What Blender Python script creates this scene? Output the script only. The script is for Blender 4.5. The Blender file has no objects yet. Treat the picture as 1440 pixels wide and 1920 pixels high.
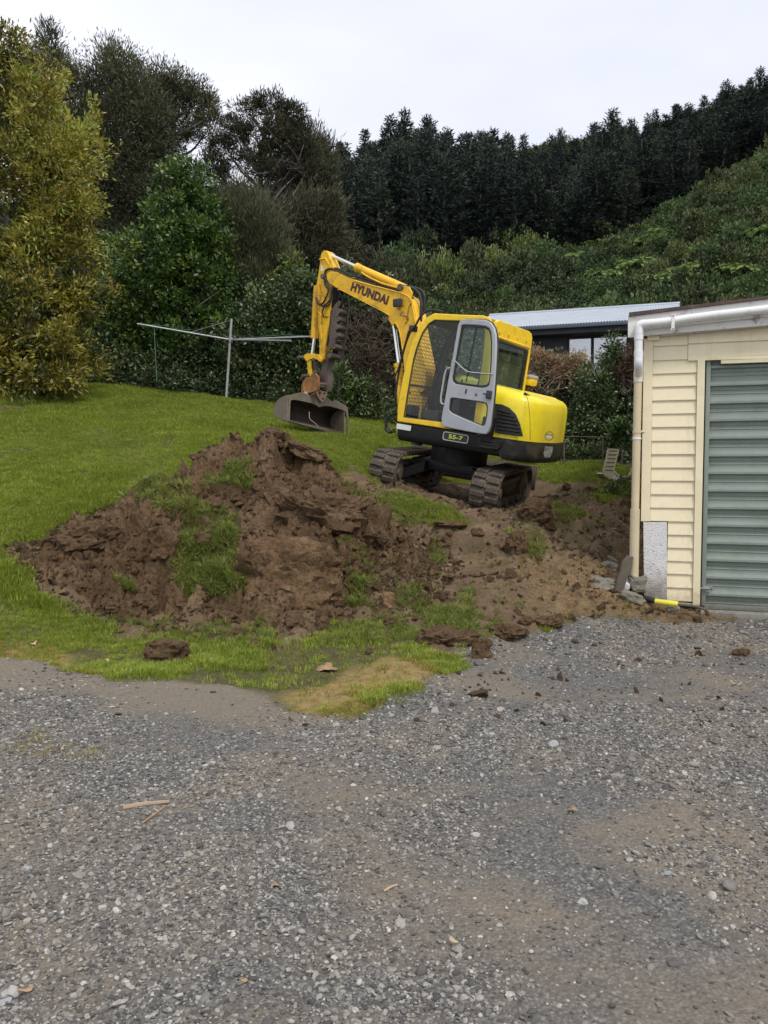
import bpy, bmesh, math, random
import numpy as np
from mathutils import Vector, Matrix

random.seed(7); RNG = np.random.default_rng(7)
SC = bpy.context.scene
COL = SC.collection
R_ = math.radians

# ------------------------------------------------------------------ camera, world, sun, exposure
FPX = 1500.0; PITCH = math.atan(80 / 1500.0)
cd = bpy.data.cameras.new('camera'); cam = bpy.data.objects.new('camera', cd); COL.objects.link(cam)
cd.sensor_fit = 'VERTICAL'; cd.sensor_height = 24; cd.sensor_width = 18
cd.lens = FPX / 1920 * 24; cd.clip_start = 0.05; cd.clip_end = 2000
cam.location = (0, 0, 1.5); cam.rotation_euler = (math.pi / 2 - PITCH, 0, 0)
SC.camera = cam

SUN_EL, SUN_AZ = R_(52), R_(150)       # direction the light comes from (azimuth clockwise from +Y)
w = bpy.data.worlds.new('World'); SC.world = w; w.use_nodes = True
nt = w.node_tree; N = nt.nodes; Lk = nt.links; N.clear()
out = N.new('ShaderNodeOutputWorld'); bg = N.new('ShaderNodeBackground'); bg.inputs['Strength'].default_value = 0.1
sky = N.new('ShaderNodeTexSky'); sky.sky_type = 'NISHITA'; sky.sun_disc = False
sky.sun_elevation = SUN_EL; sky.sun_rotation = SUN_AZ; sky.air_density = 1.0; sky.dust_density = 2.0
tc = N.new('ShaderNodeTexCoord'); mp = N.new('ShaderNodeMapping'); mp.inputs['Scale'].default_value = (1.0, 1.0, 2.6)
mp.inputs['Location'].default_value = (3.1, 0.4, 0.2)
cn = N.new('ShaderNodeTexNoise'); cn.inputs['Scale'].default_value = 1.3; cn.inputs['Detail'].default_value = 5; cn.inputs['Roughness'].default_value = 0.45
cr = N.new('ShaderNodeValToRGB')
cr.color_ramp.elements[0].position = 0.30; cr.color_ramp.elements[0].color = (5.9, 6.15, 7.0, 1)
cr.color_ramp.elements[1].position = 0.68; cr.color_ramp.elements[1].color = (9.1, 9.15, 9.4, 1)
mx = N.new('ShaderNodeMix'); mx.data_type = 'RGBA'; mx.inputs[0].default_value = 0.92
Lk.new(tc.outputs['Generated'], mp.inputs['Vector']); Lk.new(mp.outputs[0], cn.inputs['Vector']); Lk.new(cn.outputs['Fac'], cr.inputs[0])
Lk.new(sky.outputs[0], mx.inputs[6]); Lk.new(cr.outputs[0], mx.inputs[7]); Lk.new(mx.outputs[2], bg.inputs['Color']); Lk.new(bg.outputs[0], out.inputs['Surface'])

sd = bpy.data.lights.new('sun', 'SUN'); sd.energy = 1.5; sd.angle = R_(12); sd.color = (1.0, 0.95, 0.87)
sun = bpy.data.objects.new('sun', sd); COL.objects.link(sun)
dv = Vector((math.sin(SUN_AZ) * math.cos(SUN_EL), math.cos(SUN_AZ) * math.cos(SUN_EL), math.sin(SUN_EL)))
sun.rotation_euler = dv.to_track_quat('Z', 'Y').to_euler()
SC.view_settings.view_transform = 'Standard'; SC.view_settings.look = 'None'
SC.view_settings.exposure = 0.56; SC.view_settings.gamma = 1.0; SC.view_settings.use_curve_mapping = False
SC.render.resolution_x = 768; SC.render.resolution_y = 1024
SC.cycles.max_bounces = 6; SC.cycles.transparent_max_bounces = 12; SC.cycles.diffuse_bounces = 3; SC.cycles.glossy_bounces = 3

# ------------------------------------------------------------------ camera geometry: photo point + distance -> place
CAMP = np.array([0, 0, 1.5]); FWD = np.array([0, math.cos(PITCH), -math.sin(PITCH)]); UPV = np.array([0, math.sin(PITCH), math.cos(PITCH)])
def ray(px, py): return FWD + (px - 720) / FPX * np.array([1., 0, 0]) - (py - 960) / FPX * UPV
def at(px, py, Y):
    d = ray(px, py); return CAMP + d * (Y / d[1])
def on_plane(px, py, P0, n):
    d = ray(px, py); return CAMP + d * (((P0 - CAMP) @ n) / (d @ n))

# ------------------------------------------------------------------ numpy noise
def _h(ix, iy, iz, s):
    h = (ix * 374761393 + iy * 668265263 + iz * 1274126177 + s * 974634777) & 0xffffffff
    h = ((h ^ (h >> 13)) * 1274126177) & 0xffffffff
    h = ((h ^ (h >> 16)) * 2246822519) & 0xffffffff
    return ((h ^ (h >> 15)) & 0xffffff) / 16777215.0
def vnoise(x, y, z=None, s=0):
    x = np.asarray(x, float); y = np.asarray(y, float); z = np.zeros_like(x) if z is None else np.asarray(z, float)
    ix, iy, iz = np.floor(x).astype(np.int64), np.floor(y).astype(np.int64), np.floor(z).astype(np.int64)
    fx, fy, fz = x - ix, y - iy, z - iz
    fx, fy, fz = [t * t * t * (t * (t * 6 - 15) + 10) for t in (fx, fy, fz)]
    r = 0
    for dx in (0, 1):
        for dy in (0, 1):
            for dz in (0, 1):
                r = r + _h(ix + dx, iy + dy, iz + dz, s) * (fx if dx else 1 - fx) * (fy if dy else 1 - fy) * (fz if dz else 1 - fz)
    return r * 2 - 1
def fbm(x, y, z=None, o=4, s=0, g=0.5):
    a, t, f = 1.0, 0, 1.0
    z = np.zeros_like(np.asarray(x, float)) if z is None else z
    for i in range(o):
        t = t + a * vnoise(x * f + 13.7 * i, y * f - 7.1 * i, z * f, s + i); a *= g; f *= 2.03
    return t
def facets(x, y, s=0, jit=.95):
    """every cell a tilted flat face, like broken lumps of clay"""
    ix, iy = np.floor(x).astype(np.int64), np.floor(y).astype(np.int64); best = np.full(x.shape, -9.)
    z0 = np.zeros_like(ix)
    for dx in (-1, 0, 1):
        for dy in (-1, 0, 1):
            cx, cy = ix + dx, iy + dy
            ax_ = x - (cx + .5 + jit * (_h(cx, cy, z0, s) - .5)); ay_ = y - (cy + .5 + jit * (_h(cx, cy, z0, s + 5) - .5))
            q = _h(cx, cy, z0, s + 9) - .5; tx, ty = (_h(cx, cy, z0, s + 11) - .5) * 1.6, (_h(cx, cy, z0, s + 13) - .5) * 1.6
            pl = q + ax_ * tx + ay_ * ty - np.maximum(0, np.maximum(np.abs(ax_ + .3 * ay_), np.abs(ay_ - .3 * ax_)) - .42) * 5
            best = np.maximum(best, pl)
    return best
def cells(x, y, s=0, jit=0.9):
    """distance to nearest cell point, to the border, and the cell's random value"""
    ix, iy = np.floor(x).astype(np.int64), np.floor(y).astype(np.int64)
    d1 = np.full(x.shape, 9.); d2 = np.full(x.shape, 9.); v = np.zeros(x.shape)
    for dx in (-1, 0, 1):
        for dy in (-1, 0, 1):
            cx, cy = ix + dx, iy + dy
            z0 = np.zeros_like(cx)
            px = cx + .5 + jit * (_h(cx, cy, z0, s) - .5); py = cy + .5 + jit * (_h(cx, cy, z0, s + 5) - .5)
            d = np.hypot(px - x, py - y); c = d < d1
            d2 = np.where(c, d1, np.minimum(d2, d)); v = np.where(c, _h(cx, cy, z0, s + 9), v); d1 = np.where(c, d, d1)
    return d1, d2 - d1, v
def sstep(a, b, x):
    t = np.clip((x - a) / (b - a), 0, 1); return t * t * (3 - 2 * t)

# ------------------------------------------------------------------ object helpers
def link(o, parent=None):
    COL.objects.link(o)
    if parent is not None: o.parent = parent
    return o
def tag(o, label=None, cat=None, group=None, kind=None):
    if label: o['label'] = label
    if cat: o['category'] = cat
    if group: o['group'] = group
    if kind: o['kind'] = kind
    return o
def empty(name, loc=(0, 0, 0), mat=None, parent=None):
    o = bpy.data.objects.new(name, None); o.empty_display_size = 0.2; link(o, parent)
    if mat is not None: o.matrix_world = mat
    else: o.location = loc
    return o
def np_mesh(name, V, Fc, mats=(), smooth=True, attrs=None, midx=None):
    """V (n,3); Fc list of index arrays (k,m) of the same or different m"""
    me = bpy.data.meshes.new(name); V = np.asarray(V, np.float32)
    if isinstance(Fc, np.ndarray): Fc = [Fc]
    me.vertices.add(len(V)); me.vertices.foreach_set('co', V.ravel())
    tot = sum(f.size for f in Fc); nf = sum(len(f) for f in Fc)
    me.loops.add(tot); me.polygons.add(nf)
    me.loops.foreach_set('vertex_index', np.concatenate([f.ravel() for f in Fc]).astype(np.int32))
    sizes = np.concatenate([np.full(len(f), f.shape[1]) for f in Fc])
    me.polygons.foreach_set('loop_start', np.concatenate([[0], np.cumsum(sizes)[:-1]]).astype(np.int32))
    me.polygons.foreach_set('use_smooth', np.full(nf, smooth))
    for m in mats: me.materials.append(m)
    if midx is not None: me.polygons.foreach_set('material_index', np.asarray(midx, np.int32))
    if attrs:
        for k, a in attrs.items():
            at_ = me.attributes.new(k, 'FLOAT', 'POINT'); at_.data.foreach_set('value', np.asarray(a, np.float32))
    me.update(calc_edges=True); me.validate()
    return me
def obj(name, me, parent=None):
    return link(bpy.data.objects.new(name, me), parent)
def bm_obj(name, bm, m, parent=None, smooth=False, angle=None):
    me = bpy.data.meshes.new(name); bm.normal_update(); bm.to_mesh(me); bm.free()
    for mm in (m if isinstance(m, (list, tuple)) else [m]): me.materials.append(mm)
    if smooth or angle:
        for p in me.polygons: p.use_smooth = True
        if angle: me.set_sharp_from_angle(angle=R_(angle))
    return obj(name, me, parent)
def b_box(bm, c, s, M=None, bevel=0.0):
    r = bmesh.ops.create_cube(bm, size=1.0)
    vs = r['verts']
    for v in vs: v.co = Vector((v.co.x * s[0], v.co.y * s[1], v.co.z * s[2]))
    if bevel > 0:
        es = list({e for v in vs for e in v.link_edges})
        rb = bmesh.ops.bevel(bm, geom=es, offset=bevel, segments=2, affect='EDGES', profile=0.6)
        vs = list({v for v in rb['verts']} | {v for v in vs if v.is_valid})
    T = Matrix.Translation(Vector(c)); 
    if M is not None: T = T @ M.to_4x4()
    for v in vs: v.co = T @ v.co
def box(name, c, s, m, parent=None, M=None, bevel=0.006):
    bm = bmesh.new(); b_box(bm, c, s, M, bevel); return bm_obj(name, bm, m, parent, angle=35 if bevel else None)
def b_tube(bm, pts, r, n=10, cap=True, rend=None):
    pts = [Vector(p) for p in pts]; k = len(pts); rings = []
    rs = r if isinstance(r, (list, tuple, np.ndarray)) else [r + ((rend if rend is not None else r) - r) * i / max(1, k - 1) for i in range(k)]
    up = None
    for i, p in enumerate(pts):
        t = (pts[min(i + 1, k - 1)] - pts[max(i - 1, 0)]).normalized()
        if up is None:
            up = Vector((0, 0, 1)) if abs(t.z) < .9 else Vector((1, 0, 0))
        a = t.cross(up); a = a.normalized() if a.length > 1e-6 else t.orthogonal().normalized(); b = a.cross(t).normalized(); up = b
        rings.append([bm.verts.new(p + (a * math.cos(2 * math.pi * j / n) + b * math.sin(2 * math.pi * j / n)) * rs[i]) for j in range(n)])
    for i in range(k - 1):
        for j in range(n):
            bm.faces.new((rings[i][j], rings[i][(j + 1) % n], rings[i + 1][(j + 1) % n], rings[i + 1][j]))
    if cap:
        bm.faces.new(rings[0][::-1]); bm.faces.new(rings[-1])
def tube(name, pts, r, m, parent=None, n=10, rend=None):
    bm = bmesh.new(); b_tube(bm, pts, r, n, True, rend); return bm_obj(name, bm, m, parent, angle=40)
def spline(pts, k=6):
    P = [Vector(p) for p in pts]; o = []
    Q = [P[0] * 2 - P[1]] + P + [P[-1] * 2 - P[-2]]
    for i in range(1, len(Q) - 2):
        a, b, c, d = Q[i - 1:i + 3]
        for j in range(k):
            t = j / k
            o.append(.5 * ((2 * b) + (c - a) * t + (2 * a - 5 * b + 4 * c - d) * t * t + (3 * b - a - 3 * c + d) * t ** 3))
    o.append(P[-1]); return o
def plate(name, outlines, o, ax, ay, th, m, parent=None, bevel=0.004, smooth_pts=False):
    """2-D outlines (first outer, rest holes) in the plane o + a*ax + b*ay, thickness th centred on it"""
    cu = bpy.data.curves.new(name, 'CURVE'); cu.dimensions = '2D'; cu.fill_mode = 'BOTH'
    cu.extrude = max(0.0005, th / 2 - bevel); cu.bevel_depth = bevel; cu.bevel_resolution = 1
    cu.offset = -bevel
    for ol in outlines:
        sp = cu.splines.new('POLY'); sp.points.add(len(ol) - 1); sp.use_cyclic_u = True
        for i, (a, b) in enumerate(ol): sp.points[i].co = (a, b, 0, 1)
    t = bpy.data.objects.new('tmp', cu); COL.objects.link(t)
    dg = bpy.context.evaluated_depsgraph_get()
    me = bpy.data.meshes.new_from_object(t.evaluated_get(dg)); bpy.data.objects.remove(t); bpy.data.curves.remove(cu)
    ax, ay = Vector(ax).normalized(), Vector(ay); ay = (ay - ax * ay.dot(ax)).normalized(); az = ax.cross(ay)
    M = Matrix((ax, ay, az)).transposed().to_4x4(); M.translation = Vector(o); me.transform(M)
    me.materials.clear(); me.materials.append(m)
    for p in me.polygons: p.use_smooth = True
    me.set_sharp_from_angle(angle=R_(35)); me.name = name
    return obj(name, me, parent)
def lettering(name, txt, o, ax, ay, size, m, parent, sx=1.0, depth=0.001, bold=0.0, shear=0.0, spacing=1.0):
    cu = bpy.data.curves.new(name, 'FONT'); cu.body = txt; cu.size = size; cu.extrude = depth; cu.align_x = 'CENTER'; cu.align_y = 'CENTER'
    cu.offset = bold; cu.shear = shear; cu.space_character = spacing
    t = bpy.data.objects.new('tmp', cu); COL.objects.link(t)
    dg = bpy.context.evaluated_depsgraph_get(); me = bpy.data.meshes.new_from_object(t.evaluated_get(dg))
    bpy.data.objects.remove(t); bpy.data.curves.remove(cu)
    ax, ay = Vector(ax).normalized(), Vector(ay); ay = (ay - ax * ay.dot(ax)).normalized(); az = ax.cross(ay)
    M = Matrix((ax * sx, ay, az)).transposed().to_4x4(); M.translation = Vector(o); me.transform(M)
    me.materials.clear(); me.materials.append(m)
    return obj(name, me, parent)
def children(o): return [c for c in bpy.data.objects if c.parent == o]
def copy_tree(o, parent=None):
    c = o.copy(); COL.objects.link(c)
    if parent is not None: c.parent = parent
    for ch in CH.get(o.name, []): copy_tree(ch, c)
    return c
CH = {}
def remember(o):
    for ch in o.children: CH.setdefault(o.name, []).append(ch); remember(ch)

# ------------------------------------------------------------------ materials
def nodes(name):
    m = bpy.data.materials.new(name); m.use_nodes = True; t = m.node_tree; t.nodes.clear()
    o = t.nodes.new('ShaderNodeOutputMaterial'); p = t.nodes.new('ShaderNodeBsdfPrincipled'); t.links.new(p.outputs[0], o.inputs[0])
    return m, t, p, o
def nz(t, scale, detail=4, rough=.55, vec=None, dist=0.0):
    n = t.nodes.new('ShaderNodeTexNoise'); n.inputs['Scale'].default_value = scale; n.inputs['Detail'].default_value = detail
    n.inputs['Roughness'].default_value = rough; n.inputs['Distortion'].default_value = dist
    if vec is not None: t.links.new(vec, n.inputs['Vector'])
    return n.outputs['Fac']
def ramp(t, src, stops, interp='LINEAR'):
    r = t.nodes.new('ShaderNodeValToRGB'); r.color_ramp.interpolation = interp
    e = r.color_ramp.elements
    while len(e) < len(stops): e.new(.5)
    for i, (p, c) in enumerate(stops):
        e[i].position = p; e[i].color = tuple(c) + (1,) if len(c) == 3 else c
    t.links.new(src, r.inputs[0]); return r.outputs[0]
def sc(v): return (v, v, v)
def mixc(t, f, a, b, mode='MIX'):
    n = t.nodes.new('ShaderNodeMix'); n.data_type = 'RGBA'; n.blend_type = mode
    for s, k in ((f, 0), (a, 6), (b, 7)):
        if isinstance(s, (int, float)): n.inputs[k].default_value = s
        elif isinstance(s, tuple): n.inputs[k].default_value = s + (1,) if len(s) == 3 else s
        else: t.links.new(s, n.inputs[k])
    return n.outputs[2]
def mth(t, op, a, b=None, clamp=False):
    n = t.nodes.new('ShaderNodeMath'); n.operation = op; n.use_clamp = clamp
    for i, s in enumerate((a, b)):
        if s is None: continue
        if isinstance(s, (int, float)): n.inputs[i].default_value = s
        else: t.links.new(s, n.inputs[i])
    return n.outputs[0]
def bump(t, p, src, strength, dist=0.01):
    b = t.nodes.new('ShaderNodeBump'); b.inputs['Strength'].default_value = strength; b.inputs['Distance'].default_value = dist
    t.links.new(src, b.inputs['Height']); t.links.new(b.outputs[0], p.inputs['Normal'])
def objco(t):
    n = t.nodes.new('ShaderNodeTexCoord'); return n.outputs['Object']
def attr(t, name):
    n = t.nodes.new('ShaderNodeAttribute'); n.attribute_name = name; return n.outputs['Fac']
def paint(name, c, rough=.4, c2=None, dirt=None, dirt_amt=.3, dscale=6., metal=0., bmp=.05, bscale=60., spec=.5, coat=0., lo=.52, hi=.72):
    m, t, p, o = nodes(name); co = objco(t)
    c2 = c2 or tuple(x * .85 for x in c)
    col = mixc(t, ramp(t, nz(t, 2.3, 5, .6, co), [(.35, sc(0)), (.65, sc(1))]), c, c2)
    if dirt:
        f = ramp(t, nz(t, dscale, 8, .68, co, .4), [(lo, sc(0)), (hi, sc(dirt_amt))])
        col = mixc(t, f, col, dirt)
        f2 = ramp(t, nz(t, dscale * 9, 4, .7, co), [(lo + .08, sc(0)), (hi + .05, sc(min(1, dirt_amt * 1.2)))])
        col = mixc(t, f2, col, dirt)
    t.links.new(col, p.inputs['Base Color'])
    rg = ramp(t, nz(t, dscale * 1.7, 5, .6, co), [(.3, sc(max(0, rough - .08))), (.7, sc(min(1, rough + .16)))]); t.links.new(rg, p.inputs['Roughness'])
    p.inputs['Metallic'].default_value = metal; p.inputs['Specular IOR Level'].default_value = spec
    if coat: p.inputs['Coat Weight'].default_value = coat; p.inputs['Coat Roughness'].default_value = .12
    if bmp: bump(t, p, nz(t, bscale, 4, .6, co), bmp, .005)
    return m
def leafmat(name, stops, rough=.5, trans=.25, spec=.4, hue=None, inst=0.0):
    """colour picked by the per-leaf 'tint' value"""
    m, t, p, o = nodes(name)
    tv = attr(t, 'tint')
    if inst: tv = mth(t, 'ADD', tv, mth(t, 'MULTIPLY', mth(t, 'SUBTRACT', t.nodes.new('ShaderNodeObjectInfo').outputs['Random'], .5), inst), True)
    c = ramp(t, tv, stops)
    n = t.nodes.new('ShaderNodeTexCoord'); v = nz(t, .9, 3, .6, n.outputs['Object'])
    c = mixc(t, ramp(t, v, [(.3, sc(0)), (.7, sc(.35))]), c, hue or tuple(x * .6 for x in stops[0][1]))
    t.links.new(c, p.inputs['Base Color']); p.inputs['Roughness'].default_value = rough; p.inputs['Specular IOR Level'].default_value = spec
    tr = t.nodes.new('ShaderNodeBsdfTranslucent'); t.links.new(c, tr.inputs[0]); ms = t.nodes.new('ShaderNodeMixShader'); ms.inputs[0].default_value = trans
    t.links.new(p.outputs[0], ms.inputs[1]); t.links.new(tr.outputs[0], ms.inputs[2]); t.links.new(ms.outputs[0], o.inputs[0])
    return m
def glassmat(name, tint=(.75, .85, .82), refl=.12, rough=.03, fk=.35):
    m, t, p, o = nodes(name); t.nodes.remove(p)
    tr = t.nodes.new('ShaderNodeBsdfTransparent'); tr.inputs[0].default_value = tint + (1,)
    gl = t.nodes.new('ShaderNodeBsdfGlossy'); gl.inputs['Roughness'].default_value = rough; gl.inputs[0].default_value = (1, 1, 1, 1)
    lw = t.nodes.new('ShaderNodeLayerWeight'); lw.inputs[0].default_value = .2
    f = mth(t, 'ADD', mth(t, 'MULTIPLY', lw.outputs['Fresnel'], fk), refl, True)
    ms = t.nodes.new('ShaderNodeMixShader'); t.links.new(f, ms.inputs[0]); t.links.new(tr.outputs[0], ms.inputs[1]); t.links.new(gl.outputs[0], ms.inputs[2]); t.links.new(ms.outputs[0], o.inputs[0])
    return m

SOIL = [(.25, (.045, .027, .017)), (.5, (.085, .053, .034)), (.75, (.14, .092, .06))]
MUD = (.11, .075, .05)
M = {}
M['boom'] = paint('boom_yellow', (.85, .50, .012), .44, (.74, .42, .012), (.20, .11, .04), .75, 5, bmp=.04, lo=.5, hi=.7)
M['cab'] = paint('cab_yellow', (.86, .58, .012), .38, (.80, .52, .012), (.26, .17, .07), .5, 7, bmp=.03, lo=.5, hi=.74)
M['cover'] = paint('cover_yellow', (.86, .72, .012), .36, (.80, .64, .014), (.38, .28, .10), .34, 7, bmp=.02, coat=.2, lo=.5, hi=.76)
M['blacksteel'] = paint('black_steel', (.006, .006, .008), .45, (.010, .010, .011), MUD, .30, 9, bmp=.1, lo=.6, hi=.8, spec=.35)
M['tailsteel'] = paint('scuffed_black_steel', (.010, .0095, .0095), .5, (.017, .015, .014), (.11, .09, .075), .6, 4, bmp=.2, bscale=25, lo=.5, hi=.7)
M['rubber'] = paint('track_rubber', (.030, .030, .030), .75, (.045, .042, .040), (.15, .115, .08), .8, 7, bmp=.35, bscale=35, spec=.25, lo=.42, hi=.62)
M['trackin'] = paint('muddy_track_steel', (.05, .042, .036), .8, (.08, .062, .048), (.16, .12, .09), .8, 12, bmp=.4, bscale=20, lo=.4, hi=.65)
M['doorgrey'] = paint('door_grey', (.41, .43, .46), .45, (.36, .38, .41), (.15, .13, .11), .3, 8, bmp=.02)
M['chrome'] = paint('cylinder_chrome', (.75, .76, .78), .18, metal=1, bmp=0)
M['hose'] = paint('black_hose', (.012, .012, .013), .5, dirt=MUD, dirt_amt=.4, bmp=.1)
M['interior'] = paint('cab_interior', (.02, .021, .023), .6, (.035, .035, .038), (.1, .085, .07), .3, 8)
M['rust'] = paint('rusty_ochre', (.42, .21, .05), .7, (.30, .13, .035), (.10, .05, .03), .8, 14, bmp=.5, bscale=30, lo=.42, hi=.62)
M['bucket'] = paint('bucket_steel', (.15, .115, .095), .62, (.20, .15, .125), (.10, .09, .055), .7, 5, bmp=.35, bscale=22, lo=.4, hi=.65)
M['bucketin'] = paint('bucket_muddy_inside', (.035, .025, .02), .8, (.055, .038, .028), (.10, .07, .045), .8, 7, bmp=.5, bscale=14, lo=.45, hi=.7)
M['brownsteel'] = paint('brown_worn_steel', (.075, .055, .045), .62, (.11, .08, .065), (.16, .13, .11), .6, 9, bmp=.4, bscale=28, lo=.5, hi=.7)
M['white'] = paint('white_plastic', (.75, .75, .73), .4, dirt=(.3, .27, .2), dirt_amt=.4)
M['decal'] = paint('maroon_decal', (.06, .008, .01), .4, bmp=0)
M['limetext'] = paint('lime_decal', (.75, .85, .05), .4, bmp=0)
M['greyline'] = paint('silver_line', (.55, .56, .56), .4, bmp=0)
M['glass'] = glassmat('tinted_cab_glass', (.70, .80, .75), .03)
M['rearglass'] = glassmat('tinted_rear_glass', (.62, .76, .70), .08)
M['clearglass'] = glassmat('clear_cab_glass', (.92, .94, .93), .01)
M['houseglass'] = glassmat('house_window_glass', (.8, .84, .86), .30, .03, .5)

# ================================================================== TERRAIN
CT = [  # photo x, photo y, distance (m)
 # flat yard
 *[(x, 880 + 1500 * 1.5 / Y, Y) for Y in (1.6, 2.2, 3, 4, 5) for x in (-900, -300, 200, 720, 1240, 1800, 2500)],
 (-300, 1246, 6.1), (0, 1240, 6.25), (150, 1250, 6.1), (300, 1265, 5.85), (450, 1290, 5.5), (690, 1345, 4.85), (800, 1270, 5.8), (900, 1215, 6.75),
 (1040, 1175, 7.6), (1150, 1168, 7.8), (1300, 1168, 7.8), (1440, 1165, 7.9), (1700, 1160, 8.0), (2200, 1150, 8.2),
 (200, 1170, 7.6), (400, 1185, 7.35), (560, 1200, 7.05), (700, 1180, 7.4),
 # lawn
 (-500, 1080, 7.6), (0, 1080, 7.9), (0, 960, 9.1), (0, 850, 11.2), (0, 760, 14), (0, 722, 16.5), (-500, 950, 9), (-500, 820, 12), (-500, 720, 17),
 (200, 1020, 8.7), (200, 930, 9.8), (200, 850, 11.3), (200, 775, 14), (200, 728, 17), (420, 900, 10.4), (420, 835, 11.9), (420, 780, 14.5), (420, 750, 17.5),
 (550, 793, 15.0), (515, 790, 15.0), (560, 840, 12.0), (560, 885, 10.9), (650, 824, 14.6), (700, 800, 16.5), (640, 876, 11.0), (600, 778, 17), (700, 792, 17.5), (740, 808, 16),
 (720, 835, 13.4), (690, 862, 12.0),
 # dug platform and track corridor
 (690, 910, 10.7), (745, 918, 10.5), (763, 917, 12.26), (804, 908, 13.28), (903, 966, 10.6), (937, 954, 11.75), (966, 941, 12.78), (850, 937, 11.9), (820, 930, 10.7), (940, 958, 10.25), (870, 955, 10.15), (870, 905, 14.2), (1010, 905, 13.4), (1100, 898, 13.2), (1040, 872, 15), (1120, 868, 15),
 (1060, 862, 17), (900, 868, 15.5), (1180, 885, 14.0), (760, 960, 9.9), (840, 1000, 9.3), (900, 1010, 9.2), (980, 960, 10.1), (1080, 930, 11.2), (1150, 935, 11.2), (1180, 990, 9.9),
 (760, 1040, 9.0), (860, 1080, 8.6), (950, 1070, 8.6), (1050, 1050, 8.7), (1120, 1040, 8.9), (900, 1140, 7.9), (1000, 1130, 7.95), (1080, 1120, 8.15), (1180, 1108, 8.3), (1210, 1132, 8.35), (1320, 1148, 8.15), (1440, 1156, 8.0),
 (1400, 1120, 9.5), (1700, 1090, 10), (1500, 1000, 13), (1300, 900, 14), (1800, 900, 16), (1300, 850, 18),
 # beyond
 (-200, 705, 22), (200, 712, 22), (500, 740, 22), (700, 760, 22), (900, 800, 22), (1100, 805, 22), (1400, 800, 24), (-600, 690, 30), (0, 690, 32), (400, 700, 32), (700, 720, 32), (1000, 740, 32), (1400, 730, 34), (1900, 740, 34),
 (700, 640, 60), (900, 640, 60), (1150, 610, 58), (1440, 575, 52), (1700, 520, 50), (740, 505, 105), (900, 490, 108), (1050, 480, 108), (1200, 480, 96), (1310, 400, 88), (1440, 320, 80), (1700, 220, 75),
 (620, 520, 100), (620, 430, 150), (900, 400, 160), (1100, 380, 160), (1250, 330, 150), (1440, 260, 125), (620, 380, 190), (900, 320, 210), (1200, 280, 200), (1440, 190, 170), (1800, 120, 150),
 (300, 560, 90), (0, 520, 90), (-400, 500, 90), (300, 460, 160), (0, 440, 160), (-400, 430, 160), (2200, 500, 60), (2200, 200, 120),
]
def _uv(x, y):
    yy = np.maximum(y, 1.5); return np.clip(x / yy, -1.7, 1.7) * 1.6, np.log(np.clip(yy, 1.5, 230)) * 1.3
_P = np.array([at(*c) for c in CT]); _u, _v = _uv(_P[:, 0], _P[:, 1]); _K = np.stack([_u, _v], 1)
def _phi(r): return r
_A = _phi(np.hypot(_K[:, None, 0] - _K[None, :, 0], _K[:, None, 1] - _K[None, :, 1])); NCT = len(_K)
_S = np.zeros((NCT + 3, NCT + 3)); _S[:NCT, :NCT] = _A - np.eye(NCT) * 0.010; _S[:NCT, NCT] = 1; _S[:NCT, NCT + 1:] = _K; _S[NCT, :NCT] = 1; _S[NCT + 1:, :NCT] = _K.T
_W = np.linalg.solve(_S, np.concatenate([np.arcsinh(_P[:, 2] / 2), np.zeros(3)]))
def base_h(x, y):
    x = np.asarray(x, float); y = np.asarray(y, float); sh = x.shape
    u, v = _uv(x.ravel(), y.ravel()); o = np.empty(u.size)
    for i in range(0, u.size, 20000):
        s = slice(i, i + 20000)
        A = _phi(np.hypot(u[s, None] - _K[None, :, 0], v[s, None] - _K[None, :, 1]))
        o[s] = A @ _W[:NCT] + _W[NCT] + u[s] * _W[NCT + 1] + v[s] * _W[NCT + 2]
    z = 2 * np.sinh(o)
    yard = sstep(5.6, 4.6, y.ravel()); z = z * (1 - yard)
    return z.reshape(sh)
# cache the base height on a fine grid near the camera for fast look-up
_gx = np.arange(-14, 14.01, .1); _gy = np.arange(0, 26.01, .1); _GZ = base_h(*np.meshgrid(_gx, _gy))
# soften creases of the interpolation
for _ in range(3):
    _Q = np.pad(_GZ, 1, mode='edge'); _GZ = (_Q[:-2, 1:-1] + _Q[2:, 1:-1] + _Q[1:-1, :-2] + _Q[1:-1, 2:] + 4 * _Q[1:-1, 1:-1]) / 8
def H0(x, y):
    x = np.asarray(x, float); y = np.asarray(y, float)
    inside = (x > -13.9) & (x < 13.9) & (y > .1) & (y < 25.8)
    fx = np.clip((x + 14) / .1, 0, len(_gx) - 1.001); fy = np.clip(y / .1, 0, len(_gy) - 1.001)
    ix, iy = fx.astype(int), fy.astype(int); fx, fy = fx - ix, fy - iy
    z = (_GZ[iy, ix] * (1 - fx) + _GZ[iy, ix + 1] * fx) * (1 - fy) + (_GZ[iy + 1, ix] * (1 - fx) + _GZ[iy + 1, ix + 1] * fx) * fy
    if not np.all(inside):
        z = np.array(z); m = ~inside; z[m] = base_h(x[m], y[m])
    return z
def hit(px, py, f=None):
    f = f or H0; d = ray(px, py); d = d / d[1]
    t = np.concatenate([np.arange(1.5, 25, .05), np.arange(25, 250, .5)]); P = CAMP + t[:, None] * d
    below = P[:, 2] < f(P[:, 0], P[:, 1]); i = int(np.argmax(below)) if below.any() else len(t) - 1
    return P[i]
def world_poly(pts): return np.array([hit(a, b)[:2] for a, b in pts])
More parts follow.
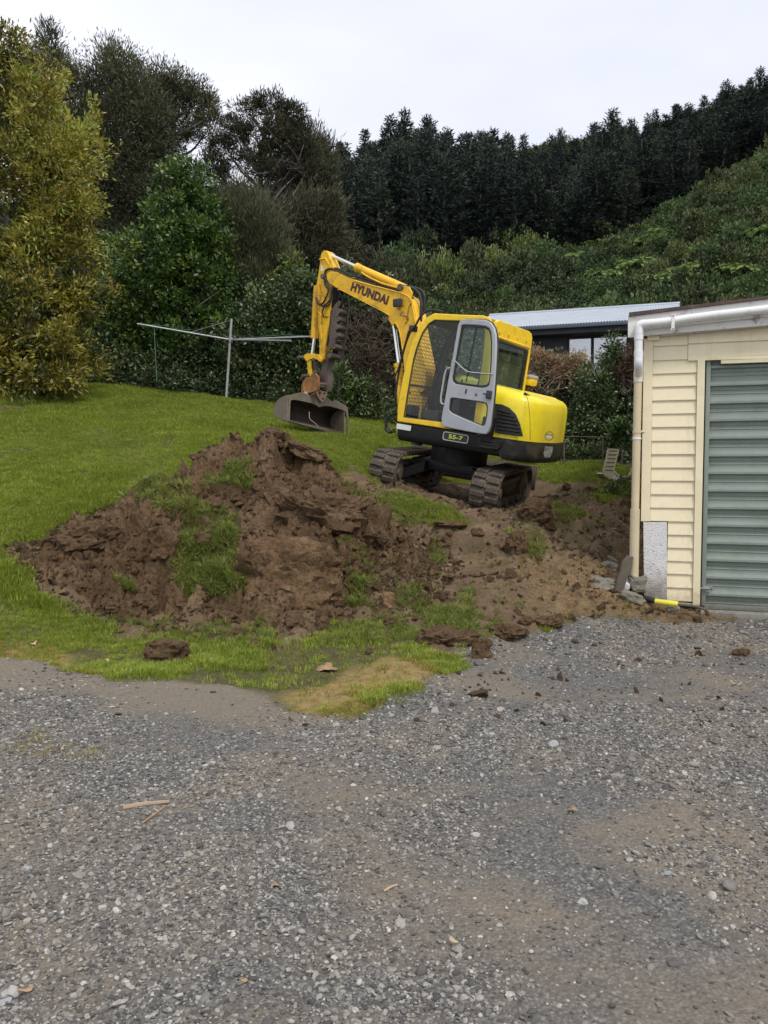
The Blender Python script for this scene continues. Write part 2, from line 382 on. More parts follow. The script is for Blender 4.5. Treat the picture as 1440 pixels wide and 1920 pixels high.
def sdist(poly, x, y):
    """signed distance to a polygon, + inside"""
    x = np.asarray(x); y = np.asarray(y); d = np.full(x.shape, 1e9); ins = np.zeros(x.shape, bool); n = len(poly)
    for i in range(n):
        a, b = poly[i], poly[(i + 1) % n]; e = b - a
        t = np.clip(((x - a[0]) * e[0] + (y - a[1]) * e[1]) / (e @ e + 1e-12), 0, 1)
        d = np.minimum(d, np.hypot(x - a[0] - t * e[0], y - a[1] - t * e[1]))
        if a[1] != b[1]:
            c = ((a[1] > y) != (b[1] > y)) & (x < (b[0] - a[0]) * (y - a[1]) / (b[1] - a[1]) + a[0]); ins ^= c
    return np.where(ins, d, -d)

GRAVEL_EDGE = world_poly([(-500, 1236), (0, 1238), (110, 1250), (230, 1268), (330, 1280), (450, 1290), (520, 1325), (600, 1362), (690, 1345), (725, 1312), (830, 1272), (862, 1228), (900, 1212), (960, 1196), (1040, 1168), (1100, 1158), (1180, 1163), (1300, 1168), (1440, 1162)])
GRAVEL = np.concatenate([GRAVEL_EDGE, np.array([(9, 8.0), (30, 8.2), (30, -25), (-30, -25), (-30, 6.3)])])
SOILP = world_poly([(655, 868), (700, 900), (760, 905), (800, 893), (990, 888), (1100, 903), (1185, 905)]).tolist() + [(3.6, 9.9), (3.6, 8.0), (6, 7.85)] + [(9, 7.6)] + world_poly([(1440, 1185), (1300, 1188), (1180, 1184), (1040, 1188), (960, 1210), (900, 1226), (866, 1240), (820, 1215), (790, 1180), (740, 1165), (720, 1100), (690, 1000), (650, 940), (630, 895)]).tolist()
SOILP = np.array(SOILP)
GREEN = [(world_poly(p), s) for p, s in [
    ([(700, 930), (760, 925), (850, 955), (872, 985), (800, 985), (735, 965)], 1.0), ([(800, 1018), (830, 1015), (842, 1050), (815, 1065)], 1.0),
    ([(960, 872), (1110, 890), (1090, 905), (1000, 897), (950, 880)], 1.0), ([(1125, 890), (1180, 900), (1180, 945), (1130, 940)], .7), ([(1030, 945), (1090, 950), (1110, 975), (1040, 980)], .6),
    ([(985, 1000), (1020, 1010), (1015, 1050), (985, 1040)], .6), ([(800, 1140), (880, 1140), (890, 1200), (820, 1205)], .9), ([(740, 1105), (795, 1100), (800, 1140), (750, 1145)], .9), ([(915, 1160), (940, 1165), (935, 1190), (915, 1185)], .8), ([(860, 1110), (890, 1105), (885, 1140), (860, 1140)], .5)]]
STRAW = world_poly([(1000, 1060), (1080, 1050), (1150, 1090), (1200, 1130), (1440, 1158), (1440, 1164), (1180, 1160), (1060, 1150), (1010, 1120)])
DRYG = [(world_poly(p), s) for p, s in [([(570, 1300), (690, 1250), (790, 1245), (830, 1275), (720, 1320), (640, 1372), (570, 1350)], 1.), ([(0, 1215), (120, 1235), (230, 1262), (120, 1275), (0, 1268)], .8),
    ([(120, 1418), (160, 1415), (170, 1432), (130, 1436)], 1.), ([(25, 1384), (65, 1382), (70, 1392), (30, 1394)], .9)]]
DIRTG = world_poly([(-300, 1225), (0, 1240), (200, 1260), (450, 1285), (560, 1345), (500, 1365), (380, 1340), (250, 1345), (100, 1300), (-300, 1290)])
DIRTP = [world_poly(p) for p in ([(-200, 1470), (60, 1490), (130, 1560), (240, 1640), (260, 1760), (200, 1860), (240, 1960), (-200, 1960)], [(520, 1430), (640, 1440), (700, 1530), (620, 1570), (540, 1510)], [(820, 1640), (960, 1680), (1060, 1760), (1180, 1830), (1100, 1900), (900, 1840), (800, 1740)], [(1160, 1620), (1290, 1630), (1330, 1690), (1220, 1700)], [(1180, 1860), (1500, 1830), (1500, 1990), (1150, 1990)], [(820, 1235), (960, 1200), (1000, 1240), (900, 1290), (820, 1290)])]
BARE_L = world_poly([(-60, 712), (60, 716), (30, 735), (0, 775), (-80, 790)])
TRACKW = world_poly([(868, 955), (950, 955), (960, 1040), (945, 1180), (860, 1190), (830, 1100), (850, 1010)])

PC = [(45, 1092, 7.75), (90, 1130, 7.6), (200, 1152, 7.5), (330, 1165, 7.4), (450, 1172, 7.35), (540, 1180, 7.3), (640, 1165, 7.4), (760, 1150, 7.6), (850, 1110, 8.15), (865, 1075, 8.5),
      (60, 1050, 8.05), (120, 990, 8.55), (250, 935, 9.0), (330, 890, 9.45), (400, 850, 9.8), (440, 835, 9.95), (500, 797, 10.15), (540, 820, 10.2), (600, 850, 10.2), (630, 890, 10.0), (690, 945, 9.7), (735, 985, 9.4), (800, 1030, 9.0),
      (200, 1060, 7.95), (120, 1060, 7.95), (250, 1000, 8.35), (320, 1090, 7.85), (330, 960, 8.85), (400, 945, 9.1), (420, 900, 9.4), (400, 1040, 8.15), (390, 1110, 7.7), (480, 960, 8.95), (480, 880, 9.55), (560, 900, 9.5),
      (540, 935, 9.15), (620, 925, 9.3), (620, 1000, 8.6), (560, 1010, 8.4), (480, 1060, 8.05), (540, 1100, 7.8), (600, 1130, 7.65), (680, 990, 9.0), (690, 1060, 8.3), (660, 1120, 7.8), (740, 1080, 8.2), (790, 1080, 8.35), (720, 1130, 7.8)]
_PP = np.array([at(*c) for c in PC])
BACK = np.array([(-4.0, 8.4), (-3.6, 9.1), (-3.1, 9.9), (-2.6, 10.5), (-2.0, 10.9), (-1.4, 11.1), (-.8, 10.9), (-.35, 10.5), (0.05, 10.1), (.5, 9.6), (.85, 9.1)])
OUTL = np.concatenate([_PP[:10, :2], BACK[::-1]])
def masks(x, y):
    wob = .10 * fbm(x * 2.1, y * 2.1, o=4, s=3) + .035 * fbm(x * 9, y * 9, o=2, s=8)
    grav = sstep(-.05, .07, sdist(GRAVEL, x, y) + wob * .9)
    soil = sstep(-.07, .07, sdist(SOILP, x, y) + wob * 1.3) * (1 - grav)
    rim = sstep(-.34, -.02, sdist(OUTL, x, y) + .22 * fbm(x * 2.6, y * 2.6, o=4, s=97) - .22 * sstep(-2.2, -3.4, x)); soil = np.maximum(soil, rim * (1 - grav) * (y < 9.6))
    green = np.zeros_like(x)
    for p, s in GREEN: green = np.maximum(green, s * sstep(-.10, .08, sdist(p, x, y) + wob * 1.5))
    soil = soil * (1 - green * .85)
    dry = np.zeros_like(x)
    for p, s in DRYG: dry = np.maximum(dry, s * sstep(-.12, .10, sdist(p, x, y) + wob * 1.5))
    straw = sstep(-.2, .15, sdist(STRAW, x, y) + wob * 2)
    dirtg = sstep(-.25, .2, sdist(DIRTG, x, y) + wob * 2)
    for p in DIRTP: dirtg = np.maximum(dirtg, .6 * sstep(-.22, .2, sdist(p, x, y) + wob * 2.2))
    bare = sstep(-.5, .4, sdist(BARE_L, x, y) + wob * 5)
    return grav, soil, dry, straw, dirtg, np.maximum(bare, 0)
def detail(x, y, g, s):
    near = sstep(26, 18, y)
    lawn = (1 - g) * (1 - s)
    z = lawn * near * (.035 * fbm(x * 1.3, y * 1.3, o=3, s=20) + .012 * fbm(x * 6, y * 6, o=2, s=21))
    c1, c2, cv = cells(x * 5.5 + .3 * fbm(x * 3, y * 3, s=30), y * 5.5, 31)
    d1, d2, dv_ = cells(x * 13, y * 13, 33)
    clod = (cv - .35) * sstep(0, .25, c2) * .06 + (dv_ - .4) * sstep(0, .3, d2) * .028
    tw = sstep(-.1, .12, sdist(TRACKW, x, y))
    rough = sstep(10.7, 9.6, y) * .5 + .6
    z = z + s * ((1 - .8 * tw) * rough * (clod * .75 + .085 * sstep(8.2, 9.2, y) * fbm(x * 2.4, y * 2.4, o=6, s=40, g=.6) + .03 * facets(x * 6, y * 6, 45)) + tw * (.042 * np.sin((y + .12 * np.sin(x * 2)) * 2 * np.pi / .14 + 1.2 * fbm(x * 2, y * 2, s=5)) + .02 * fbm(x * 7, y * 7, o=3, s=44)))
    z = z + g * (.012 * fbm(x * 1.1, y * 1.1, o=3, s=50) + .004 * fbm(x * 16, y * 16, o=3, s=51, g=.7))
    return z
def H(x, y):
    x = np.atleast_1d(np.asarray(x, float)); y = np.atleast_1d(np.asarray(y, float))
    g, s = masks(x, y)[:2]; return H0(x, y) + detail(x, y, g, s)
def H1(x, y): return float(H(np.array([x]), np.array([y]))[0])

def grow(a, b, st, f):
    o = []; s = st; v = a
    while v < b: s *= f; v += s; o.append(v)
    return o
xs = np.arange(-7.2, 6.4, .036); xs = np.concatenate([[-v for v in grow(7.2, 330, .036, 1.09)][::-1], xs, grow(xs[-1], 330, .036, 1.09)])
ys = np.arange(1.6, 13.6, .036); ys = np.concatenate([[1.6 - (v - 1.6) for v in grow(1.6, 30, .036, 1.2)][::-1], ys, grow(ys[-1], 340, .036, 1.045)])
GX, GY = np.meshgrid(xs, ys); fX, fY = GX.ravel(), GY.ravel()
g_, s_, dry_, straw_, dg_, bare_ = masks(fX, fY)
GZ = (H0(fX, fY) + detail(fX, fY, g_, s_))
nx, ny = len(xs), len(ys)
idx = np.arange(nx * ny).reshape(ny, nx)
Q = np.stack([idx[:-1, :-1], idx[:-1, 1:], idx[1:, 1:], idx[1:, :-1]], -1).reshape(-1, 4)

# ground material: one recipe, mixed by what lies where
def ground_material():
    m, t, p, o = nodes('ground_mix'); co = objco(t)
    g, s, dry, st, dg, br = (attr(t, k) for k in ('gravel', 'soil', 'dry', 'straw', 'dirty', 'bare'))
    # lawn soil under the blades
    lawn = ramp(t, nz(t, 3.5, 6, .65, co), [(.3, (.06, .05, .022)), (.5, (.075, .075, .022)), (.72, (.10, .11, .025))])
    lawn = mixc(t, ramp(t, nz(t, 30, 6, .78, co), [(.36, sc(.9)), (.56, sc(0))]), lawn, (.030, .024, .012)); lawn = mixc(t, ramp(t, nz(t, 75, 4, .75, co), [(.55, sc(0)), (.70, sc(.7))]), lawn, (.26, .20, .10))
    lawn = mixc(t, dry, lawn, ramp(t, nz(t, 14, 5, .7, co), [(.3, (.16, .12, .05)), (.7, (.28, .2, .08))]))
    lawn = mixc(t, br, lawn, (.10, .065, .035))
    # soil
    n1 = nz(t, 2.2, 8, .68, co, .3); n2 = nz(t, 38, 5, .7, co)
    soil = ramp(t, n1, [(.28, (.065, .043, .025)), (.5, (.14, .095, .056)), (.7, (.23, .166, .105))])
    soil = mixc(t, ramp(t, n2, [(.35, sc(.55)), (.6, sc(0))]), soil, (.04, .026, .018))
    stv = ramp(t, nz(t, 30, 4, .75, co, 1.5), [(.42, sc(0)), (.6, sc(1))])
    soil = mixc(t, mth(t, 'MULTIPLY', st, stv), soil, (.22, .145, .07))
    gr = ramp(t, nz(t, 1.4, 5, .6, co), [(.5, sc(0)), (.62, sc(.5))]); soil = mixc(t, mth(t, 'MULTIPLY', gr, ramp(t, n2, [(.5, sc(0)), (.6, sc(1))])), soil, (.07, .085, .025))
    # gravel bed
    vo = t.nodes.new('ShaderNodeTexVoronoi'); vo.inputs['Scale'].default_value = 62; t.links.new(co, vo.inputs['Vector'])
    vb = t.nodes.new('ShaderNodeTexVoronoi'); vb.inputs['Scale'].default_value = 120; t.links.new(co, vb.inputs['Vector'])
    hs = t.nodes.new('ShaderNodeSeparateColor'); t.links.new(vo.outputs['Color'], hs.inputs[0])
    hb = t.nodes.new('ShaderNodeSeparateColor'); t.links.new(vb.outputs['Color'], hb.inputs[0])
    st1 = ramp(t, hs.outputs[0], [(0, (.065, .065, .066)), (.45, (.14, .138, .134)), (.8, (.21, .205, .19)), (1, (.32, .31, .285))])
    st2 = ramp(t, hb.outputs[1], [(0, (.055, .055, .06)), (.5, (.13, .125, .12)), (1, (.26, .25, .23))])
    grv = mixc(t, .5, st1, st2)
    edge = ramp(t, vo.outputs['Distance'], [(.25, sc(0)), (.6, sc(.5))]); grv = mixc(t, edge, grv, (.045, .042, .04))
    fines = ramp(t, nz(t, 1.05, 6, .62, co, .5), [(.44, sc(0)), (.60, sc(.9))])
    fines = mth(t, 'MAXIMUM', fines, mth(t, 'MULTIPLY', dg, .9))
    fine = ramp(t, nz(t, 55, 4, .7, co), [(.3, (.125, .102, .078)), (.7, (.235, .20, .155))])
    grv = mixc(t, fines, grv, fine)
    c = mixc(t, s, lawn, soil); c = mixc(t, g, c, grv)
    t.links.new(c, p.inputs['Base Color']); p.inputs['Roughness'].default_value = .9; p.inputs['Specular IOR Level'].default_value = .25
    hh = mth(t, 'ADD', mth(t, 'MULTIPLY', mth(t, 'SUBTRACT', 1, vo.outputs['Distance']), mth(t, 'MULTIPLY', g, .8)), mth(t, 'MULTIPLY', n2, .8))
    bump(t, p, hh, .7, .012)
    return m
M['ground'] = ground_material()
fc = lambda a: a[Q].mean(1)
cxq, cyq = fX[Q].mean(1), fY[Q].mean(1)
isg = fc(g_) > .5; iss = (fc(s_) > .5) & ~isg; far = cyq > 34
for nm, sel, kind in (('gravel_yard', isg, 'structure'), ('bare_soil', iss, 'structure'), ('hillside', far & ~isg & ~iss, 'structure'), ('lawn', ~isg & ~iss & ~far, 'structure')):
    q = Q[sel]; u_, inv = np.unique(q, return_inverse=True); inv = inv.reshape(-1, 4)
    me = np_mesh(nm, np.stack([fX[u_], fY[u_], GZ[u_]], 1), inv, [M['ground']], True,
                 dict(gravel=g_[u_], soil=s_[u_], dry=dry_[u_], straw=straw_[u_], dirty=dg_[u_], bare=bare_[u_]))
    tag(obj(nm, me), kind=kind)

# ================================================================== EXCAVATED HEAP
_BP = np.stack([BACK[:, 0], BACK[:, 1], H0(BACK[:, 0], BACK[:, 1]) - .12], 1)
_PF = _PP[:10].copy(); _PF[:, 2] = H0(_PF[:, 0], _PF[:, 1]) - .02
OUTL = np.concatenate([_PF[:, :2], BACK[::-1]])
_PA = np.concatenate([_PF, _PP[10:], _BP]); NPA = len(_PA)
_AA = np.hypot(_PA[:, None, 0] - _PA[None, :, 0], _PA[:, None, 1] - _PA[None, :, 1])
_SS = np.zeros((NPA + 3, NPA + 3)); _SS[:NPA, :NPA] = _AA - .02 * np.eye(NPA); _SS[:NPA, NPA] = 1; _SS[:NPA, NPA + 1:] = _PA[:, :2]; _SS[NPA:, :NPA] = _SS[:NPA, NPA:].T
_WW = np.linalg.solve(_SS, np.concatenate([_PA[:, 2], np.zeros(3)]))
def pile_base(x, y):
    sh = x.shape; x = x.ravel(); y = y.ravel(); o = np.empty(x.size)
    for i in range(0, x.size, 20000):
        s = slice(i, i + 20000); A = np.hypot(x[s, None] - _PA[None, :, 0], y[s, None] - _PA[None, :, 1])
        o[s] = A @ _WW[:NPA] + _WW[NPA] + x[s] * _WW[NPA + 1] + y[s] * _WW[NPA + 2]
    return o.reshape(sh)
def pile_h(x, y):
    x = np.asarray(x, float); y = np.asarray(y, float)
    b = pile_base(x, y); gnd = H0(x, y)
    e = sdist(OUTL, x, y) + .09 * fbm(x * 3, y * 3, o=4, s=61)
    inn = sstep(-.12, .30, e)
    wx = x + .10 * fbm(x * 3.1, y * 3.1, o=3, s=62); wy = y + .10 * fbm(x * 3.1, y * 3.1, o=3, s=63)
    a1, a2, av = cells(wx * 1.9, wy * 1.9, 64); c1, c2, cv = cells(wx * 4.6, wy * 4.6, 65); d1, d2, dv2 = cells(x * 11, y * 11, 66); e1, e2, ev = cells(x * 24, y * 24, 67)
    z = .17 * facets(wx * 1.7, wy * 2.3, 64) + .095 * facets(wx * 4.2, wy * 4.8, 65) + .045 * facets(x * 9.5, y * 10.5, 66) + .018 * facets(x * 21, y * 22, 67)
    z = z - .02 + .022 * np.abs(fbm(x * 14, y * 14, o=4, s=69, g=.65)) - .05 * sstep(.10, .0, np.abs(fbm(wx * 1.9, wy * 2.6, o=3, s=73)))
    z = z + .05 * fbm(x * 5, y * 5, o=5, s=68, g=.6) - .05 * (1 - sstep(0, .12, c2))
    zz = b + z * (.35 + .65 * inn)
    return np.where(inn > .001, gnd - .25 + (zz - gnd + .25) * inn, gnd - .25), inn
px_ = np.arange(-4.7, 1.5, .0165); py_ = np.arange(7.0, 11.6, .0165); PX, PY = np.meshgrid(px_, py_)
PZ, PI_ = pile_h(PX, PY)
def soilmat(name, grass=False, scale=1.0, dark=1.0):
    m, t, p, o = nodes(name); co = objco(t)
    n1 = nz(t, 1.7 * scale, 8, .68, co, .6); n2 = nz(t, 26 * scale, 6, .72, co, .4); n3 = nz(t, 110 * scale, 6, .75, co)
    c = ramp(t, n1, [(.3, tuple(v * dark for v in (.115, .070, .036))), (.5, tuple(v * dark for v in (.25, .158, .086))), (.7, tuple(v * dark for v in (.38, .26, .155)))])
    c = mixc(t, ramp(t, n2, [(.34, sc(.7)), (.58, sc(0))]), c, (.030, .018, .010))  # low spots of the bump darkened: crevice shade put into the colour
    c = mixc(t, ramp(t, n3, [(.56, sc(0)), (.75, sc(.45))]), c, (.36, .25, .15))
    t.links.new(c, p.inputs['Base Color']); p.inputs['Roughness'].default_value = .92; p.inputs['Specular IOR Level'].default_value = .2
    bump(t, p, mth(t, 'ADD', mth(t, 'MULTIPLY', n2, 1.2), mth(t, 'MULTIPLY', n3, .9)), 1.0, .045)
    return m
M['soil'] = soilmat('heap_soil'); M['clod'] = soilmat('clod_soil', scale=1.4, dark=.95)
keep = np.ones_like(PX, bool)
pidx = np.arange(PX.size).reshape(PX.shape)
PQ = np.stack([pidx[:-1, :-1], pidx[:-1, 1:], pidx[1:, 1:], pidx[1:, :-1]], -1).reshape(-1, 4)
PQ = PQ[PI_.ravel()[PQ].max(1) > .02]; u_, inv = np.unique(PQ, return_inverse=True)
me = np_mesh('dirt_heap', np.stack([PX.ravel()[u_], PY.ravel()[u_], PZ.ravel()[u_]], 1), inv.reshape(-1, 4), [M['soil']])
tag(obj('dirt_heap', me), 'big heap of freshly dug brown earth with torn turf on the lawn edge', 'dirt heap')
def surf(x, y):
    """height of whatever lies on top: heap or ground"""
    x = np.atleast_1d(np.asarray(x, float)); y = np.atleast_1d(np.asarray(y, float)); h = H(x, y)
    c = (x > -4.7) & (x < 1.48) & (y > 7) & (y < 11.6)
    if c.any():
        z, i = pile_h(x[c], y[c]); h[c] = np.maximum(h[c], z)
    return h
def surf1(x, y): return float(surf(x, y)[0])
def hit_s(px, py):
    d = ray(px, py); d = d / d[1]; t = np.concatenate([np.arange(2, 25, .03)]); P = CAMP + t[:, None] * d
    b = P[:, 2] < surf(P[:, 0], P[:, 1]); i = int(np.argmax(b)) if b.any() else len(t) - 1
    return P[i]

# ================================================================== scatter helper (uncountable ground cover)
PROTO = bpy.data.collections.new('ground_cover_pieces')     # not linked to the scene: only instanced
def proto(name, me):
    o = bpy.data.objects.new(name, me); PROTO.objects.link(o); return o
def scatter(name, P, rot, scl, protos, pick, label=None, cat=None):
    col = bpy.data.collections.new(name + '_pieces')
    for i, o in enumerate(protos):
        o2 = bpy.data.objects.new('%02d_' % i + o.name, o.data); col.objects.link(o2)
    me = bpy.data.meshes.new(name); me.vertices.add(len(P)); me.vertices.foreach_set('co', np.asarray(P, np.float32).ravel())
    a = me.attributes.new('rot', 'FLOAT_VECTOR', 'POINT'); a.data.foreach_set('vector', np.asarray(rot, np.float32).ravel())
    s3 = np.asarray(scl, np.float32); s3 = np.repeat(s3[:, None], 3, 1) if s3.ndim == 1 else s3
    a = me.attributes.new('scl', 'FLOAT_VECTOR', 'POINT'); a.data.foreach_set('vector', s3.ravel())
    a = me.attributes.new('pick', 'INT', 'POINT'); a.data.foreach_set('value', np.asarray(pick, np.int32))
    o = obj(name, me); g = bpy.data.node_groups.new(name + '_scatter', 'GeometryNodeTree')
    g.interface.new_socket(name='Geometry', in_out='INPUT', socket_type='NodeSocketGeometry'); g.interface.new_socket(name='Geometry', in_out='OUTPUT', socket_type='NodeSocketGeometry')
    gi = g.nodes.new('NodeGroupInput'); go = g.nodes.new('NodeGroupOutput'); ip = g.nodes.new('GeometryNodeInstanceOnPoints'); ci = g.nodes.new('GeometryNodeCollectionInfo')
    ci.inputs['Collection'].default_value = col; ci.inputs['Separate Children'].default_value = True; ci.inputs['Reset Children'].default_value = True
    ip.inputs['Pick Instance'].default_value = True
    def na(nm, ty):
        n = g.nodes.new('GeometryNodeInputNamedAttribute'); n.data_type = ty; n.inputs[0].default_value = nm; return [s for s in n.outputs if s.enabled and s.name == 'Attribute'][0]
    g.links.new(gi.outputs[0], ip.inputs['Points']); g.links.new(ci.outputs[0], ip.inputs['Instance'])
    g.links.new(na('pick', 'INT'), ip.inputs['Instance Index']); g.links.new(na('rot', 'FLOAT_VECTOR'), ip.inputs['Rotation']); g.links.new(na('scl', 'FLOAT_VECTOR'), ip.inputs['Scale'])
    g.links.new(ip.outputs[0], go.inputs[0])
    md = o.modifiers.new('scatter', 'NODES'); md.node_group = g
    return tag(o, label, cat, kind='stuff')
def inst_rand(t):
    n = t.nodes.new('ShaderNodeObjectInfo'); return n.outputs['Random']

# grass tufts
def tuft_mesh(name, m, n, h, spread, w, seed, lean=.5):
    r = np.random.default_rng(seed); V = []; Fq = []; Ft = []; T = []
    for i in range(n):
        a = r.uniform(0, 2 * np.pi); R = spread * np.sqrt(r.random()); b = np.array([R * np.cos(a), R * np.sin(a), -.01])
        d = a + r.normal(0, .9); ln = h * r.uniform(.55, 1.15); le = lean * r.uniform(.2, 1.5); ww = w * r.uniform(.7, 1.3)
        f = np.array([np.cos(d), np.sin(d), 0]); s = np.array([-np.sin(d), np.cos(d), 0]); k = len(V)
        p1 = b + f * ln * le * .25 + np.array([0, 0, ln * .5]); p2 = b + f * ln * le * .95 + np.array([0, 0, ln * (1 - .3 * min(1.5, le))])
        V += [b - s * ww, b + s * ww, p1 - s * ww * .8, p1 + s * ww * .8, p2]; Fq.append([k, k + 1, k + 3, k + 2]); Ft.append([k + 2, k + 3, k + 4]); T += [r.random()] * 5
    return np_mesh(name, V, [np.array(Fq), np.array(Ft)], [m], False, dict(tint=T))
def grassmat(name, stops, dead=None):
    m, t, p, o = nodes(name)
    v = mth(t, 'ADD', mth(t, 'MULTIPLY', attr(t, 'tint'), .5), mth(t, 'MULTIPLY', inst_rand(t), .5))
    c = ramp(t, v, stops)
    g = t.nodes.new('ShaderNodeNewGeometry'); n = nz(t, .8, 5, .6, g.outputs['Position'])
    c = mixc(t, ramp(t, n, [(.35, sc(0)), (.7, sc(.5))]), c, tuple(x * .55 for x in stops[1][1]))
    t.links.new(c, p.inputs['Base Color']); p.inputs['Roughness'].default_value = .5; p.inputs['Specular IOR Level'].default_value = .35
    tr = t.nodes.new('ShaderNodeBsdfTranslucent'); t.links.new(c, tr.inputs[0]); ms = t.nodes.new('ShaderNodeMixShader'); ms.inputs[0].default_value = .3
    t.links.new(p.outputs[0], ms.inputs[1]); t.links.new(tr.outputs[0], ms.inputs[2]); t.links.new(ms.outputs[0], o.inputs[0])
    return m
M['grass'] = grassmat('lawn_grass', [(0, (.12, .18, .020)), (.4, (.235, .305, .036)), (.75, (.35, .405, .06)), (1, (.46, .44, .11))])
M['drygrass'] = grassmat('dry_grass', [(0, (.16, .20, .03)), (.35, (.30, .27, .05)), (.7, (.42, .30, .09)), (1, (.50, .28, .08))])
M['wornturf'] = grassmat('turf_grass', [(0, (.08, .12, .02)), (.4, (.17, .22, .035)), (.8, (.30, .31, .08)), (1, (.48, .40, .17))])
TG = [proto('grass_tuft', tuft_mesh('grass_tuft', M['grass'], 26, .062, .06, .0028, 10 + i)) for i in range(5)]
TD = [proto('dry_tuft', tuft_mesh('dry_tuft', M['drygrass'], 22, .05, .06, .0026, 30 + i, .9)) for i in range(3)]
TW = [proto('turf_tuft', tuft_mesh('turf_tuft', M['wornturf'], 26, .10, .05, .0028, 40 + i, .9)) for i in range(4)]
def rnd_area(n, x0, x1, y0, y1): return RNG.uniform(x0, x1, n), RNG.uniform(y0, y1, n)
PG, PD = [], []
for (n, x0, x1, y0, y1, k) in ((66000, -5.5, 1.6, 4.6, 9.5, .9), (60000, -8, 3.2, 9.5, 13.6, .9), (46000, -11.5, 3.5, 13.6, 18.5, 1.1), (5000, 1.8, 4.3, 11.0, 15.5, 1.3)):
    x, y = rnd_area(n, x0, x1, y0, y1); g, s, dr, st, dg, br = masks(x, y)
    pz, pin = pile_h(x, y); pr = (1 - g) * (1 - s) ** 2 * (pin < .3) * (1 - .85 * br)
    pr = pr * np.clip(.92 + .35 * fbm(x * 1.2, y * 1.2, o=3, s=70), .3, 1) * np.where(y < 7.4, np.clip(.36 + 1.6 * fbm(x * 1.7, y * 1.7, o=4, s=72) + sstep(-.9, -1.8, x) * .5, .05, 1), 1)
    ok = RNG.random(n) < pr; x, y, dr = x[ok], y[ok], dr[ok]; k_ = k * (1 + .35 * fbm(x * .9, y * .9, o=3, s=71)) * RNG.uniform(.6, 1.25, len(x))
    isd = RNG.random(len(x)) < np.maximum(dr, 0) * .8 + .01
    k_ = k_ * np.where(y < 7.4, .85, np.where(y < 9.0, 1.1, 1.0))
    for L_, sel in ((PG, ~isd), (PD, isd)): L_.append(np.stack([x[sel], y[sel], H(x[sel], y[sel]), k_[sel]], 1))
x, y = rnd_area(500, -3.2, -1.2, 4.0, 5.6); dr = masks(x, y)[2]; ok = (dr > .4); PD.append(np.stack([x[ok], y[ok], H(x[ok], y[ok]), np.full(ok.sum(), .6)], 1))
PG = np.concatenate(PG); PD = np.concatenate(PD)
def rots(n, tilt=.15): return np.stack([RNG.normal(0, tilt, n), RNG.normal(0, tilt, n), RNG.uniform(0, 6.28, n)], 1)
scatter('grass', PG[:, :3], rots(len(PG)), PG[:, 3], TG, RNG.integers(0, 5, len(PG)))
scatter('dry_grass', PD[:, :3], rots(len(PD)), PD[:, 3], TD, RNG.integers(0, 3, len(PD)))

# stones
def rock_mesh(name, m, seed, sub=1, flat=.6, rough=.25, freq=1.6, elong=1.3):
    bm = bmesh.new(); bmesh.ops.create_icosphere(bm, subdivisions=sub, radius=1)
    V = np.array([v.co[:] for v in bm.verts]); o = seed * 3.7
    d = 1 + rough * fbm(V[:, 0] * freq + o, V[:, 1] * freq, V[:, 2] * freq, o=3, s=seed)
    V = V * d[:, None] * np.array([elong, 1, flat])
    for v, c in zip(bm.verts, V): v.co = c
    me = bpy.data.meshes.new(name); bm.to_mesh(me); bm.free(); me.materials.append(m)
    for p in me.polygons: p.use_smooth = sub > 1
    return me
def stonemat():
    m, t, p, o = nodes('river_stone'); r = inst_rand(t)
    c = ramp(t, r, [(0, (.05, .050, .052)), (.3, (.11, .108, .105)), (.55, (.185, .180, .168)), (.78, (.26, .243, .21)), (.96, (.36, .345, .31)), (1, (.48, .47, .44))])
    c = mixc(t, ramp(t, nz(t, 2.5, 4, .6, objco(t)), [(.35, sc(.4)), (.6, sc(0))]), c, (.09, .075, .06))
    t.links.new(c, p.inputs['Base Color']); p.inputs['Roughness'].default_value = .78; p.inputs['Specular IOR Level'].default_value = .35
    return m
M['stone'] = stonemat()
ST = [proto('stone', rock_mesh('stone', M['stone'], 100 + i, 1 if i < 6 else 2, .4 + .08 * (i % 4), .28, 1.3, 1.1 + .12 * (i % 3))) for i in range(9)]
PS = []
for n, x0, x1, y0, y1, s0 in ((44000, -1.5, 1.6, 1.9, 3.1, .0047), (52000, -2.4, 2.6, 3.1, 4.9, .0052), (52000, -3.8, 4.2, 4.9, 8.3, .0072), (1500, 1.2, 3.2, 8.0, 10.2, .011)):
    x, y = rnd_area(n, x0, x1, y0, y1); g, s, dr, st, dg, br = masks(x, y)
    f = fbm(x * .9, y * .9, o=4, s=80); pr = g * np.clip(.62 + 1.1 * f, .10, 1) * (1 - .72 * dg)
    if y0 == 8.0: pr = s * .25 * (fbm(x * 2, y * 2, o=2, s=81) > .1)
    ok = RNG.random(n) < pr; x, y = x[ok], y[ok]; r = s0 * np.exp(RNG.normal(0, .38, len(x))); r = np.where(RNG.random(len(x)) < .02, r * 1.9, r)
    PS.append(np.stack([x, y, H(x, y) + r * .15, r], 1))
PS = np.concatenate(PS)
scatter('gravel', PS[:, :3], rots(len(PS), .3), PS[:, 3], ST, RNG.integers(0, 9, len(PS)))
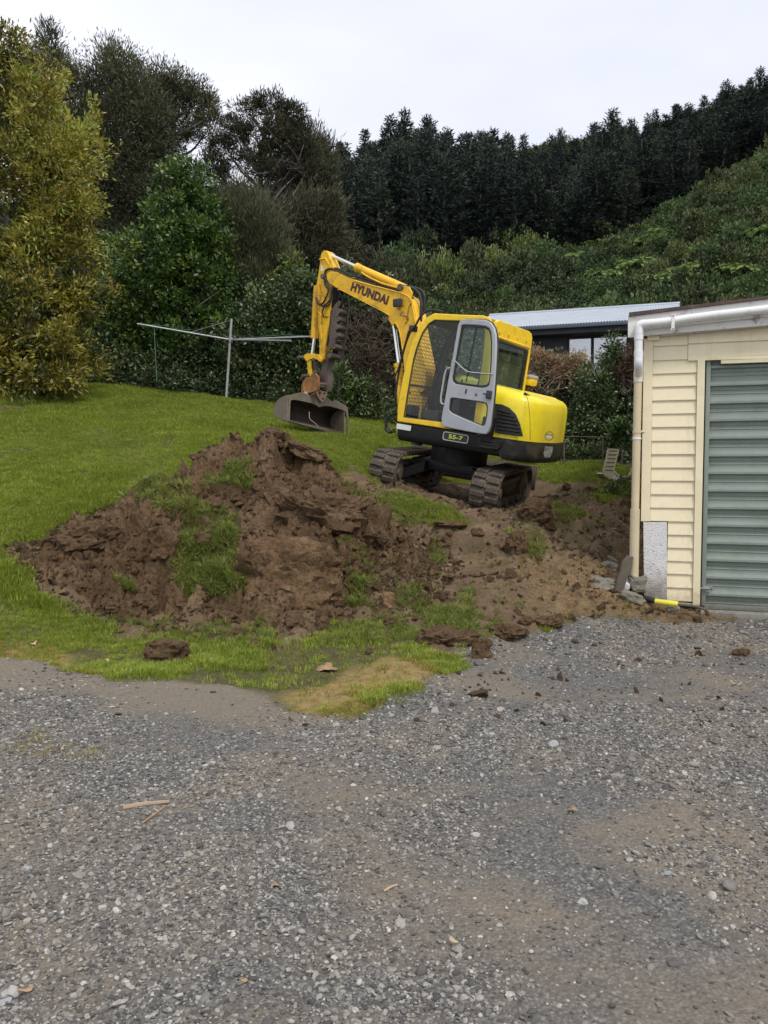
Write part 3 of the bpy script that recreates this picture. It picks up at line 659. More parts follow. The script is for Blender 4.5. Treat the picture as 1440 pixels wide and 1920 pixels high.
# crumbs of soil
CRU = [proto('crumb', rock_mesh('crumb', M['clod'], 200 + i, 1, .6, .8, 1.9, 1.25)) for i in range(6)]
PCc = []
for n, x0, x1, y0, y1, s0, pf in ((22000, -4.4, 1.2, 7.2, 10.6, .0125, 'pile'), (9000, -.3, 4, 7.5, 12.5, .012, 'soil'), (800, -4, 1.5, 6.3, 7.9, .018, 'rim'), (420, -.6, 3.2, 4.6, 7.8, .011, 'grav')):
    x, y = rnd_area(n, x0, x1, y0, y1); g, s = masks(x, y)[:2]; _, pin = pile_h(x, y); f = fbm(x * 2.2, y * 2.2, o=3, s=90)
    pr = {'pile': (pin > .15) * (.35 + (f > .05) * .6), 'soil': s * (.22 + .6 * (f > .12)), 'rim': (pin < .3) * sstep(-.7, 0, sdist(OUTL, x, y)) * .6, 'grav': g * .5}[pf]
    ok = RNG.random(n) < pr; x, y = x[ok], y[ok]; r = s0 * np.exp(RNG.normal(0, .5, len(x))); PCc.append(np.stack([x, y, surf(x, y) + r * .2, r], 1))
PCc = np.concatenate(PCc); scatter('soil_crumbs', PCc[:, :3], rots(len(PCc), .8), PCc[:, 3], CRU, RNG.integers(0, 6, len(PCc)))
# turf torn up on the heap and round the tracks
def turf_area(pts, n, k=1., jit=.0):
    """photo polygon -> points on top of the heap or ground"""
    W = np.array([hit_s(a, b)[:2] for a, b in pts]); x0, y0 = W.min(0); x1, y1 = W.max(0)
    x, y = rnd_area(n * 3, x0, x1, y0, y1); ok = sdist(W, x, y) + .05 * fbm(x * 5, y * 5, s=91) > 0; x, y = x[ok][:n], y[ok][:n]
    return np.stack([x, y, surf(x, y), k * RNG.uniform(.6, 1.3, len(x))], 1)
TU = [turf_area([(210, 925), (330, 900), (380, 925), (350, 960), (260, 950)], 420, .9), turf_area([(385, 895), (440, 870), (475, 890), (455, 930), (400, 925)], 300, .9),
      turf_area([(320, 950), (370, 935), (455, 990), (450, 1010), (380, 1015), (340, 990)], 520, .8), turf_area([(330, 1035), (440, 1010), (460, 1100), (440, 1130), (350, 1125), (335, 1080)], 800, 1.),
      turf_area([(210, 1085), (250, 1085), (245, 1115), (215, 1112)], 50, .7), turf_area([(640, 905), (700, 930), (740, 975), (715, 1000), (670, 950)], 260, .8), turf_area([(620, 1030), (700, 1040), (690, 1065), (620, 1060)], 60, .6),
      turf_area([(655, 1085), (695, 1085), (695, 1140), (660, 1140)], 110, .9), turf_area([(540, 815), (640, 870), (635, 890), (560, 845)], 140, .6), turf_area([(800, 1150), (885, 1150), (885, 1195), (815, 1195)], 420, .9)]
for p, s in GREEN:
    x0, y0 = p.min(0); x1, y1 = p.max(0); n = int(900 * s * (x1 - x0) * (y1 - y0)) + 60; x, y = rnd_area(n, x0, x1, y0, y1); ok = sdist(p, x, y) + .08 * fbm(x * 4, y * 4, s=92) > 0
    ok &= RNG.random(n) < .6; TU.append(np.stack([x[ok], y[ok], surf(x[ok], y[ok]), RNG.uniform(.35, .8, ok.sum())], 1))
x, y = rnd_area(2600, -3.6, 1.2, 6.6, 7.7); sdd = sdist(OUTL, x, y); ok = (sdd < .1) & (sdd > -.55) & (masks(x, y)[0] < .2) & (fbm(x * 2.5, y * 2.5, o=3, s=94) > -.05); TU.append(np.stack([x[ok], y[ok], surf(x[ok], y[ok]), RNG.uniform(.35, .8, ok.sum())], 1))
x, y = rnd_area(5000, -.2, 3.9, 7.7, 12.5); s = masks(x, y)[1]; ok = RNG.random(5000) < s * .35 * (fbm(x * 1.3, y * 1.3, o=3, s=93) > .12); TU.append(np.stack([x[ok], y[ok], surf(x[ok], y[ok]), RNG.uniform(.25, .6, ok.sum())], 1))
TU = np.concatenate(TU); scatter('torn_turf', TU[:, :3], rots(len(TU), .5), TU[:, 3], TW, RNG.integers(0, 4, len(TU)))
x, y = rnd_area(7000, 1., 4.2, 7.4, 9.8); st = masks(x, y)[3]; ok = (RNG.random(7000) < st * .3) ; S_ = np.stack([x[ok], y[ok], surf(x[ok], y[ok]) , RNG.uniform(.5, 1.1, ok.sum())], 1)
M['straw'] = grassmat('straw', [(0, (.13, .085, .045)), (.5, (.25, .17, .085)), (1, (.36, .26, .14))]); TS_ = [proto('straw', tuft_mesh('straw', M['straw'], 12, .07, .06, .0018, 60 + i, .9)) for i in range(3)]
scatter('straw_litter', S_[:, :3] + np.array([0, 0, .008]), np.stack([RNG.uniform(1.2, 1.8, len(S_)), RNG.uniform(-.3, .3, len(S_)), RNG.uniform(0, 6.28, len(S_))], 1), S_[:, 3], TS_, RNG.integers(0, 3, len(S_)))

# ================================================================== EXCAVATOR
_a, _th = R_(30), R_(9.1)
EF = np.array([-math.cos(_a) * math.cos(_th), math.sin(_a) * math.cos(_th), math.sin(_th)])
ER = np.array([math.sin(_a), math.cos(_a), .023]); ER -= EF * (ER @ EF); ER /= np.linalg.norm(ER)
EU = np.cross(ER, EF); EL = -ER; EC = np.array([1.04, 12.0, 1.08])
EM = Matrix(((EF[0], EL[0], EU[0], EC[0]), (EF[1], EL[1], EU[1], EC[1]), (EF[2], EL[2], EU[2], EC[2]), (0, 0, 0, 1)))
def tol(P): d = P - EC; return np.array([d @ EF, d @ EL, d @ EU])
def U3(x, y, l=.92):                       # a point of the side view drawing (enlarged x4.114) on the plane l
    p = tol(on_plane(730 + x / 4.114, 570 + y / 4.114, EC + l * EL, EL)); return p
def side(pts, l=.92): return [(U3(x, y, l)[0], U3(x, y, l)[2]) for x, y in pts]
ex = empty('excavator', mat=EM)
tag(ex, 'yellow and black tracked excavator with its grey cab door ajar', 'excavator')
EMI = EM.inverted()
X_, Y_, Z_ = Vector((1, 0, 0)), Vector((0, 1, 0)), Vector((0, 0, 1))

# ---- undercarriage -------------------------------------------------
hd = R_(20.5); _T = np.array([math.sin(hd), math.cos(hd), 0.]); _T -= EU * (_T @ EU); _T /= np.linalg.norm(_T)
TT = Vector((_T @ EF, _T @ EL, _T @ EU)).normalized(); TS = TT.cross(Z_)        # along the tracks (away), to the right
TRL, TRH, TRW = 2.42, .60, .40
def loop_pt(s, rr):                        # stadium, s in metres along it; returns along, up, tangent angle
    r = TRH / 2; st = TRL - TRH; c = math.pi * r; tot = 2 * st + 2 * c; s = s % tot
    if s < st: return (-st / 2 + s, rr, 0.0)
    s -= st
    if s < c: a = s / r; return (st / 2 + rr * math.sin(a), rr * math.cos(a), -a)
    s -= c
    if s < st: return (st / 2 - s, -rr, -math.pi)
    s -= st; a = s / r; return (-st / 2 - rr * math.sin(a), -rr * math.cos(a), -math.pi - a)
TOT = 2 * (TRL - TRH) + math.pi * TRH
def lug_mesh():
    bm = bmesh.new()                       # x along the belt, y across, z out
    w, l = .172, .098
    pts = [(-l / 2, -w / 2), (l / 2 - .018, -w / 2), (l / 2, w / 2), (-l / 2 + .018, w / 2)]
    lo = [bm.verts.new((a, b, 0)) for a, b in pts]; hi = [bm.verts.new((a * .84, b * .94, .034)) for a, b in pts]
    bm.faces.new(lo[::-1]); bm.faces.new(hi)
    for i in range(4): bm.faces.new((lo[i], lo[(i + 1) % 4], hi[(i + 1) % 4], hi[i]))
    bmesh.ops.bevel(bm, geom=[e for e in bm.edges if e.verts[0] in hi or e.verts[1] in hi], offset=.006, segments=1, affect='EDGES')
    me = bpy.data.meshes.new('track_lug'); bm.to_mesh(me); bm.free(); me.materials.append(M['rubber']); return me
LUG = lug_mesh()
def make_track(sx, lo):
    org = TS * sx + Z_ * (TRH / 2 + lo)
    Mt = Matrix((TT, -TS, Z_)).transposed().to_4x4(); Mt.translation = org
    bm = bmesh.new(); n = 96; ri, ro = TRH / 2 - .055, TRH / 2 - .028; rg = []
    for i in range(n):
        s = TOT * i / n; a0, u0, _ = loop_pt(s, ro); a1, u1, _ = loop_pt(s, ri)
        rg.append([bm.verts.new((a0, -TRW / 2, u0)), bm.verts.new((a0, TRW / 2, u0)), bm.verts.new((a1, TRW / 2, u1)), bm.verts.new((a1, -TRW / 2, u1))])
    for i in range(n):
        A, B = rg[i], rg[(i + 1) % n]
        for j in range(4): bm.faces.new((A[j], A[(j + 1) % 4], B[(j + 1) % 4], B[j]))
    t = bm_obj('rubber_track', bm, M['rubber'], ex, angle=35); t.matrix_basis = Mt
    nl = 40
    for i in range(nl):
        for sd, off in ((-1, 0), (1, .5)):
            a, u, ang = loop_pt(TOT * (i + off) / nl, TRH / 2 - .028)
            o = obj('track_lug', LUG, t); R = Matrix.Rotation(-ang, 4, 'Y')
            if sd < 0: R = R @ Matrix.Rotation(math.pi, 4, 'Z')
            o.matrix_basis = Matrix.Translation((a, sd * .102, u)) @ R
    # drive links in the gap between the two rows
    bm = bmesh.new()
    for i in range(46):
        a, u, ang = loop_pt(TOT * i / 46, TRH / 2 - .02); b_box(bm, (a, 0, u), (.05, .026, .014), Matrix.Rotation(-ang, 3, 'Y'), 0)
    tag(bm_obj('track_links', bm, M['trackin'], t), kind='stuff')
    # frame, idler, sprocket, rollers
    f = box('track_frame', (0, 0, -.01), (TRL - .62, .17, .2), M['blacksteel'], t, bevel=.02)
    bm = bmesh.new(); b_box(bm, (0, 0, .11), (TRL - 1.0, .2, .05), None, .01); bm_obj('frame_top', bm, M['trackin'], f)
    for nm, a in (('idler', -(TRL - TRH) / 2), ('sprocket', (TRL - TRH) / 2)):
        bm = bmesh.new(); r = TRH / 2 - .062
        b_tube(bm, [(a, -.13, 0), (a, .13, 0)], r, 28); b_tube(bm, [(a, -.15, 0), (a, .15, 0)], r * .62, 24); b_tube(bm, [(a, -.175, 0), (a, .175, 0)], r * .28, 16)
        w_ = bm_obj(nm, bm, M['trackin'], t, angle=35)
        if nm == 'sprocket':
            bm = bmesh.new()
            for k in range(16):
                an = k * math.pi / 8; b_box(bm, (a + math.cos(an) * (r + .005), 0, math.sin(an) * (r + .005)), (.03, .05, .03), Matrix.Rotation(-an, 3, 'Y'), .004)
            tag(bm_obj('sprocket_teeth', bm, M['trackin'], w_), kind='stuff')
    for k in range(4):
        a = -.62 + k * .41; tube('track_roller', [(a, -.14, -TRH / 2 + .115), (a, .14, -TRH / 2 + .115)], .065, M['trackin'], t, 18)
    return t
for sx, lo in ((-.745, .025), (.725, -.03)): make_track(sx, lo)
def tp(t, s, u): return TT * t + TS * s + Z_ * u
# car body: legs, centre box, swing bearing
bm = bmesh.new(); RM = Matrix((TT, -TS, Z_)).transposed()
b_box(bm, tp(0, 0, .46), (.72, 1.24, .15), RM, .02)
for s in (-1, 1):
    for t_ in (-.42, .42):
        vs = [tp(t_ - .11, s * .35, .52), tp(t_ + .11, s * .35, .52), tp(t_ * 1.3 + .11, s * .66, .37), tp(t_ * 1.3 - .11, s * .66, .37)]
        lo = [v - Z_ * .15 for v in vs]; a = [bm.verts.new(v) for v in vs]; b = [bm.verts.new(v) for v in lo]
        bm.faces.new(a); bm.faces.new(b[::-1])
        for i in range(4): bm.faces.new((a[i], b[i], b[(i + 1) % 4], a[(i + 1) % 4]))
bmesh.ops.recalc_face_normals(bm, faces=bm.faces[:])
bm_obj('car_body', bm, M['blacksteel'], ex, angle=35)
tube('swing_bearing', [(0, 0, .52), (0, 0, .80)], .42, M['blacksteel'], ex, 40)
# dozer blade carried at the far end
bl = empty('dozer_blade', parent=ex)
bm = bmesh.new(); pr = []
for i in range(8):
    an = -.7 + 1.4 * i / 7; pr.append((1.46 - .16 * math.cos(an) + .16, .34 + .2 * math.sin(an) / .65))
for sgn, off in ((1, 0), (-1, .025)): pass
rows = [[bm.verts.new(tp(a + o, s, u)) for a, u in pr] for o in (0, .03) for s in (-.93, .93)]
A, B, C_, D = rows
for i in range(7):
    bm.faces.new((A[i], A[i + 1], B[i + 1], B[i])); bm.faces.new((C_[i], D[i], D[i + 1], C_[i + 1])); bm.faces.new((A[i], C_[i], C_[i + 1], A[i + 1])); bm.faces.new((B[i], B[i + 1], D[i + 1], D[i]))
bm.faces.new((A[0], B[0], D[0], C_[0])); bm.faces.new((A[7], C_[7], D[7], B[7])); bmesh.ops.recalc_face_normals(bm, faces=bm.faces[:])
bm_obj('blade', bm, M['brownsteel'], bl)
for s in (-.32, .32): tube('blade_arm', [tp(.3, s, .42), tp(1.42, s, .3)], .05, M['blacksteel'], bl, 8)

# ---- upper body ----------------------------------------------------
def loft(name, rings, m, parent, angle=38, cap=(True, True)):
    bm = bmesh.new(); R = [[bm.verts.new(p) for p in r] for r in rings]; n = len(R[0])
    for i in range(len(R) - 1):
        for j in range(n): bm.faces.new((R[i][j], R[i][(j + 1) % n], R[i + 1][(j + 1) % n], R[i + 1][j]))
    if cap[0]: bm.faces.new(R[0][::-1])
    if cap[1]: bm.faces.new(R[-1])
    bmesh.ops.recalc_face_normals(bm, faces=bm.faces[:])
    return bm_obj(name, bm, m, parent, angle=angle)
def arc_tail():
    pts = []
    for i in range(13):
        an = math.pi / 2 * i / 12; pts.append((-1.06 - .36 * math.sin(an) ** .9, .92 - .42 * (1 - math.cos(an))))
    for i in range(1, 6): t = i / 6; pts.append((-1.42 + .07 * t - .05 * math.sin(math.pi * t), .5 - t))
    for i in range(13):
        an = math.pi / 2 * (1 - i / 12); pts.append((-1.06 - .29 * math.sin(an) ** .9, -(.92 - .42 * (1 - math.cos(an)))))
    return pts
TAIL = arc_tail()
def ring(plan, u, inset=0.0, slope=0.0, ref=-1.65):
    P = [Vector((a, b, 0)) for a, b in plan]; n = len(P); o = []
    for i in range(n):
        d = (P[(i + 1) % n] - P[i - 1]); nrm = Vector((-d.y, d.x, 0)).normalized()   # plan goes counter-clockwise seen from above
        q = P[i] + nrm * inset; o.append((q.x, q.y, u + slope * (P[i].x - ref)))
    return o
cov_plan = [(.35, -.12), (-.60, -.12), (-.62, .92)] + TAIL[0:] + [(.35, -.92)]
cov_plan = [(-.62, .5), (-.62, .92), (-.9, .922)] + TAIL + [(-.7, -.92), (.35, -.92), (.45, -.8), (.45, -.2), (.35, -.14), (-.62, -.14)]
# the plan above runs counter-clockwise: front-left corner, left side, tail, right side, back to the cab
def bulge(u): return .0
cover = loft('engine_cover', [ring(cov_plan, 1.025, .004), ring(cov_plan, 1.2, 0), ring(cov_plan, 1.42, .008, .03), ring(cov_plan, 1.50, .02, .055), ring(cov_plan, 1.545, .05, .08), ring(cov_plan, 1.575, .10, .10), ring(cov_plan, 1.59, .17, .11)], M['cover'], ex, 50)
sk_plan = [(.60, .5), (.60, .88), (.55, .915), (-.9, .922)] + TAIL + [(.2, -.92), (.55, -.85), (.60, -.5)]
loft('skirt', [ring(sk_plan, .775, .05, .0), ring(sk_plan, .80, .015, .0), ring(sk_plan, .86, .0), ring(sk_plan, 1.022, -.004)], M['blacksteel'], ex, 40)
ct_plan = [(-1.0, .2), (-1.0, .926)] + [(a, b * 1.006) for a, b in TAIL] + [(-1.0, -.926)]
loft('counterweight_base', [ring(ct_plan, .745, .04), ring(ct_plan, .77, .01), ring(ct_plan, .83, -.012), ring(ct_plan, 1.012, -.012)], M['tailsteel'], ex, 40)
# worn pale patch on the counterweight
pm = paint('bare_worn_metal', (.32, .31, .30), .5, (.2, .19, .18), (.05, .045, .04), .8, 18, lo=.45, hi=.6)
def on_side_pt(x, y, segP, segN):
    P0 = EC + segP[0] * EF + segP[1] * EL; n = segN[0] * EF + segN[1] * EL; return Vector(tol(on_plane(730 + x / 4.114, 570 + y / 4.114, P0, n)))
sP, sN = (-1.345, .765), (-.64, .77)
c = on_side_pt(1232, 1018, sP, sN); ta = Vector((.77, .64, 0))
nv = Vector((-.64, .77, 0)); c = c + nv * .004
def cyl_ring(name, c, n, r0, r1, th, m, parent, k=40):
    a = n.orthogonal().normalized(); b = n.cross(a)
    ol = [[(r1 * math.cos(2 * math.pi * i / k), r1 * math.sin(2 * math.pi * i / k)) for i in range(k)]]
    if r0 > 0: ol.append([(r0 * math.cos(2 * math.pi * i / k), r0 * math.sin(2 * math.pi * i / k)) for i in range(k)])
    return plate(name, ol, c, a, b, th, m, parent, bevel=.0005)
em = cyl_ring('emblem', c, nv, .052, .060, .004, M['interior'], ex)
for k, (dy, ry) in enumerate(((.010, .012), (-.008, .020))):
    plate('emblem_oval', [[(.046 * math.cos(t), ry * math.sin(t)) for t in [2 * math.pi * i / 24 for i in range(24)]]], c + Z_ * dy + nv * (.001 + .001 * k), ta * -1, Z_, .003, (M['interior'], M['greyline'])[k], em, bevel=.0005)
pt = side([(1195, 1095), (1255, 1100), (1255, 1150), (1225, 1190), (1190, 1160)], .85)
c2 = on_side_pt(1225, 1140, (-1.345, .78), sN)
plate('worn_patch', [[(-.06, .07), (.05, .075), (.055, .0), (.03, -.07), (-.03, -.085), (-.065, -.03)]], c2 + nv * .012, ta * -1, Z_, .003, pm, ex, bevel=.001)
# grille
go = side([(800, 768), (868, 774), (925, 800), (975, 850), (1008, 925), (1032, 1022), (925, 1008), (815, 990)], .925)
XZ = (Vector((0, .926, 0)), X_, Z_)
gr = plate('grille', [go], XZ[0], X_, Z_, .012, M['interior'], ex, bevel=.002)
gp = np.array(go)
for yy in (822, 850, 880, 910, 940, 968, 993):
    a = U3(835, yy - 4, .934); xr = {822: 935, 850: 965, 880: 982, 910: 993, 940: 1004, 968: 1012, 993: 1018}[yy]; b = U3(xr, yy + 22, .934)
    tube('grille_slat', [(a[0], .938, a[2]), (b[0], .938, b[2])], .013, M['blacksteel'], gr, 6)
# seams in the cover
tube('cover_seam', spline([Vector(U3(x, y, l)) + Y_ * .0 for x, y, l in ((1052, 690, .83), (1072, 760, .90), (1083, 860, .916), (1086, 960, .915), (1086, 1055, .914))], 4), .0035, M['interior'], ex, 6)
tube('cover_seam', [Vector(U3(1045, 692, .80)), Vector(U3(1110, 728, .55))], .02, M['interior'], ex, 8)
# step, battery cover and lower steps on the skirt
st_ = box('step_box', Vector(((U3(765, 960)[0]), .94, U3(765, 970)[2])), (.17, .07, .34), M['blacksteel'], ex, bevel=.02)
bs = plate('side_step', [side([(690, 1030), (870, 1050), (870, 1080), (845, 1118), (800, 1128), (680, 1105)], .935)], Vector((0, .94, 0)), X_, Z_, .03, M['blacksteel'], ex, bevel=.008)
for y in (1048, 1072, 1098):
    a, b = U3(695, y, .96), U3(835, y + 20, .96); tube('step_rung', [(a[0], .96, a[2]), (b[0], .96, b[2])], .008, M['tailsteel'], bs, 6)
tube('skirt_handle', spline([Vector(U3(x, y, .955)) for x, y in ((868, 1045), (872, 1075), (860, 1100), (825, 1122))], 4), .008, M['hose'], ex, 6)
# badge and data plate
def rrect(w, h, r, k=4):
    o = []
    for cx, cy, a0 in ((w / 2 - r, h / 2 - r, 0), (-w / 2 + r, h / 2 - r, 90), (-w / 2 + r, -h / 2 + r, 180), (w / 2 - r, -h / 2 + r, 270)):
        for i in range(k + 1): a = R_(a0 + 90 * i / k); o.append((cx + r * math.cos(a), cy + r * math.sin(a)))
    return o
bc = Vector(U3(512, 1030, .925)); bc.y = .931
ba = empty('model_badge', parent=ex); ba.matrix_basis = Matrix.Identity(4)
AXL = Vector((-1, 0, -.012)); AYL = Z_
plate('badge_rim', [rrect(.385, .118, .03), rrect(.362, .095, .022)], bc, AXL, AYL, .006, M['greyline'], ba, bevel=.001)
plate('badge_plate', [rrect(.365, .098, .022)], bc - Y_ * .002, AXL, AYL, .004, M['interior'], ba, bevel=.001)
lettering('lettering', '55-7', bc + Y_ * .0025, AXL, AYL, .078, M['limetext'], ba, 1.5, .001, .0022)
pc = Vector(U3(112, 950, .925)); pc.y = .929
plate('data_plate', [rrect(.235, .075, .01)], pc, AXL, AYL, .004, M['white'], ex, bevel=.001)

# ---- cab -----------------------------------------------------------
oL = [(58, 905), (62, 800), (78, 690), (108, 540), (140, 400), (182, 275), (228, 180), (282, 105), (345, 70), (540, 82)]
iL = [(112, 845), (122, 790), (138, 690), (160, 560), (185, 420), (217, 310), (257, 217), (303, 152), (348, 124), (540, 130)]
OUT = side(oL) + [(-.48, 2.585), (-.58, 2.56), (-.63, 2.47), (-.65, 2.2), (-.66, 1.035)]
INN = side(iL) + [(-.42, 2.46), (-.49, 2.44), (-.53, 2.38), (-.55, 2.2), (-.56, 1.13)]
INN[0] = (INN[0][0] + .0, INN[0][1] - .05); INN = INN + []
CL, CR = .92, -.12
cabe = empty('cab', parent=ex)
plate('side_frame', [OUT, INN], Vector((0, CL - .03, 0)), X_, Z_, .06, M['cab'], cabe, bevel=.014)
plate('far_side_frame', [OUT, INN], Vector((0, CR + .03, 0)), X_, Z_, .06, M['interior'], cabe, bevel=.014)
# black rubber seal just inside the opening
seal = [((a[0] * .985 + .0), a[1]) for a in INN]
tube('door_seal', [(a, CL - .012, b) for a, b in INN] + [(INN[0][0], CL - .012, INN[0][1])], .011, M['interior'], cabe, 6)
# roof: sheet following the top of the outline, front visor to rear
top = OUT[7:13]
def strip(name, prof, th, l0, l1, m, parent, angle=40):
    bm = bmesh.new(); P = [Vector((a, 0, b)) for a, b in prof]; A = []
    for i, p in enumerate(P):
        d = (P[min(i + 1, len(P) - 1)] - P[max(i - 1, 0)]).normalized(); nrm = Vector((d.z, 0, -d.x)); nrm = nrm if th > 0 else -nrm
        q = p + nrm * abs(th); A.append([bm.verts.new((p.x, l0, p.z)), bm.verts.new((p.x, l1, p.z)), bm.verts.new((q.x, l1, q.z)), bm.verts.new((q.x, l0, q.z))])
    for i in range(len(A) - 1):
        for j in range(4): bm.faces.new((A[i][j], A[i][(j + 1) % 4], A[i + 1][(j + 1) % 4], A[i + 1][j]))
    bm.faces.new(A[0]); bm.faces.new(A[-1][::-1]); bmesh.ops.recalc_face_normals(bm, faces=bm.faces[:])
    return bm_obj(name, bm, m, parent, angle=angle)
strip('roof', [(a, b - .004) for a, b in OUT[7:12]], -.045, CR + .055, CL - .055, M['cab'], cabe)
strip('roof_lining', [(a, b - .055) for a, b in OUT[7:12]], -.02, CR + .06, CL - .06, M['interior'], cabe)
# rear wall with window
A0, B0 = Vector((-.655, CL, 0)), Vector((-.80, CR, 0)); ra = (B0 - A0).normalized(); wl = (B0 - A0).length
rn = Z_.cross(ra)
ro = [(0, 1.5), (0, 2.46), (.02, 2.52), (.08, 2.548), (wl - .12, 2.515), (wl - .05, 2.49), (wl - .01, 2.44), (wl, 2.36), (wl, 1.5)]
rh = [(.07, 1.69), (.06, 2.285), (.08, 2.31), (wl - .09, 2.265), (wl - .07, 2.24), (wl - .08, 1.70), (wl - .10, 1.68), (.09, 1.67)]
rf = plate('rear_frame', [ro, rh], A0 + rn * -.0 + Vector((.0, 0, 0)), ra, Z_, .05, M['cab'], cabe, bevel=.01)
def rp(s, u, off=0.0): return A0 + ra * s + Z_ * u + rn * off
sg = 1 if (rn.x < 0) else -1
plate('rear_seal', [[(a + (.0), b) for a, b in rh], [(wl / 2 + (a - wl / 2) * .93, 1.985 + (b - 1.985) * .9) for a, b in rh]], A0 + rn * sg * .02, ra, Z_, .02, M['interior'], rf, bevel=.002)
plate('rear_glass', [[(wl / 2 + (a - wl / 2) * .98, 1.985 + (b - 1.985) * .98) for a, b in rh]], A0, ra, Z_, .006, M['rearglass'], rf, bevel=.001)
for s in (.12, .36, .60, .84):
    cyl_ring('roof_bolt', rp(s * wl, 2.40 - .03 * s, sg * .032), rn, 0, .018, .012, M['cab'], rf, 14)
# rain gutter lip over the rear band
tube('roof_lip', [rp(.02, 2.335, sg * .03), rp(wl - .04, 2.295, sg * .03)], .012, M['cab'], rf, 8)
# B pillar
strip('door_pillar', [(-.50, 2.46), (-.52, 2.2), (-.55, 1.7), (-.56, 1.05)], .07, CL - .10, CL - .035, M['cab'], cabe)
# floor
bm = bmesh.new(); b_box(bm, (0, (CL + CR) / 2, 1.06), (1.2, CL - CR - .1, .05)); bm_obj('cab_floor', bm, M['interior'], cabe)
box('lower_back_wall', (-.6, (CL + CR) / 2, 1.3), (.05, CL - CR - .12, .5), M['interior'], cabe)
# fixed front side pane
fp = side([(118, 842), (128, 790), (142, 690), (163, 560), (188, 420), (220, 312), (259, 220), (305, 156), (349, 128), (535, 134), (500, 330), (460, 560), (420, 780), (405, 915)], .9)
plate('side_pane', [fp], Vector((0, .895, 0)), X_, Z_, .006, M['clearglass'], cabe, bevel=.001)
# front guard mesh and its frame, following the front of the cab
FR = side([(62, 880), (70, 760), (90, 640), (118, 520), (148, 395), (190, 270), (235, 180), (285, 112)], .92)
bm = bmesh.new()
def along(prof, n):
    P = np.array(prof); d = np.concatenate([[0], np.cumsum(np.hypot(*np.diff(P, axis=0).T))]); s = np.linspace(0, d[-1], n)
    return [(float(np.interp(q, d, P[:, 0])), float(np.interp(q, d, P[:, 1]))) for q in s]
for i in range(19):
    l = CR + .1 + (CL - CR - .2) * i / 18; b_tube(bm, [(a + .015, l, b) for a, b in along(FR, 9)], .0036, 4, False)
for a, b in along(FR, 30): b_tube(bm, [(a + .015, CR + .06, b), (a + .015, CL - .06, b)], .0036, 4, False)
bm_obj('front_guard_mesh', bm, M['interior'], cabe)
for a, b in (along(FR, 10)[3],): tube('guard_bar', [(a, CR + .05, b), (a, CL - .05, b)], .016, M['interior'], cabe, 8)
for l in (CR + .06, CL - .05): tube('guard_bar', [(a + .02, l, b) for a, b in along(FR, 10)], .012, M['interior'], cabe, 8)
# outer hand rail in front of the frame
tube('front_hand_rail', spline([Vector(U3(x, y, .86)) for x, y in ((40, 770), (55, 640), (95, 420), (150, 240), (205, 160), (250, 85), (320, 48), (420, 60))], 5), .016, M['hose'], cabe, 8)
tube('front_hand_rail', spline([Vector(U3(x, y, .9)) for x, y in ((45, 560), (75, 480), (110, 350), (150, 205))], 4), .012, M['hose'], cabe, 8)
wl_ = box('cab_work_light', Vector(U3(185, 190, .8)), (.10, .10, .09), M['interior'], cabe, bevel=.02)
# seat, consoles, levers, pedals, window bars on the far side
se = empty('seat', parent=cabe)
box('seat_cushion', (-.22, .38, 1.42), (.46, .46, .14), M['interior'], se, Matrix.Rotation(R_(4), 3, 'Y'), .05)
box('seat_back', (-.46, .38, 1.80), (.13, .44, .66), M['interior'], se, Matrix.Rotation(R_(-10), 3, 'Y'), .05)
box('headrest', (-.53, .38, 2.17), (.09, .26, .16), M['interior'], se, Matrix.Rotation(R_(-10), 3, 'Y'), .035)
box('seat_base', (-.24, .38, 1.2), (.42, .36, .28), M['interior'], se, bevel=.02)
for l in (.68, .08):
    cns = box('side_console', (-.12, l, 1.52), (.42, .13, .10), M['interior'], cabe, bevel=.03); tube('joystick', [(.06, l, 1.55), (.09, l, 1.68), (.085, l, 1.74)], .016, M['interior'], cns, 8); 
    box('console_leg', (-.15, l, 1.28), (.16, .09, .42), M['interior'], cabe, bevel=.02)
for l in (.34, .44):
    tube('travel_lever', [(.30, l, 1.10), (.24, l, 1.45), (.14, l, 1.80), (.12, l, 1.86)], .011, M['interior'], cabe, 8); box('pedal', (.36, l, 1.13), (.17, .07, .03), M['interior'], cabe, Matrix.Rotation(R_(-20), 3, 'Y'), .008)
box('monitor', (.22, .12, 1.62), (.06, .14, .16), M['interior'], cabe, bevel=.015)
tube('console_arm', [Vector(U3(x, y, .55)) for x, y in ((245, 860), (300, 740), (345, 600), (395, 575))], .013, M['interior'], cabe, 8)
box('floor_box', Vector(U3(350, 860, .6)), (.26, .3, .14), M['interior'], cabe, bevel=.03)
box('floor_box', Vector(U3(165, 830, .5)), (.16, .26, .2), M['interior'], cabe, bevel=.03)
box('far_window_post', (-.16, CR + .04, 1.75), (.035, .03, 1.3), M['interior'], cabe, bevel=.005)
box('far_window_rail', (.0, CR + .04, 1.50), (1.1, .03, .035), M['interior'], cabe, bevel=.005)
tube('grab_handle', spline([Vector(U3(x, y, .955)) for x, y in ((470, 492), (445, 500), (428, 540), (410, 640), (398, 720), (400, 762), (418, 775))], 4), .012, M['doorgrey'], cabe, 8)

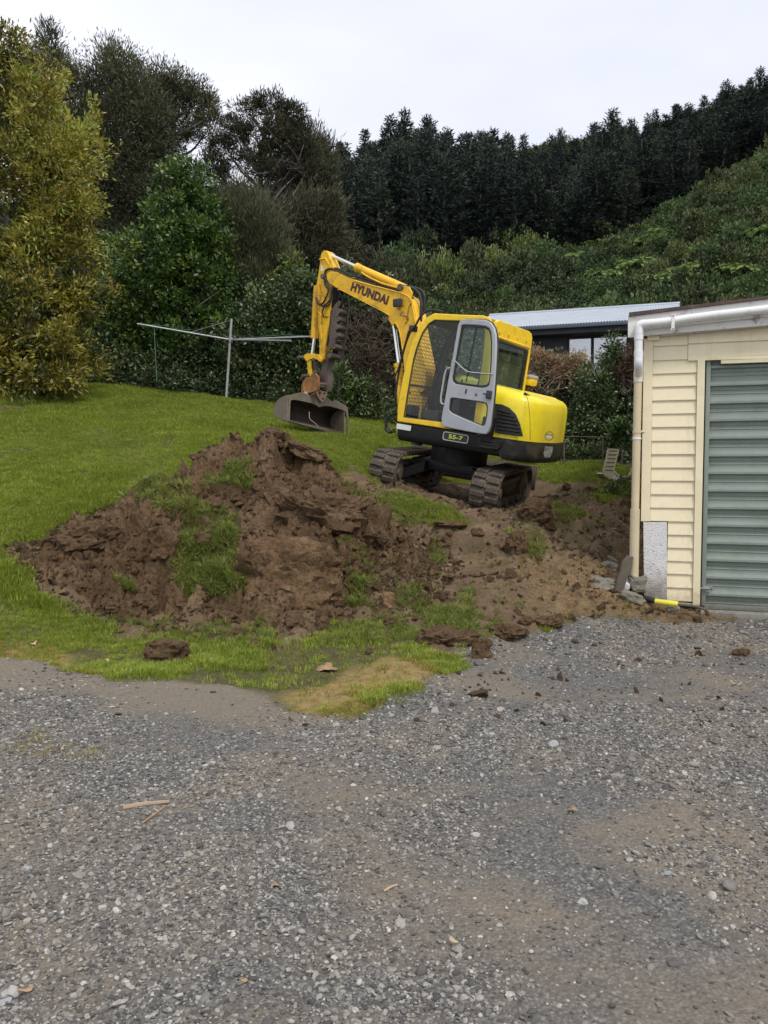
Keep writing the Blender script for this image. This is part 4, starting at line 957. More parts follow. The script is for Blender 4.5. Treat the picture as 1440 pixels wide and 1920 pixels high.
# ---- door, hinged at its front edge and standing ajar ---------------
hp = Vector(((U3(478, 530)[0]), .935, 0)); op = R_(14)
dd = Vector((-math.cos(op), math.sin(op), 0)); dn = Vector((math.sin(op), math.cos(op), 0))
def dl(x, y, off=0.0):
    P0w = EC + (hp.x + dn.x * off) * EF + (hp.y + dn.y * off) * EL; nw = dn.x * EF + dn.y * EL
    return Vector(tol(on_plane(730 + x / 4.114, 570 + y / 4.114, P0w, nw)))
def dp(pts): return [((dl(x, y) - hp).dot(dd), dl(x, y).z) for x, y in pts]
def smooth_poly(pts, k=3):
    n = len(pts); o = []
    for i in range(n):
        a, b = np.array(pts[i]), np.array(pts[(i + 1) % n]); p, q = np.array(pts[i - 1]), np.array(pts[(i + 2) % n])
        for j in range(k):
            t = j / k; o.append(tuple(.5 * ((2 * a) + (b - p) * t + (2 * p - 5 * a + 4 * b - q) * t * t + (3 * a - p - 3 * b + q) * t ** 3)))
    return o
dO = [(408, 915), (412, 860), (438, 720), (466, 560), (496, 400), (522, 250), (538, 160), (552, 132), (580, 119), (660, 119), (745, 125), (785, 143), (812, 185), (826, 240), (829, 330), (822, 480), (812, 640), (798, 790), (782, 930), (770, 985), (750, 1005), (700, 1000), (600, 982), (480, 958), (425, 945), (411, 932)]
d1 = [(556, 190), (562, 168), (580, 160), (665, 163), (750, 172), (778, 188), (792, 220), (799, 300), (795, 450), (784, 590), (776, 625), (755, 643), (715, 648), (600, 632), (515, 617), (493, 598), (490, 565), (505, 480), (525, 360), (543, 260)]
d2 = [(472, 745), (478, 728), (497, 724), (600, 738), (730, 757), (758, 768), (766, 795), (760, 860), (748, 920), (738, 940), (718, 942), (640, 908), (560, 875), (490, 842), (466, 822), (463, 800)]
dr = empty('door', parent=ex)
plate('door_panel', [dp(dO), dp(d1), dp(d2)], hp, dd, Z_, .045, M['doorgrey'], dr, bevel=.010)
inset = lambda pts, k: [tuple((np.array(p) - np.mean(pts, axis=0)) * k + np.mean(pts, axis=0)) for p in pts]
for hl in (d1, d2):
    H_ = dp(hl); plate('window_seal', [inset(H_, 1.0), inset(H_, .92)], hp - dn * .004, dd, Z_, .02, M['interior'], dr, bevel=.002)
plate('upper_pane', [inset(dp(d1), .985)], hp - dn * .006, dd, Z_, .005, M['glass'], dr, bevel=.001)
plate('lower_pane', [inset(dp(d2), .985)], hp - dn * .006, dd, Z_, .005, M['clearglass'], dr, bevel=.001)
tube('door_edge_seal', [hp + dd * a + Z_ * b - dn * .026 for a, b in dp(dO)] + [hp + dd * dp(dO)[0][0] + Z_ * dp(dO)[0][1] - dn * .026], .014, M['interior'], dr, 6)
tube('slider_bar', [dl(592, 600, .0) , dl(640, 340, .0), dl(672, 170, .0)], .007, M['interior'], dr, 6)
tube('door_hand_bar', spline([dl(x, y, .05) for x, y in ((497, 425), (520, 450), (560, 490), (605, 520), (680, 532), (800, 541))], 5), .008, M['chrome'], dr, 8)
tube('door_slot', [dl(596, 655, .02), dl(590, 690, .02)], .014, M['interior'], dr, 8)
cyl_ring('lock_button', dl(669, 700, .026), dn, 0, .014, .01, M['interior'], dr, 16)
la = empty('latch', parent=dr)
box('latch_body', dl(768, 700, .04), (.075, .04, .11), M['interior'], la, Matrix.Rotation(op, 3, 'Z'), .012)
tube('latch_handle', [dl(725, 690, .05), dl(750, 700, .06), dl(768, 715, .05)], .010, M['interior'], la, 8)
# ---- lamp and mirror on the far corner ------------------------------
lm = empty('side_lamp', parent=ex)
lp = Vector(U3(1085, 602, -.35))
box('lamp_housing', lp, (.12, .30, .10), M['cab'], lm, bevel=.025); box('lamp_cap', lp + Z_ * .075, (.13, .32, .05), M['doorgrey'], lm, bevel=.02)
tube('lamp_bracket', [lp - Z_ * .05, lp + Vector((.04, .08, -.13)), lp + Vector((.14, .12, -.24))], .022, M['interior'], lm, 8)

# ---- boom ------------------------------------------------------------
az = R_(13); Bd = Vector((math.cos(az), -math.sin(az), 0)); Bn = Vector((math.sin(az), math.cos(az), 0)); PV = Vector((.78, -.08, 0))
def bplane(px, py, off):
    P0 = PV + Bn * off; P0w = EC + P0.x * EF + P0.y * EL; nw = Bn.x * EF + Bn.y * EL
    return Vector(tol(on_plane(px, py, P0w, nw)))
z2 = lambda x, y: (500 + x / 4.5, 460 + y / 4.5)
z9 = lambda x, y: (560 + x / 8.73, 460 + y / 8.73)
z8 = lambda x, y: (510 + x / 8.47, 660 + y / 8.47)
def bp(pts, off, z=z2):
    o = []
    for x, y in pts:
        q = bplane(*z(x, y), off) - PV; o.append((q.dot(Bd), q.z))
    return o
def bplate(name, pts, off, th, m, parent, z=z2, bevel=.006, holes=()):
    """the outline is that of the near face, lying at off; the plate goes th deep behind it"""
    return plate(name, [bp(pts, off, z)] + [bp(h, off, z) for h in holes], PV + Bn * (off - th / 2), Bd, Z_, th, m, parent, bevel=bevel)
def b3(x, y, off, z=z2): return bplane(*z(x, y), off)
BO = .125
boomo = [(505, 255), (515, 232), (535, 222), (575, 226), (640, 243), (700, 268), (760, 292), (860, 322), (960, 352), (1060, 378), (1140, 402), (1195, 430), (1225, 462), (1243, 505), (1258, 580), (1268, 660), (1285, 760), (1310, 880), (1335, 1010), (1345, 1120), (1330, 1220),
         (1270, 1260), (1190, 1230), (1165, 1120), (1152, 960), (1140, 830), (1122, 730), (1100, 670), (1060, 612), (1010, 568), (930, 522), (830, 474), (720, 418), (640, 375), (605, 366), (575, 352), (535, 322), (508, 290)]
boom = bplate('boom', boomo, BO, .25, M['boom'], ex, bevel=.008)
# raised reinforcing rail along the top and outer curve
bm = bmesh.new(); b_tube(bm, spline([b3(x, y, BO + .006) for x, y in ((740, 298), (900, 342), (1130, 402), (1215, 452), (1235, 540), (1262, 690), (1290, 830))], 4), .012, 6); bm_obj('edge_rail', bm, M['boom'], boom, angle=40)
bm = bmesh.new(); b_tube(bm, spline([b3(x, y, BO + .004) for x, y in ((600, 372), (640, 382), (830, 480), (1010, 574), (1060, 620), (1100, 676), (1124, 740), (1150, 900))], 4), .009, 6); bm_obj('edge_rail', bm, M['boom'], boom, angle=40)
tc_ = b3(866, 408, BO + .002); e1 = (b3(980, 455, BO) - b3(745, 362, BO)).normalized()
lettering('lettering', 'HYUNDAI', tc_, e1, Z_, .178, M['decal'], boom, 1.10, .001, .010, 0, 1.04)
wl2 = empty('boom_work_light', parent=boom)
bw = b3(1105, 485, BO + .06); box('lamp_body', bw, (.14, .07, .12), M['interior'], wl2, Matrix.Rotation(R_(10), 3, 'Y'), .015)
tube('lamp_wire', spline([b3(x, y, BO + .015) for x, y in ((1105, 530), (1140, 560), (1125, 590), (1190, 600), (1185, 640), (1165, 660))], 4), .007, M['rust'], wl2, 6)
tube('grease_pipe', spline([b3(x, y, BO + .01) for x, y in ((1225, 480), (1200, 520), (1190, 575), (1180, 630))], 4), .006, M['rust'], boom, 6)
for x, y, r in ((522, 275, .045), (1055, 640, .05), (1175, 365, .05)):
    q = b3(x, y, 0); tube('pin', [q + Bn * .15, q - Bn * .15], r, M['trackin'], boom, 16)
bplate('cylinder_lug', [(1030, 585), (1075, 615), (1085, 660), (1055, 672), (1025, 630)], BO + .01, .27, M['boom'], boom)
# swing post at the foot
box('swing_post', PV + Z_ * .95 + X_ * .02, (.26, .26, .42), M['boom'], ex, Matrix.Rotation(-az, 3, 'Z'), .04)
tube('swing_pin', [PV + Z_ * .68, PV + Z_ * 1.22], .09, M['trackin'], ex, 18)
for s in (-1, 1): plate('post_ear', [[(-.16, 1.05), (.18, 1.05), (.16, 1.42), (0, 1.52), (-.14, 1.4)]], PV + Bn * .15 * s, Bd, Z_, .03, M['boom'], ex)
# boom cylinder
bc1 = empty('boom_cylinder', parent=ex)
tube('piston_rod', [b3(1072, 660, .02), b3(1118, 1010, .02)], .034, M['chrome'], bc1, 16); tube('barrel', [b3(1112, 1000, .02), b3(1140, 1380, .02)], .062, M['boom'], bc1, 18)
tube('barrel_collar', [b3(1111, 998, .02), b3(1114, 1030, .02)], .072, M['boom'], bc1, 18)
# arm cylinder on top of the boom
ac = empty('arm_cylinder', parent=ex)
tube('piston_rod', [b3(492, 62, 0), b3(775, 190, 0)], .030, M['chrome'], ac, 16); tube('barrel', [b3(765, 186, 0), b3(1175, 366, 0)], .062, M['boom'], ac, 20)
tube('barrel_collar', [b3(760, 184, 0), b3(790, 198, 0)], .070, M['boom'], ac, 20)
tube('oil_pipe', spline([b3(x, y, .09) for x, y in ((800, 228), (850, 262), (960, 315), (1060, 345), (1150, 368))], 4), .014, M['boom'], ac, 8)
for s in (-1, 1): bplate('cylinder_ear', [(1110, 400), (1150, 340), (1200, 350), (1225, 400), (1215, 450)], .09 * s + .02, .03, M['boom'], boom)
# arm
armo = [(455, 92), (462, 62), (480, 44), (500, 44), (518, 62), (530, 100), (555, 160), (566, 200), (545, 300), (545, 420), (530, 560), (520, 680), (505, 780), (492, 880), (482, 960), (458, 990), (440, 965), (445, 880), (440, 780), (436, 680), (432, 560), (420, 470), (415, 400), (420, 330), (436, 240), (447, 160)]
arm = bplate('arm', armo, .085, .17, M['boom'], ex, bevel=.008)
bplate('logo_patch', [(458, 168), (470, 165), (468, 190), (480, 195), (476, 215), (456, 218)], .088, .002, M['white'], arm, bevel=.0003)
tube('arm_edge', [b3(x, y, .09) for x, y in ((447, 118), (495, 112), (545, 190))], .012, M['boom'], arm, 6)
# bucket cylinder in front of the arm
bcy = empty('bucket_cylinder', parent=ex)
tube('barrel', [b3(430, 345, 0), b3(425, 420, 0), b3(402, 785, 0)], .068, M['boom'], bcy, 18)
tube('piston_rod', [b3(404, 780, 0), b3(385, 925, 0)], .034, M['chrome'], bcy, 14)
for s in (-1, 1): bplate('cylinder_bracket', [(415, 330), (440, 325), (450, 400), (440, 470), (415, 440)], .1 * s + .015, .025, M['boom'], arm)
tube('oil_pipe', spline([b3(x, y, .1) for x, y in ((425, 530), (440, 565), (458, 590), (458, 700), (465, 800))], 4), .014, M['boom'], arm, 8)
tube('oil_pipe', spline([b3(x, y, .1) for x, y in ((470, 600), (490, 605), (520, 600))], 4), .010, M['rust'], arm, 8)
# linkage
for s in (-1, 1):
    bplate('link_plate', [(500, 70), (520, 40), (560, 25), (640, 22), (720, 35), (765, 70), (790, 110), (780, 150), (745, 150), (720, 120), (660, 110), (600, 115), (560, 150), (530, 130)], .12 * s + .02, .04, M['boom'], ex, z8, .006)
    bplate('tipping_link', [(550, 130), (610, 125), (625, 380), (575, 385)], .10 * s + .02, .035, M['boom'], ex, z8, .006)
for x, y in ((515, 95), (755, 130), (765, 330), (660, 375), (580, 390)):
    q = b3(x, y, 0, z8); tube('link_pin', [q + Bn * .145, q - Bn * .12], .030, M['trackin'], ex, 14)
tube('link_core', [b3(690, 130, .0, z8), b3(700, 330, .0, z8)], .05, M['trackin'], ex, 10)
# quick hitch
qh = empty('quick_hitch', parent=ex)
for s in (-1, 1): bplate('hitch_plate', [(620, 350), (690, 335), (740, 400), (735, 470), (745, 520), (735, 600), (640, 640), (560, 650), (465, 655), (458, 600), (470, 520), (500, 450), (540, 400), (590, 400)], .15 * s + .02, .035, M['rust'], qh, z8, .006)
bm = bmesh.new(); b_tube(bm, [b3(600, 560, .12, z8), b3(600, 560, -.12, z8)], .12, 14); bm_obj('hitch_core', bm, M['rust'], qh, angle=35)
tube('cross_pin', [b3(530, 660, .24, z8), b3(600, 690, -.06, z8)], .035, paint('pale_worn_steel', (.42, .33, .28), .5, dirt=(.2, .14, .1), dirt_amt=.5), qh, 14)
# worn brown linkage behind the hitch
bplate('thumb_foot', [(430, 170), (460, 165), (500, 850), (520, 960), (505, 1050), (520, 1120), (500, 1230), (450, 1200), (440, 1100), (470, 1000), (480, 900)][2:], .04, .14, M['brownsteel'], ex, z2)
tube('thumb_link', [b3(700, 500, .12, z8), b3(880, 520, .12, z8)], .03, M['brownsteel'], ex, 10)
tube('thumb_link', [b3(750, 540, .12, z8), b3(850, 555, .12, z8)], .025, M['brownsteel'], ex, 10)
# folded grab rake: two notched plates joined by rungs
th_ = empty('grab_rake', parent=ex)
lp1 = [(655, 905), (672, 925), (668, 965), (640, 1010), (632, 1060), (622, 1110), (632, 1150), (615, 1200), (605, 1270), (612, 1300), (592, 1390), (596, 1430), (585, 1500), (578, 1600), (560, 1660), (500, 1720), (480, 1640), (500, 1540), (495, 1440), (520, 1300), (525, 1160), (545, 1050), (590, 970)]
bplate('rake_plate', lp1, .17, .035, M['brownsteel'], th_, z9, .006)
rp1 = [(760, 1010), (830, 990), (815, 1050), (800, 1160), (790, 1300), (775, 1400), (760, 1540), (735, 1680), (700, 1760), (690, 1890), (620, 1930), (590, 1860), (640, 1760), (690, 1560), (720, 1400), (735, 1250), (740, 1120)]
bplate('rake_plate', rp1, -.12, .035, M['brownsteel'], th_, z9, .006)
for (x0, y0, x1, y1) in ((640, 1075, 765, 1110), (625, 1205, 750, 1240), (610, 1335, 745, 1362), (600, 1470, 730, 1495), (570, 1650, 700, 1690), (500, 1800, 660, 1835)):
    tube('rung', [b3(x0, y0, .16, z9), b3(x1, y1, -.12, z9)], .045, M['brownsteel'], th_, 14)
bplate('rake_spine', [(470, 1080), (545, 1050), (530, 1300), (500, 1500), (480, 1640), (430, 1640), (445, 1400)], .06, .14, M['blacksteel'], th_, z9)
bplate('guard_plate', [(545, 690), (680, 735), (690, 830), (640, 920), (590, 980), (545, 1040), (515, 960), (530, 800)], .05, .10, M['blacksteel'], th_, z9)
# hoses
for nm, pts, off, r in (('hose', ((530, 206), (560, 195), (620, 205), (700, 250), (760, 262), (850, 290), (960, 335), (1080, 372), (1190, 405), (1235, 450)), .06, .020), ('hose', ((505, 300), (490, 260), (495, 220), (530, 198), (600, 215), (680, 262), (800, 300), (930, 335)), .11, .017),
                         ('hose', ((490, 250), (492, 330), (520, 380), (500, 440), (470, 490), (430, 490), (418, 440)), .12, .015), ('hose', ((500, 300), (535, 360), (545, 420), (520, 480), (480, 510), (440, 500)), .12, .015),
                         ('hose', ((560, 345), (545, 430), (530, 500), (490, 520), (470, 560), (480, 600)), .13, .014), ('hose', ((590, 365), (620, 400), (640, 450), (630, 510), (600, 490)), .05, .014),
                         ('hose', ((1160, 345), (1230, 362), (1280, 400), (1300, 460), (1305, 530), (1300, 640)), .02, .022), ('hose', ((1200, 350), (1290, 372), (1325, 410), (1330, 480), (1325, 560)), -.06, .022),
                         ('hose', ((1030, 1440), (1005, 1490), (1010, 1560), (1050, 1580), (1080, 1550)), .1, .018), ('hose', ((1090, 1410), (1040, 1440), (1015, 1500), (1040, 1560), (1085, 1575)), .14, .015),
                         ('hose', ((650, 900), (645, 1000), (620, 1100), (610, 1200), (600, 1280)), -.05, .014)):
    tube(nm, spline([b3(x, y, off) for x, y in pts], 5), r, M['hose'], ex, 8)

# ---- bucket ----------------------------------------------------------
bk = empty('bucket', parent=ex)
Wd = np.array([.682, .731, 0]); Wd = Wd / np.linalg.norm(Wd) * math.cos(R_(6.3)); Wd[2] = -math.sin(R_(6.3))
mid = EC + np.array(EM.to_3x3() @ bplane(*z8(740, 980), 0)); BW = 1.30
Pl = mid - Wd * BW / 2
def bkp(x, y, s=0.0): return on_plane(*z8(x, y), Pl + Wd * s, Wd)
def lv(P): return Vector(tol(P))
prof = [bkp(x, y) for x, y in ((262, 690), (200, 705), (130, 738), (85, 790), (52, 850), (38, 920), (42, 985), (70, 1030), (130, 1062), (190, 1085), (258, 1102))]
wv = lv(EC + Wd)
bm = bmesh.new(); rows = []
cen = sum((lv(p) for p in prof), Vector()) / len(prof)
for s in (0, BW): rows.append([bm.verts.new(lv(p) + wv * s) for p in prof])
for i in range(len(prof) - 1): bm.faces.new((rows[0][i], rows[0][i + 1], rows[1][i + 1], rows[1][i]))
sh = bm_obj('bucket_shell', bm, [M['bucketin'], M['bucket']], bk, smooth=True)
so = sh.modifiers.new('thickness', 'SOLIDIFY'); so.thickness = .02; so.offset = 0; so.material_offset = 1; so.material_offset_rim = 1
me_ = bpy.data.meshes.new_from_object(sh.evaluated_get(bpy.context.evaluated_depsgraph_get())); sh.modifiers.clear(); sh.data = me_
me_.name = 'bucket_shell'
pa = (lv(prof[0]) - lv(prof[-1])).normalized(); pb = wv.cross(pa)
def pl2(P, o): q = lv(P) - o; return (q.dot(pa), q.dot(pb))
for s, nm in ((-.012, 'end_plate'), (BW + .012, 'end_plate')):
    plate(nm, [[pl2(p, lv(prof[-1])) for p in prof]], lv(prof[-1]) + wv * s, pa, pb, .022, M['bucket'], bk, bevel=.003)
# front band of the opening, in the plane of the mouth
mo = lv(prof[0]); P0w = prof[0]; mn = np.cross(Wd, prof[0] - prof[-1]); mn /= np.linalg.norm(mn)
def mp(pts):
    o = []
    for x, y in pts:
        q = lv(on_plane(*z8(x, y), P0w, mn)) - mo; o.append((q.dot(wv), q.dot(pa)))
    return o
band = [(262, 690), (350, 665), (445, 645), (520, 655), (600, 690), (660, 700), (700, 640), (820, 640), (850, 715), (900, 750), (955, 792), (1000, 764), (1060, 790), (1150, 848), (1192, 880), (1205, 1000), (1215, 1325), (1195, 1310), (1190, 1060), (1165, 950), (1100, 918), (1000, 890), (930, 868), (840, 858), (745, 880), (700, 850), (620, 815), (500, 790), (400, 768), (320, 762), (292, 778), (285, 830), (275, 1104), (255, 1100)]
plate('mouth_band', [mp(band)], mo, wv, pa, .03, M['bucket'], bk, bevel=.005)
lipo = [(255, 1092), (500, 1150), (760, 1215), (1000, 1265), (1215, 1310), (1218, 1330), (1100, 1322), (960, 1290), (760, 1240), (500, 1172), (255, 1108)]
plate('cutting_lip', [mp(lipo)], mo, wv, pa, .045, M['brownsteel'], bk, bevel=.004)
ear = [(668, 615), (700, 610), (830, 645), (838, 680), (800, 760), (765, 808), (735, 790), (680, 700), (662, 650)]
hole = lambda cx, cy, r: [(cx + r * math.cos(2 * math.pi * i / 12), cy + r * math.sin(2 * math.pi * i / 12)) for i in range(12)]
plate('mount_ear', [mp(ear), mp(hole(718, 658, 16)), mp(hole(795, 668, 14)), mp(hole(772, 750, 17))], mo - wv.cross(pa) * 0 + Vector(lv(EC + -mn * 0)) * 0 + lv(EC + (mn if mn @ (CAMP - P0w) > 0 else -mn)) * .05, wv, pa, .035, paint('tan_steel', (.38, .26, .18), .6, (.3, .2, .13), (.12, .08, .06), .6, 9), bk, bevel=.005)
tube('dried_root', spline([lv(on_plane(*z8(x, y), P0w - (mn if mn @ (CAMP - P0w) > 0 else -mn) * .05, mn)) for x, y in ((590, 950), (600, 1060), (680, 1130), (735, 1190), (755, 1235))], 4), .008, paint('pale_root', (.35, .3, .24), .8), bk, 6)

# ================================================================== GARAGE
def wallspace(P0, deg):
    c, s = math.cos(R_(deg)), math.sin(R_(deg)); D = np.array([c, -s, 0.]); Nn = np.array([-s, -c, 0.])     # along the wall, out towards the yard
    def f(px, py, off=0.0):
        Q_ = on_plane(px, py, P0 + Nn * off, Nn) - P0; return float(Q_ @ D), float(Q_[2] + P0[2])
    def w(s_, z, off=0.0): return Vector(P0 + D * s_ + Nn * off + np.array([0, 0, z - P0[2]]))
    return f, w, Vector(D), Vector(Nn)
M['cream'] = paint('cream_paint', (.78, .70, .49), .5, (.74, .655, .45), (.40, .33, .2), .25, 3.5, bmp=.06, lo=.5, hi=.75)
M['creampipe'] = paint('cream_pipe', (.60, .50, .34), .4, (.52, .44, .29), (.3, .25, .15), .3, 3, bmp=.02)
M['pvc'] = paint('white_pvc', (.74, .75, .76), .28, (.70, .71, .72), (.22, .21, .17), .45, 5, bmp=.01, lo=.56, hi=.72)
M['oldwhite'] = paint('peeling_white_paint', (.74, .74, .71), .6, (.66, .66, .63), (.16, .12, .09), .8, 7, bmp=.3, bscale=22, lo=.55, hi=.66)
M['rooftrim'] = paint('dark_brown_roof_trim', (.05, .03, .028), .6, (.08, .045, .04), (.2, .15, .12), .4, 9)
M['doorgreen'] = paint('grey_green_steel', (.215, .255, .222), .42, (.20, .238, .208), (.09, .10, .075), .35, 3.2, bmp=.02, lo=.5, hi=.75)
M['galv'] = paint('galvanised_steel', (.42, .43, .43), .35, (.3, .31, .31), (.15, .13, .1), .4, 20, metal=.7)
M['timber'] = paint('weathered_timber', (.085, .07, .055), .8, (.13, .11, .085), (.05, .05, .03), .5, 12, bmp=.6, bscale=40)
M['stonegrey'] = paint('greywacke_rock', (.15, .138, .11), .8, (.19, .175, .14), (.09, .075, .05), .7, 9, bmp=.6, bscale=25)
M['concrete'] = paint('concrete', (.27, .26, .24), .8, (.22, .21, .19), (.12, .1, .07), .6, 8, bmp=.3)
def piermat():
    m, t, p, o = nodes('flaking_white_concrete'); co = objco(t)
    mpn = t.nodes.new('ShaderNodeMapping'); mpn.inputs['Scale'].default_value = (1, 1, 2.2); t.links.new(co, mpn.inputs[0])
    n = nz(t, 42, 5, .7, mpn.outputs[0]); c = mixc(t, ramp(t, n, [(.57, sc(0)), (.66, sc(1))]), (.74, .74, .74), (.13, .125, .12))
    g = t.nodes.new('ShaderNodeNewGeometry'); sx = t.nodes.new('ShaderNodeSeparateXYZ'); t.links.new(g.outputs['Position'], sx.inputs[0])
    lowm = ramp(t, mth(t, 'ADD', sx.outputs[2], mth(t, 'MULTIPLY', nz(t, 9, 4, .6, co), .45)), [(.35, sc(.85)), (.75, sc(0))])
    c = mixc(t, lowm, c, (.17, .13, .085)); t.links.new(c, p.inputs['Base Color']); p.inputs['Roughness'].default_value = .8
    bump(t, p, n, .9, .02); return m
M['pier'] = piermat()
def splash(m, col, top=.5):
    t = m.node_tree; p = [n for n in t.nodes if n.type == 'BSDF_PRINCIPLED'][0]; src = p.inputs['Base Color'].links[0].from_socket
    g = t.nodes.new('ShaderNodeNewGeometry'); sx = t.nodes.new('ShaderNodeSeparateXYZ'); t.links.new(g.outputs['Position'], sx.inputs[0])
    n = nz(t, 22, 6, .75, g.outputs['Position']); f = ramp(t, mth(t, 'ADD', mth(t, 'MULTIPLY', sx.outputs[2], 1 / top), mth(t, 'MULTIPLY', n, 1.0)), [(.55, sc(.75)), (1.0, sc(0))])
    mm = t.nodes.new('ShaderNodeMapping'); mm.inputs['Scale'].default_value = (9, 9, .5); t.links.new(g.outputs['Position'], mm.inputs[0])
    st = ramp(t, nz(t, 1.5, 5, .7, mm.outputs[0]), [(.56, sc(0)), (.75, sc(.22))])
    t.links.new(mixc(t, f, mixc(t, st, src, tuple(v * .8 for v in col)), col), p.inputs['Base Color'])
splash(M['cream'], (.30, .235, .15), .55); splash(M['doorgreen'], (.13, .12, .09), .5); splash(M['creampipe'], (.28, .22, .14), .6)
GP = at(1205, 1131, 8.4); gf, gw, GD, GN = wallspace(GP, 18)
ga = empty('garage', gw(0, GP[2]))
tag(ga, 'cream weatherboard garage with a grey green ribbed steel door and white pipes', 'garage')
def gchild(o): o.parent = ga; o.matrix_parent_inverse = Matrix.Translation(-ga.location); return o
def gplate(name, pts, off, th, m, bevel=.003, px=True, parent=None, holes=()):
    f = lambda P: [gf(a, b, off) for a, b in P] if px else P
    o = plate(name, [f(pts)] + [f(h) for h in holes], gw(0, 0, off - th / 2), GD, Z_, th, m, None, bevel=bevel)
    # plate() uses z measured from 0
    return gchild(o)
S0 = gf(1222, 800)[0]; SJ = gf(1303, 900)[0]; SW = gf(1290, 640)[0]; SD = gf(1318, 900)[0]; SEND = 3.9
zl = [gf(1222, 540 + y / 3)[1] for y in (330, 410, 485, 558, 635, 710, 784, 861, 936, 1011, 1084, 1160, 1235, 1310)]
pitch = (zl[0] - zl[-1]) / 13
def board_mesh(L, h, t=.021):
    bm = bmesh.new(); prof = [(-.012, 0), (t, 0), (t, .008), (.002, h + .010), (-.012, h + .012)]
    A = [bm.verts.new((0, a, b)) for a, b in prof]; B = [bm.verts.new((L, a, b)) for a, b in prof]
    bm.faces.new(A[::-1]); bm.faces.new(B)
    for i in range(5): bm.faces.new((A[i], A[(i + 1) % 5], B[(i + 1) % 5], B[i]))
    bmesh.ops.recalc_face_normals(bm, faces=bm.faces[:])
    me = bpy.data.meshes.new('weatherboard'); bm.to_mesh(me); bm.free(); me.materials.append(M['cream']); return me
WM = Matrix((GD, GN, Z_)).transposed().to_4x4()
def boards(s0, s1, zs, h):
    me = board_mesh(s1 - s0, h)
    for z in zs:
        o = obj('weatherboard', me); o.matrix_world = Matrix.Translation(gw(s0 + random.uniform(-.001, .001), z, random.uniform(0, .002))) @ WM; o.parent = ga; o.matrix_parent_inverse = Matrix.Translation(-ga.location)
boards(S0 + .002, SW - .002, [zl[0] , zl[1]], pitch)
boards(S0 + .002, SJ - .003, zl[2:], pitch)
SP = gf(1251, 1050)[0]
zs2 = [gf(1255, 540 + y / 3)[1] for y in (1387, 1460, 1534, 1606, 1682, 1757)]
boards(SP, SJ - .003, zs2, (zs2[0] - zs2[-1]) / 5)
boards(SW + .002, SEND, [zl[0] + .012, zl[1] + .012], pitch)
boards(S0 + .002, SW - .002, [zl[0] + pitch], pitch)
# under the rising roof each further board starts where the roof leaves room for it
_ra, _rb = gf(1178, 590, .0), gf(1440, 560, .0); _sl = (_rb[1] - _ra[1]) / (_rb[0] - _ra[0])
for k in range(1, 8):
    z_ = zl[0] + k * pitch + .012; s_ = max(SW + .002, _ra[0] + (z_ + pitch + .03 - _ra[1]) / _sl)
    if s_ < SEND - .05: boards(s_, SEND, [z_], pitch)
_cz = (gf(1205, 977)[1], gf(1205, 636)[1]); gplate('corner_board', [(gf(1204.5, 800)[0], _cz[0]), (S0, _cz[0]), (S0, _cz[1]), (gf(1204.5, 800)[0], _cz[1])], .034, .04, M['cream'], px=False)
gplate('corner_cap', [(1213.5, 629), (1237, 627.5), (1237, 637), (1215, 639)], .06, .05, M['cream'], .006)
_jz = (gf(1300, 1134)[1], gf(1310, 676)[1]); gplate('door_jamb', [(SJ, _jz[0]), (SD - .005, _jz[0]), (SD - .005, _jz[1]), (SJ, _jz[1])], .035, .09, M['cream'], px=False)
gplate('door_head', [(1290, 676.5), (1700, 664), (1700, 656), (1290, 671)], .03, .035, M['cream'])
gplate('head_trim', [(1352, 682), (1700, 670), (1700, 662), (1352, 675.5)], .05, .03, paint('pale_cream_trim', (.66, .62, .44), .5, dirt=(.4, .35, .2), dirt_amt=.3))
gplate('sill_trim', [(1250, 1127), (1298, 1131), (1298, 1137), (1250, 1133)], .012, .03, M['cream'])
gplate('concrete_pier', [(1206, 979), (1250.5, 979.5), (1250.5, 1127), (1207.5, 1118)], .028, .20, M['pier'], .006)
# dark backing wall, side wall, floor slab
bk_ = box('inner_wall', gw(SEND / 2 + .02, 1.25, -.10), (SEND, .08, 3.3), M['interior'], None, WM.to_3x3(), 0); gchild(bk_)
sw_ = box('side_wall', gw(.06, 1.55, -3.05), (.10, 5.8, 2.7), M['cream'], None, WM.to_3x3(), 0); gchild(sw_)
sl_ = box('door_sill', gw((SD + SEND) / 2, gf(1330, 1146)[1] - .03, .02), (SEND - SD, .22, .09), M['concrete'], None, WM.to_3x3(), .01); gchild(sl_)
# ribbed steel door
zt, zb = gf(1322, 682)[1] + .05, gf(1325, 1137)[1]
bm = bmesh.new(); rows = []; p = .1795; z = zb
prof = []
k0 = zb + .02
while z < zt:
    for dz, d in ((0, 0), (.022, 0), (.030, .006), (.038, 0), (.058, 0), (.066, .006), (.074, 0), (.102, 0), (.106, .034), (.112, .040), (.132, .040), (.162, .004)):
        if z + dz < zt: prof.append((z + dz, d))
    z += p
sd0, sd1 = gf(1325, 900, -.04)[0], SEND
A = [bm.verts.new(gw(sd0, a, -.055 + b)) for a, b in prof]; B = [bm.verts.new(gw(sd1, a, -.055 + b)) for a, b in prof]
for i in range(len(A) - 1): bm.faces.new((A[i], B[i], B[i + 1], A[i + 1]))
dp_ = bm_obj('steel_door', bm, M['doorgreen']); gchild(dp_)
fr_ = box('door_edge_channel', gw((SD + sd0) / 2 + .012, (zt + zb) / 2, -.035), (.042, .05, zt - zb), M['doorgreen'], None, WM.to_3x3(), .004); gchild(fr_)
br_ = box('door_bottom_rail', gw((sd0 + sd1) / 2, zb - .004, -.035), (sd1 - sd0, .045, .05), M['doorgreen'], None, WM.to_3x3(), .004); gchild(br_)
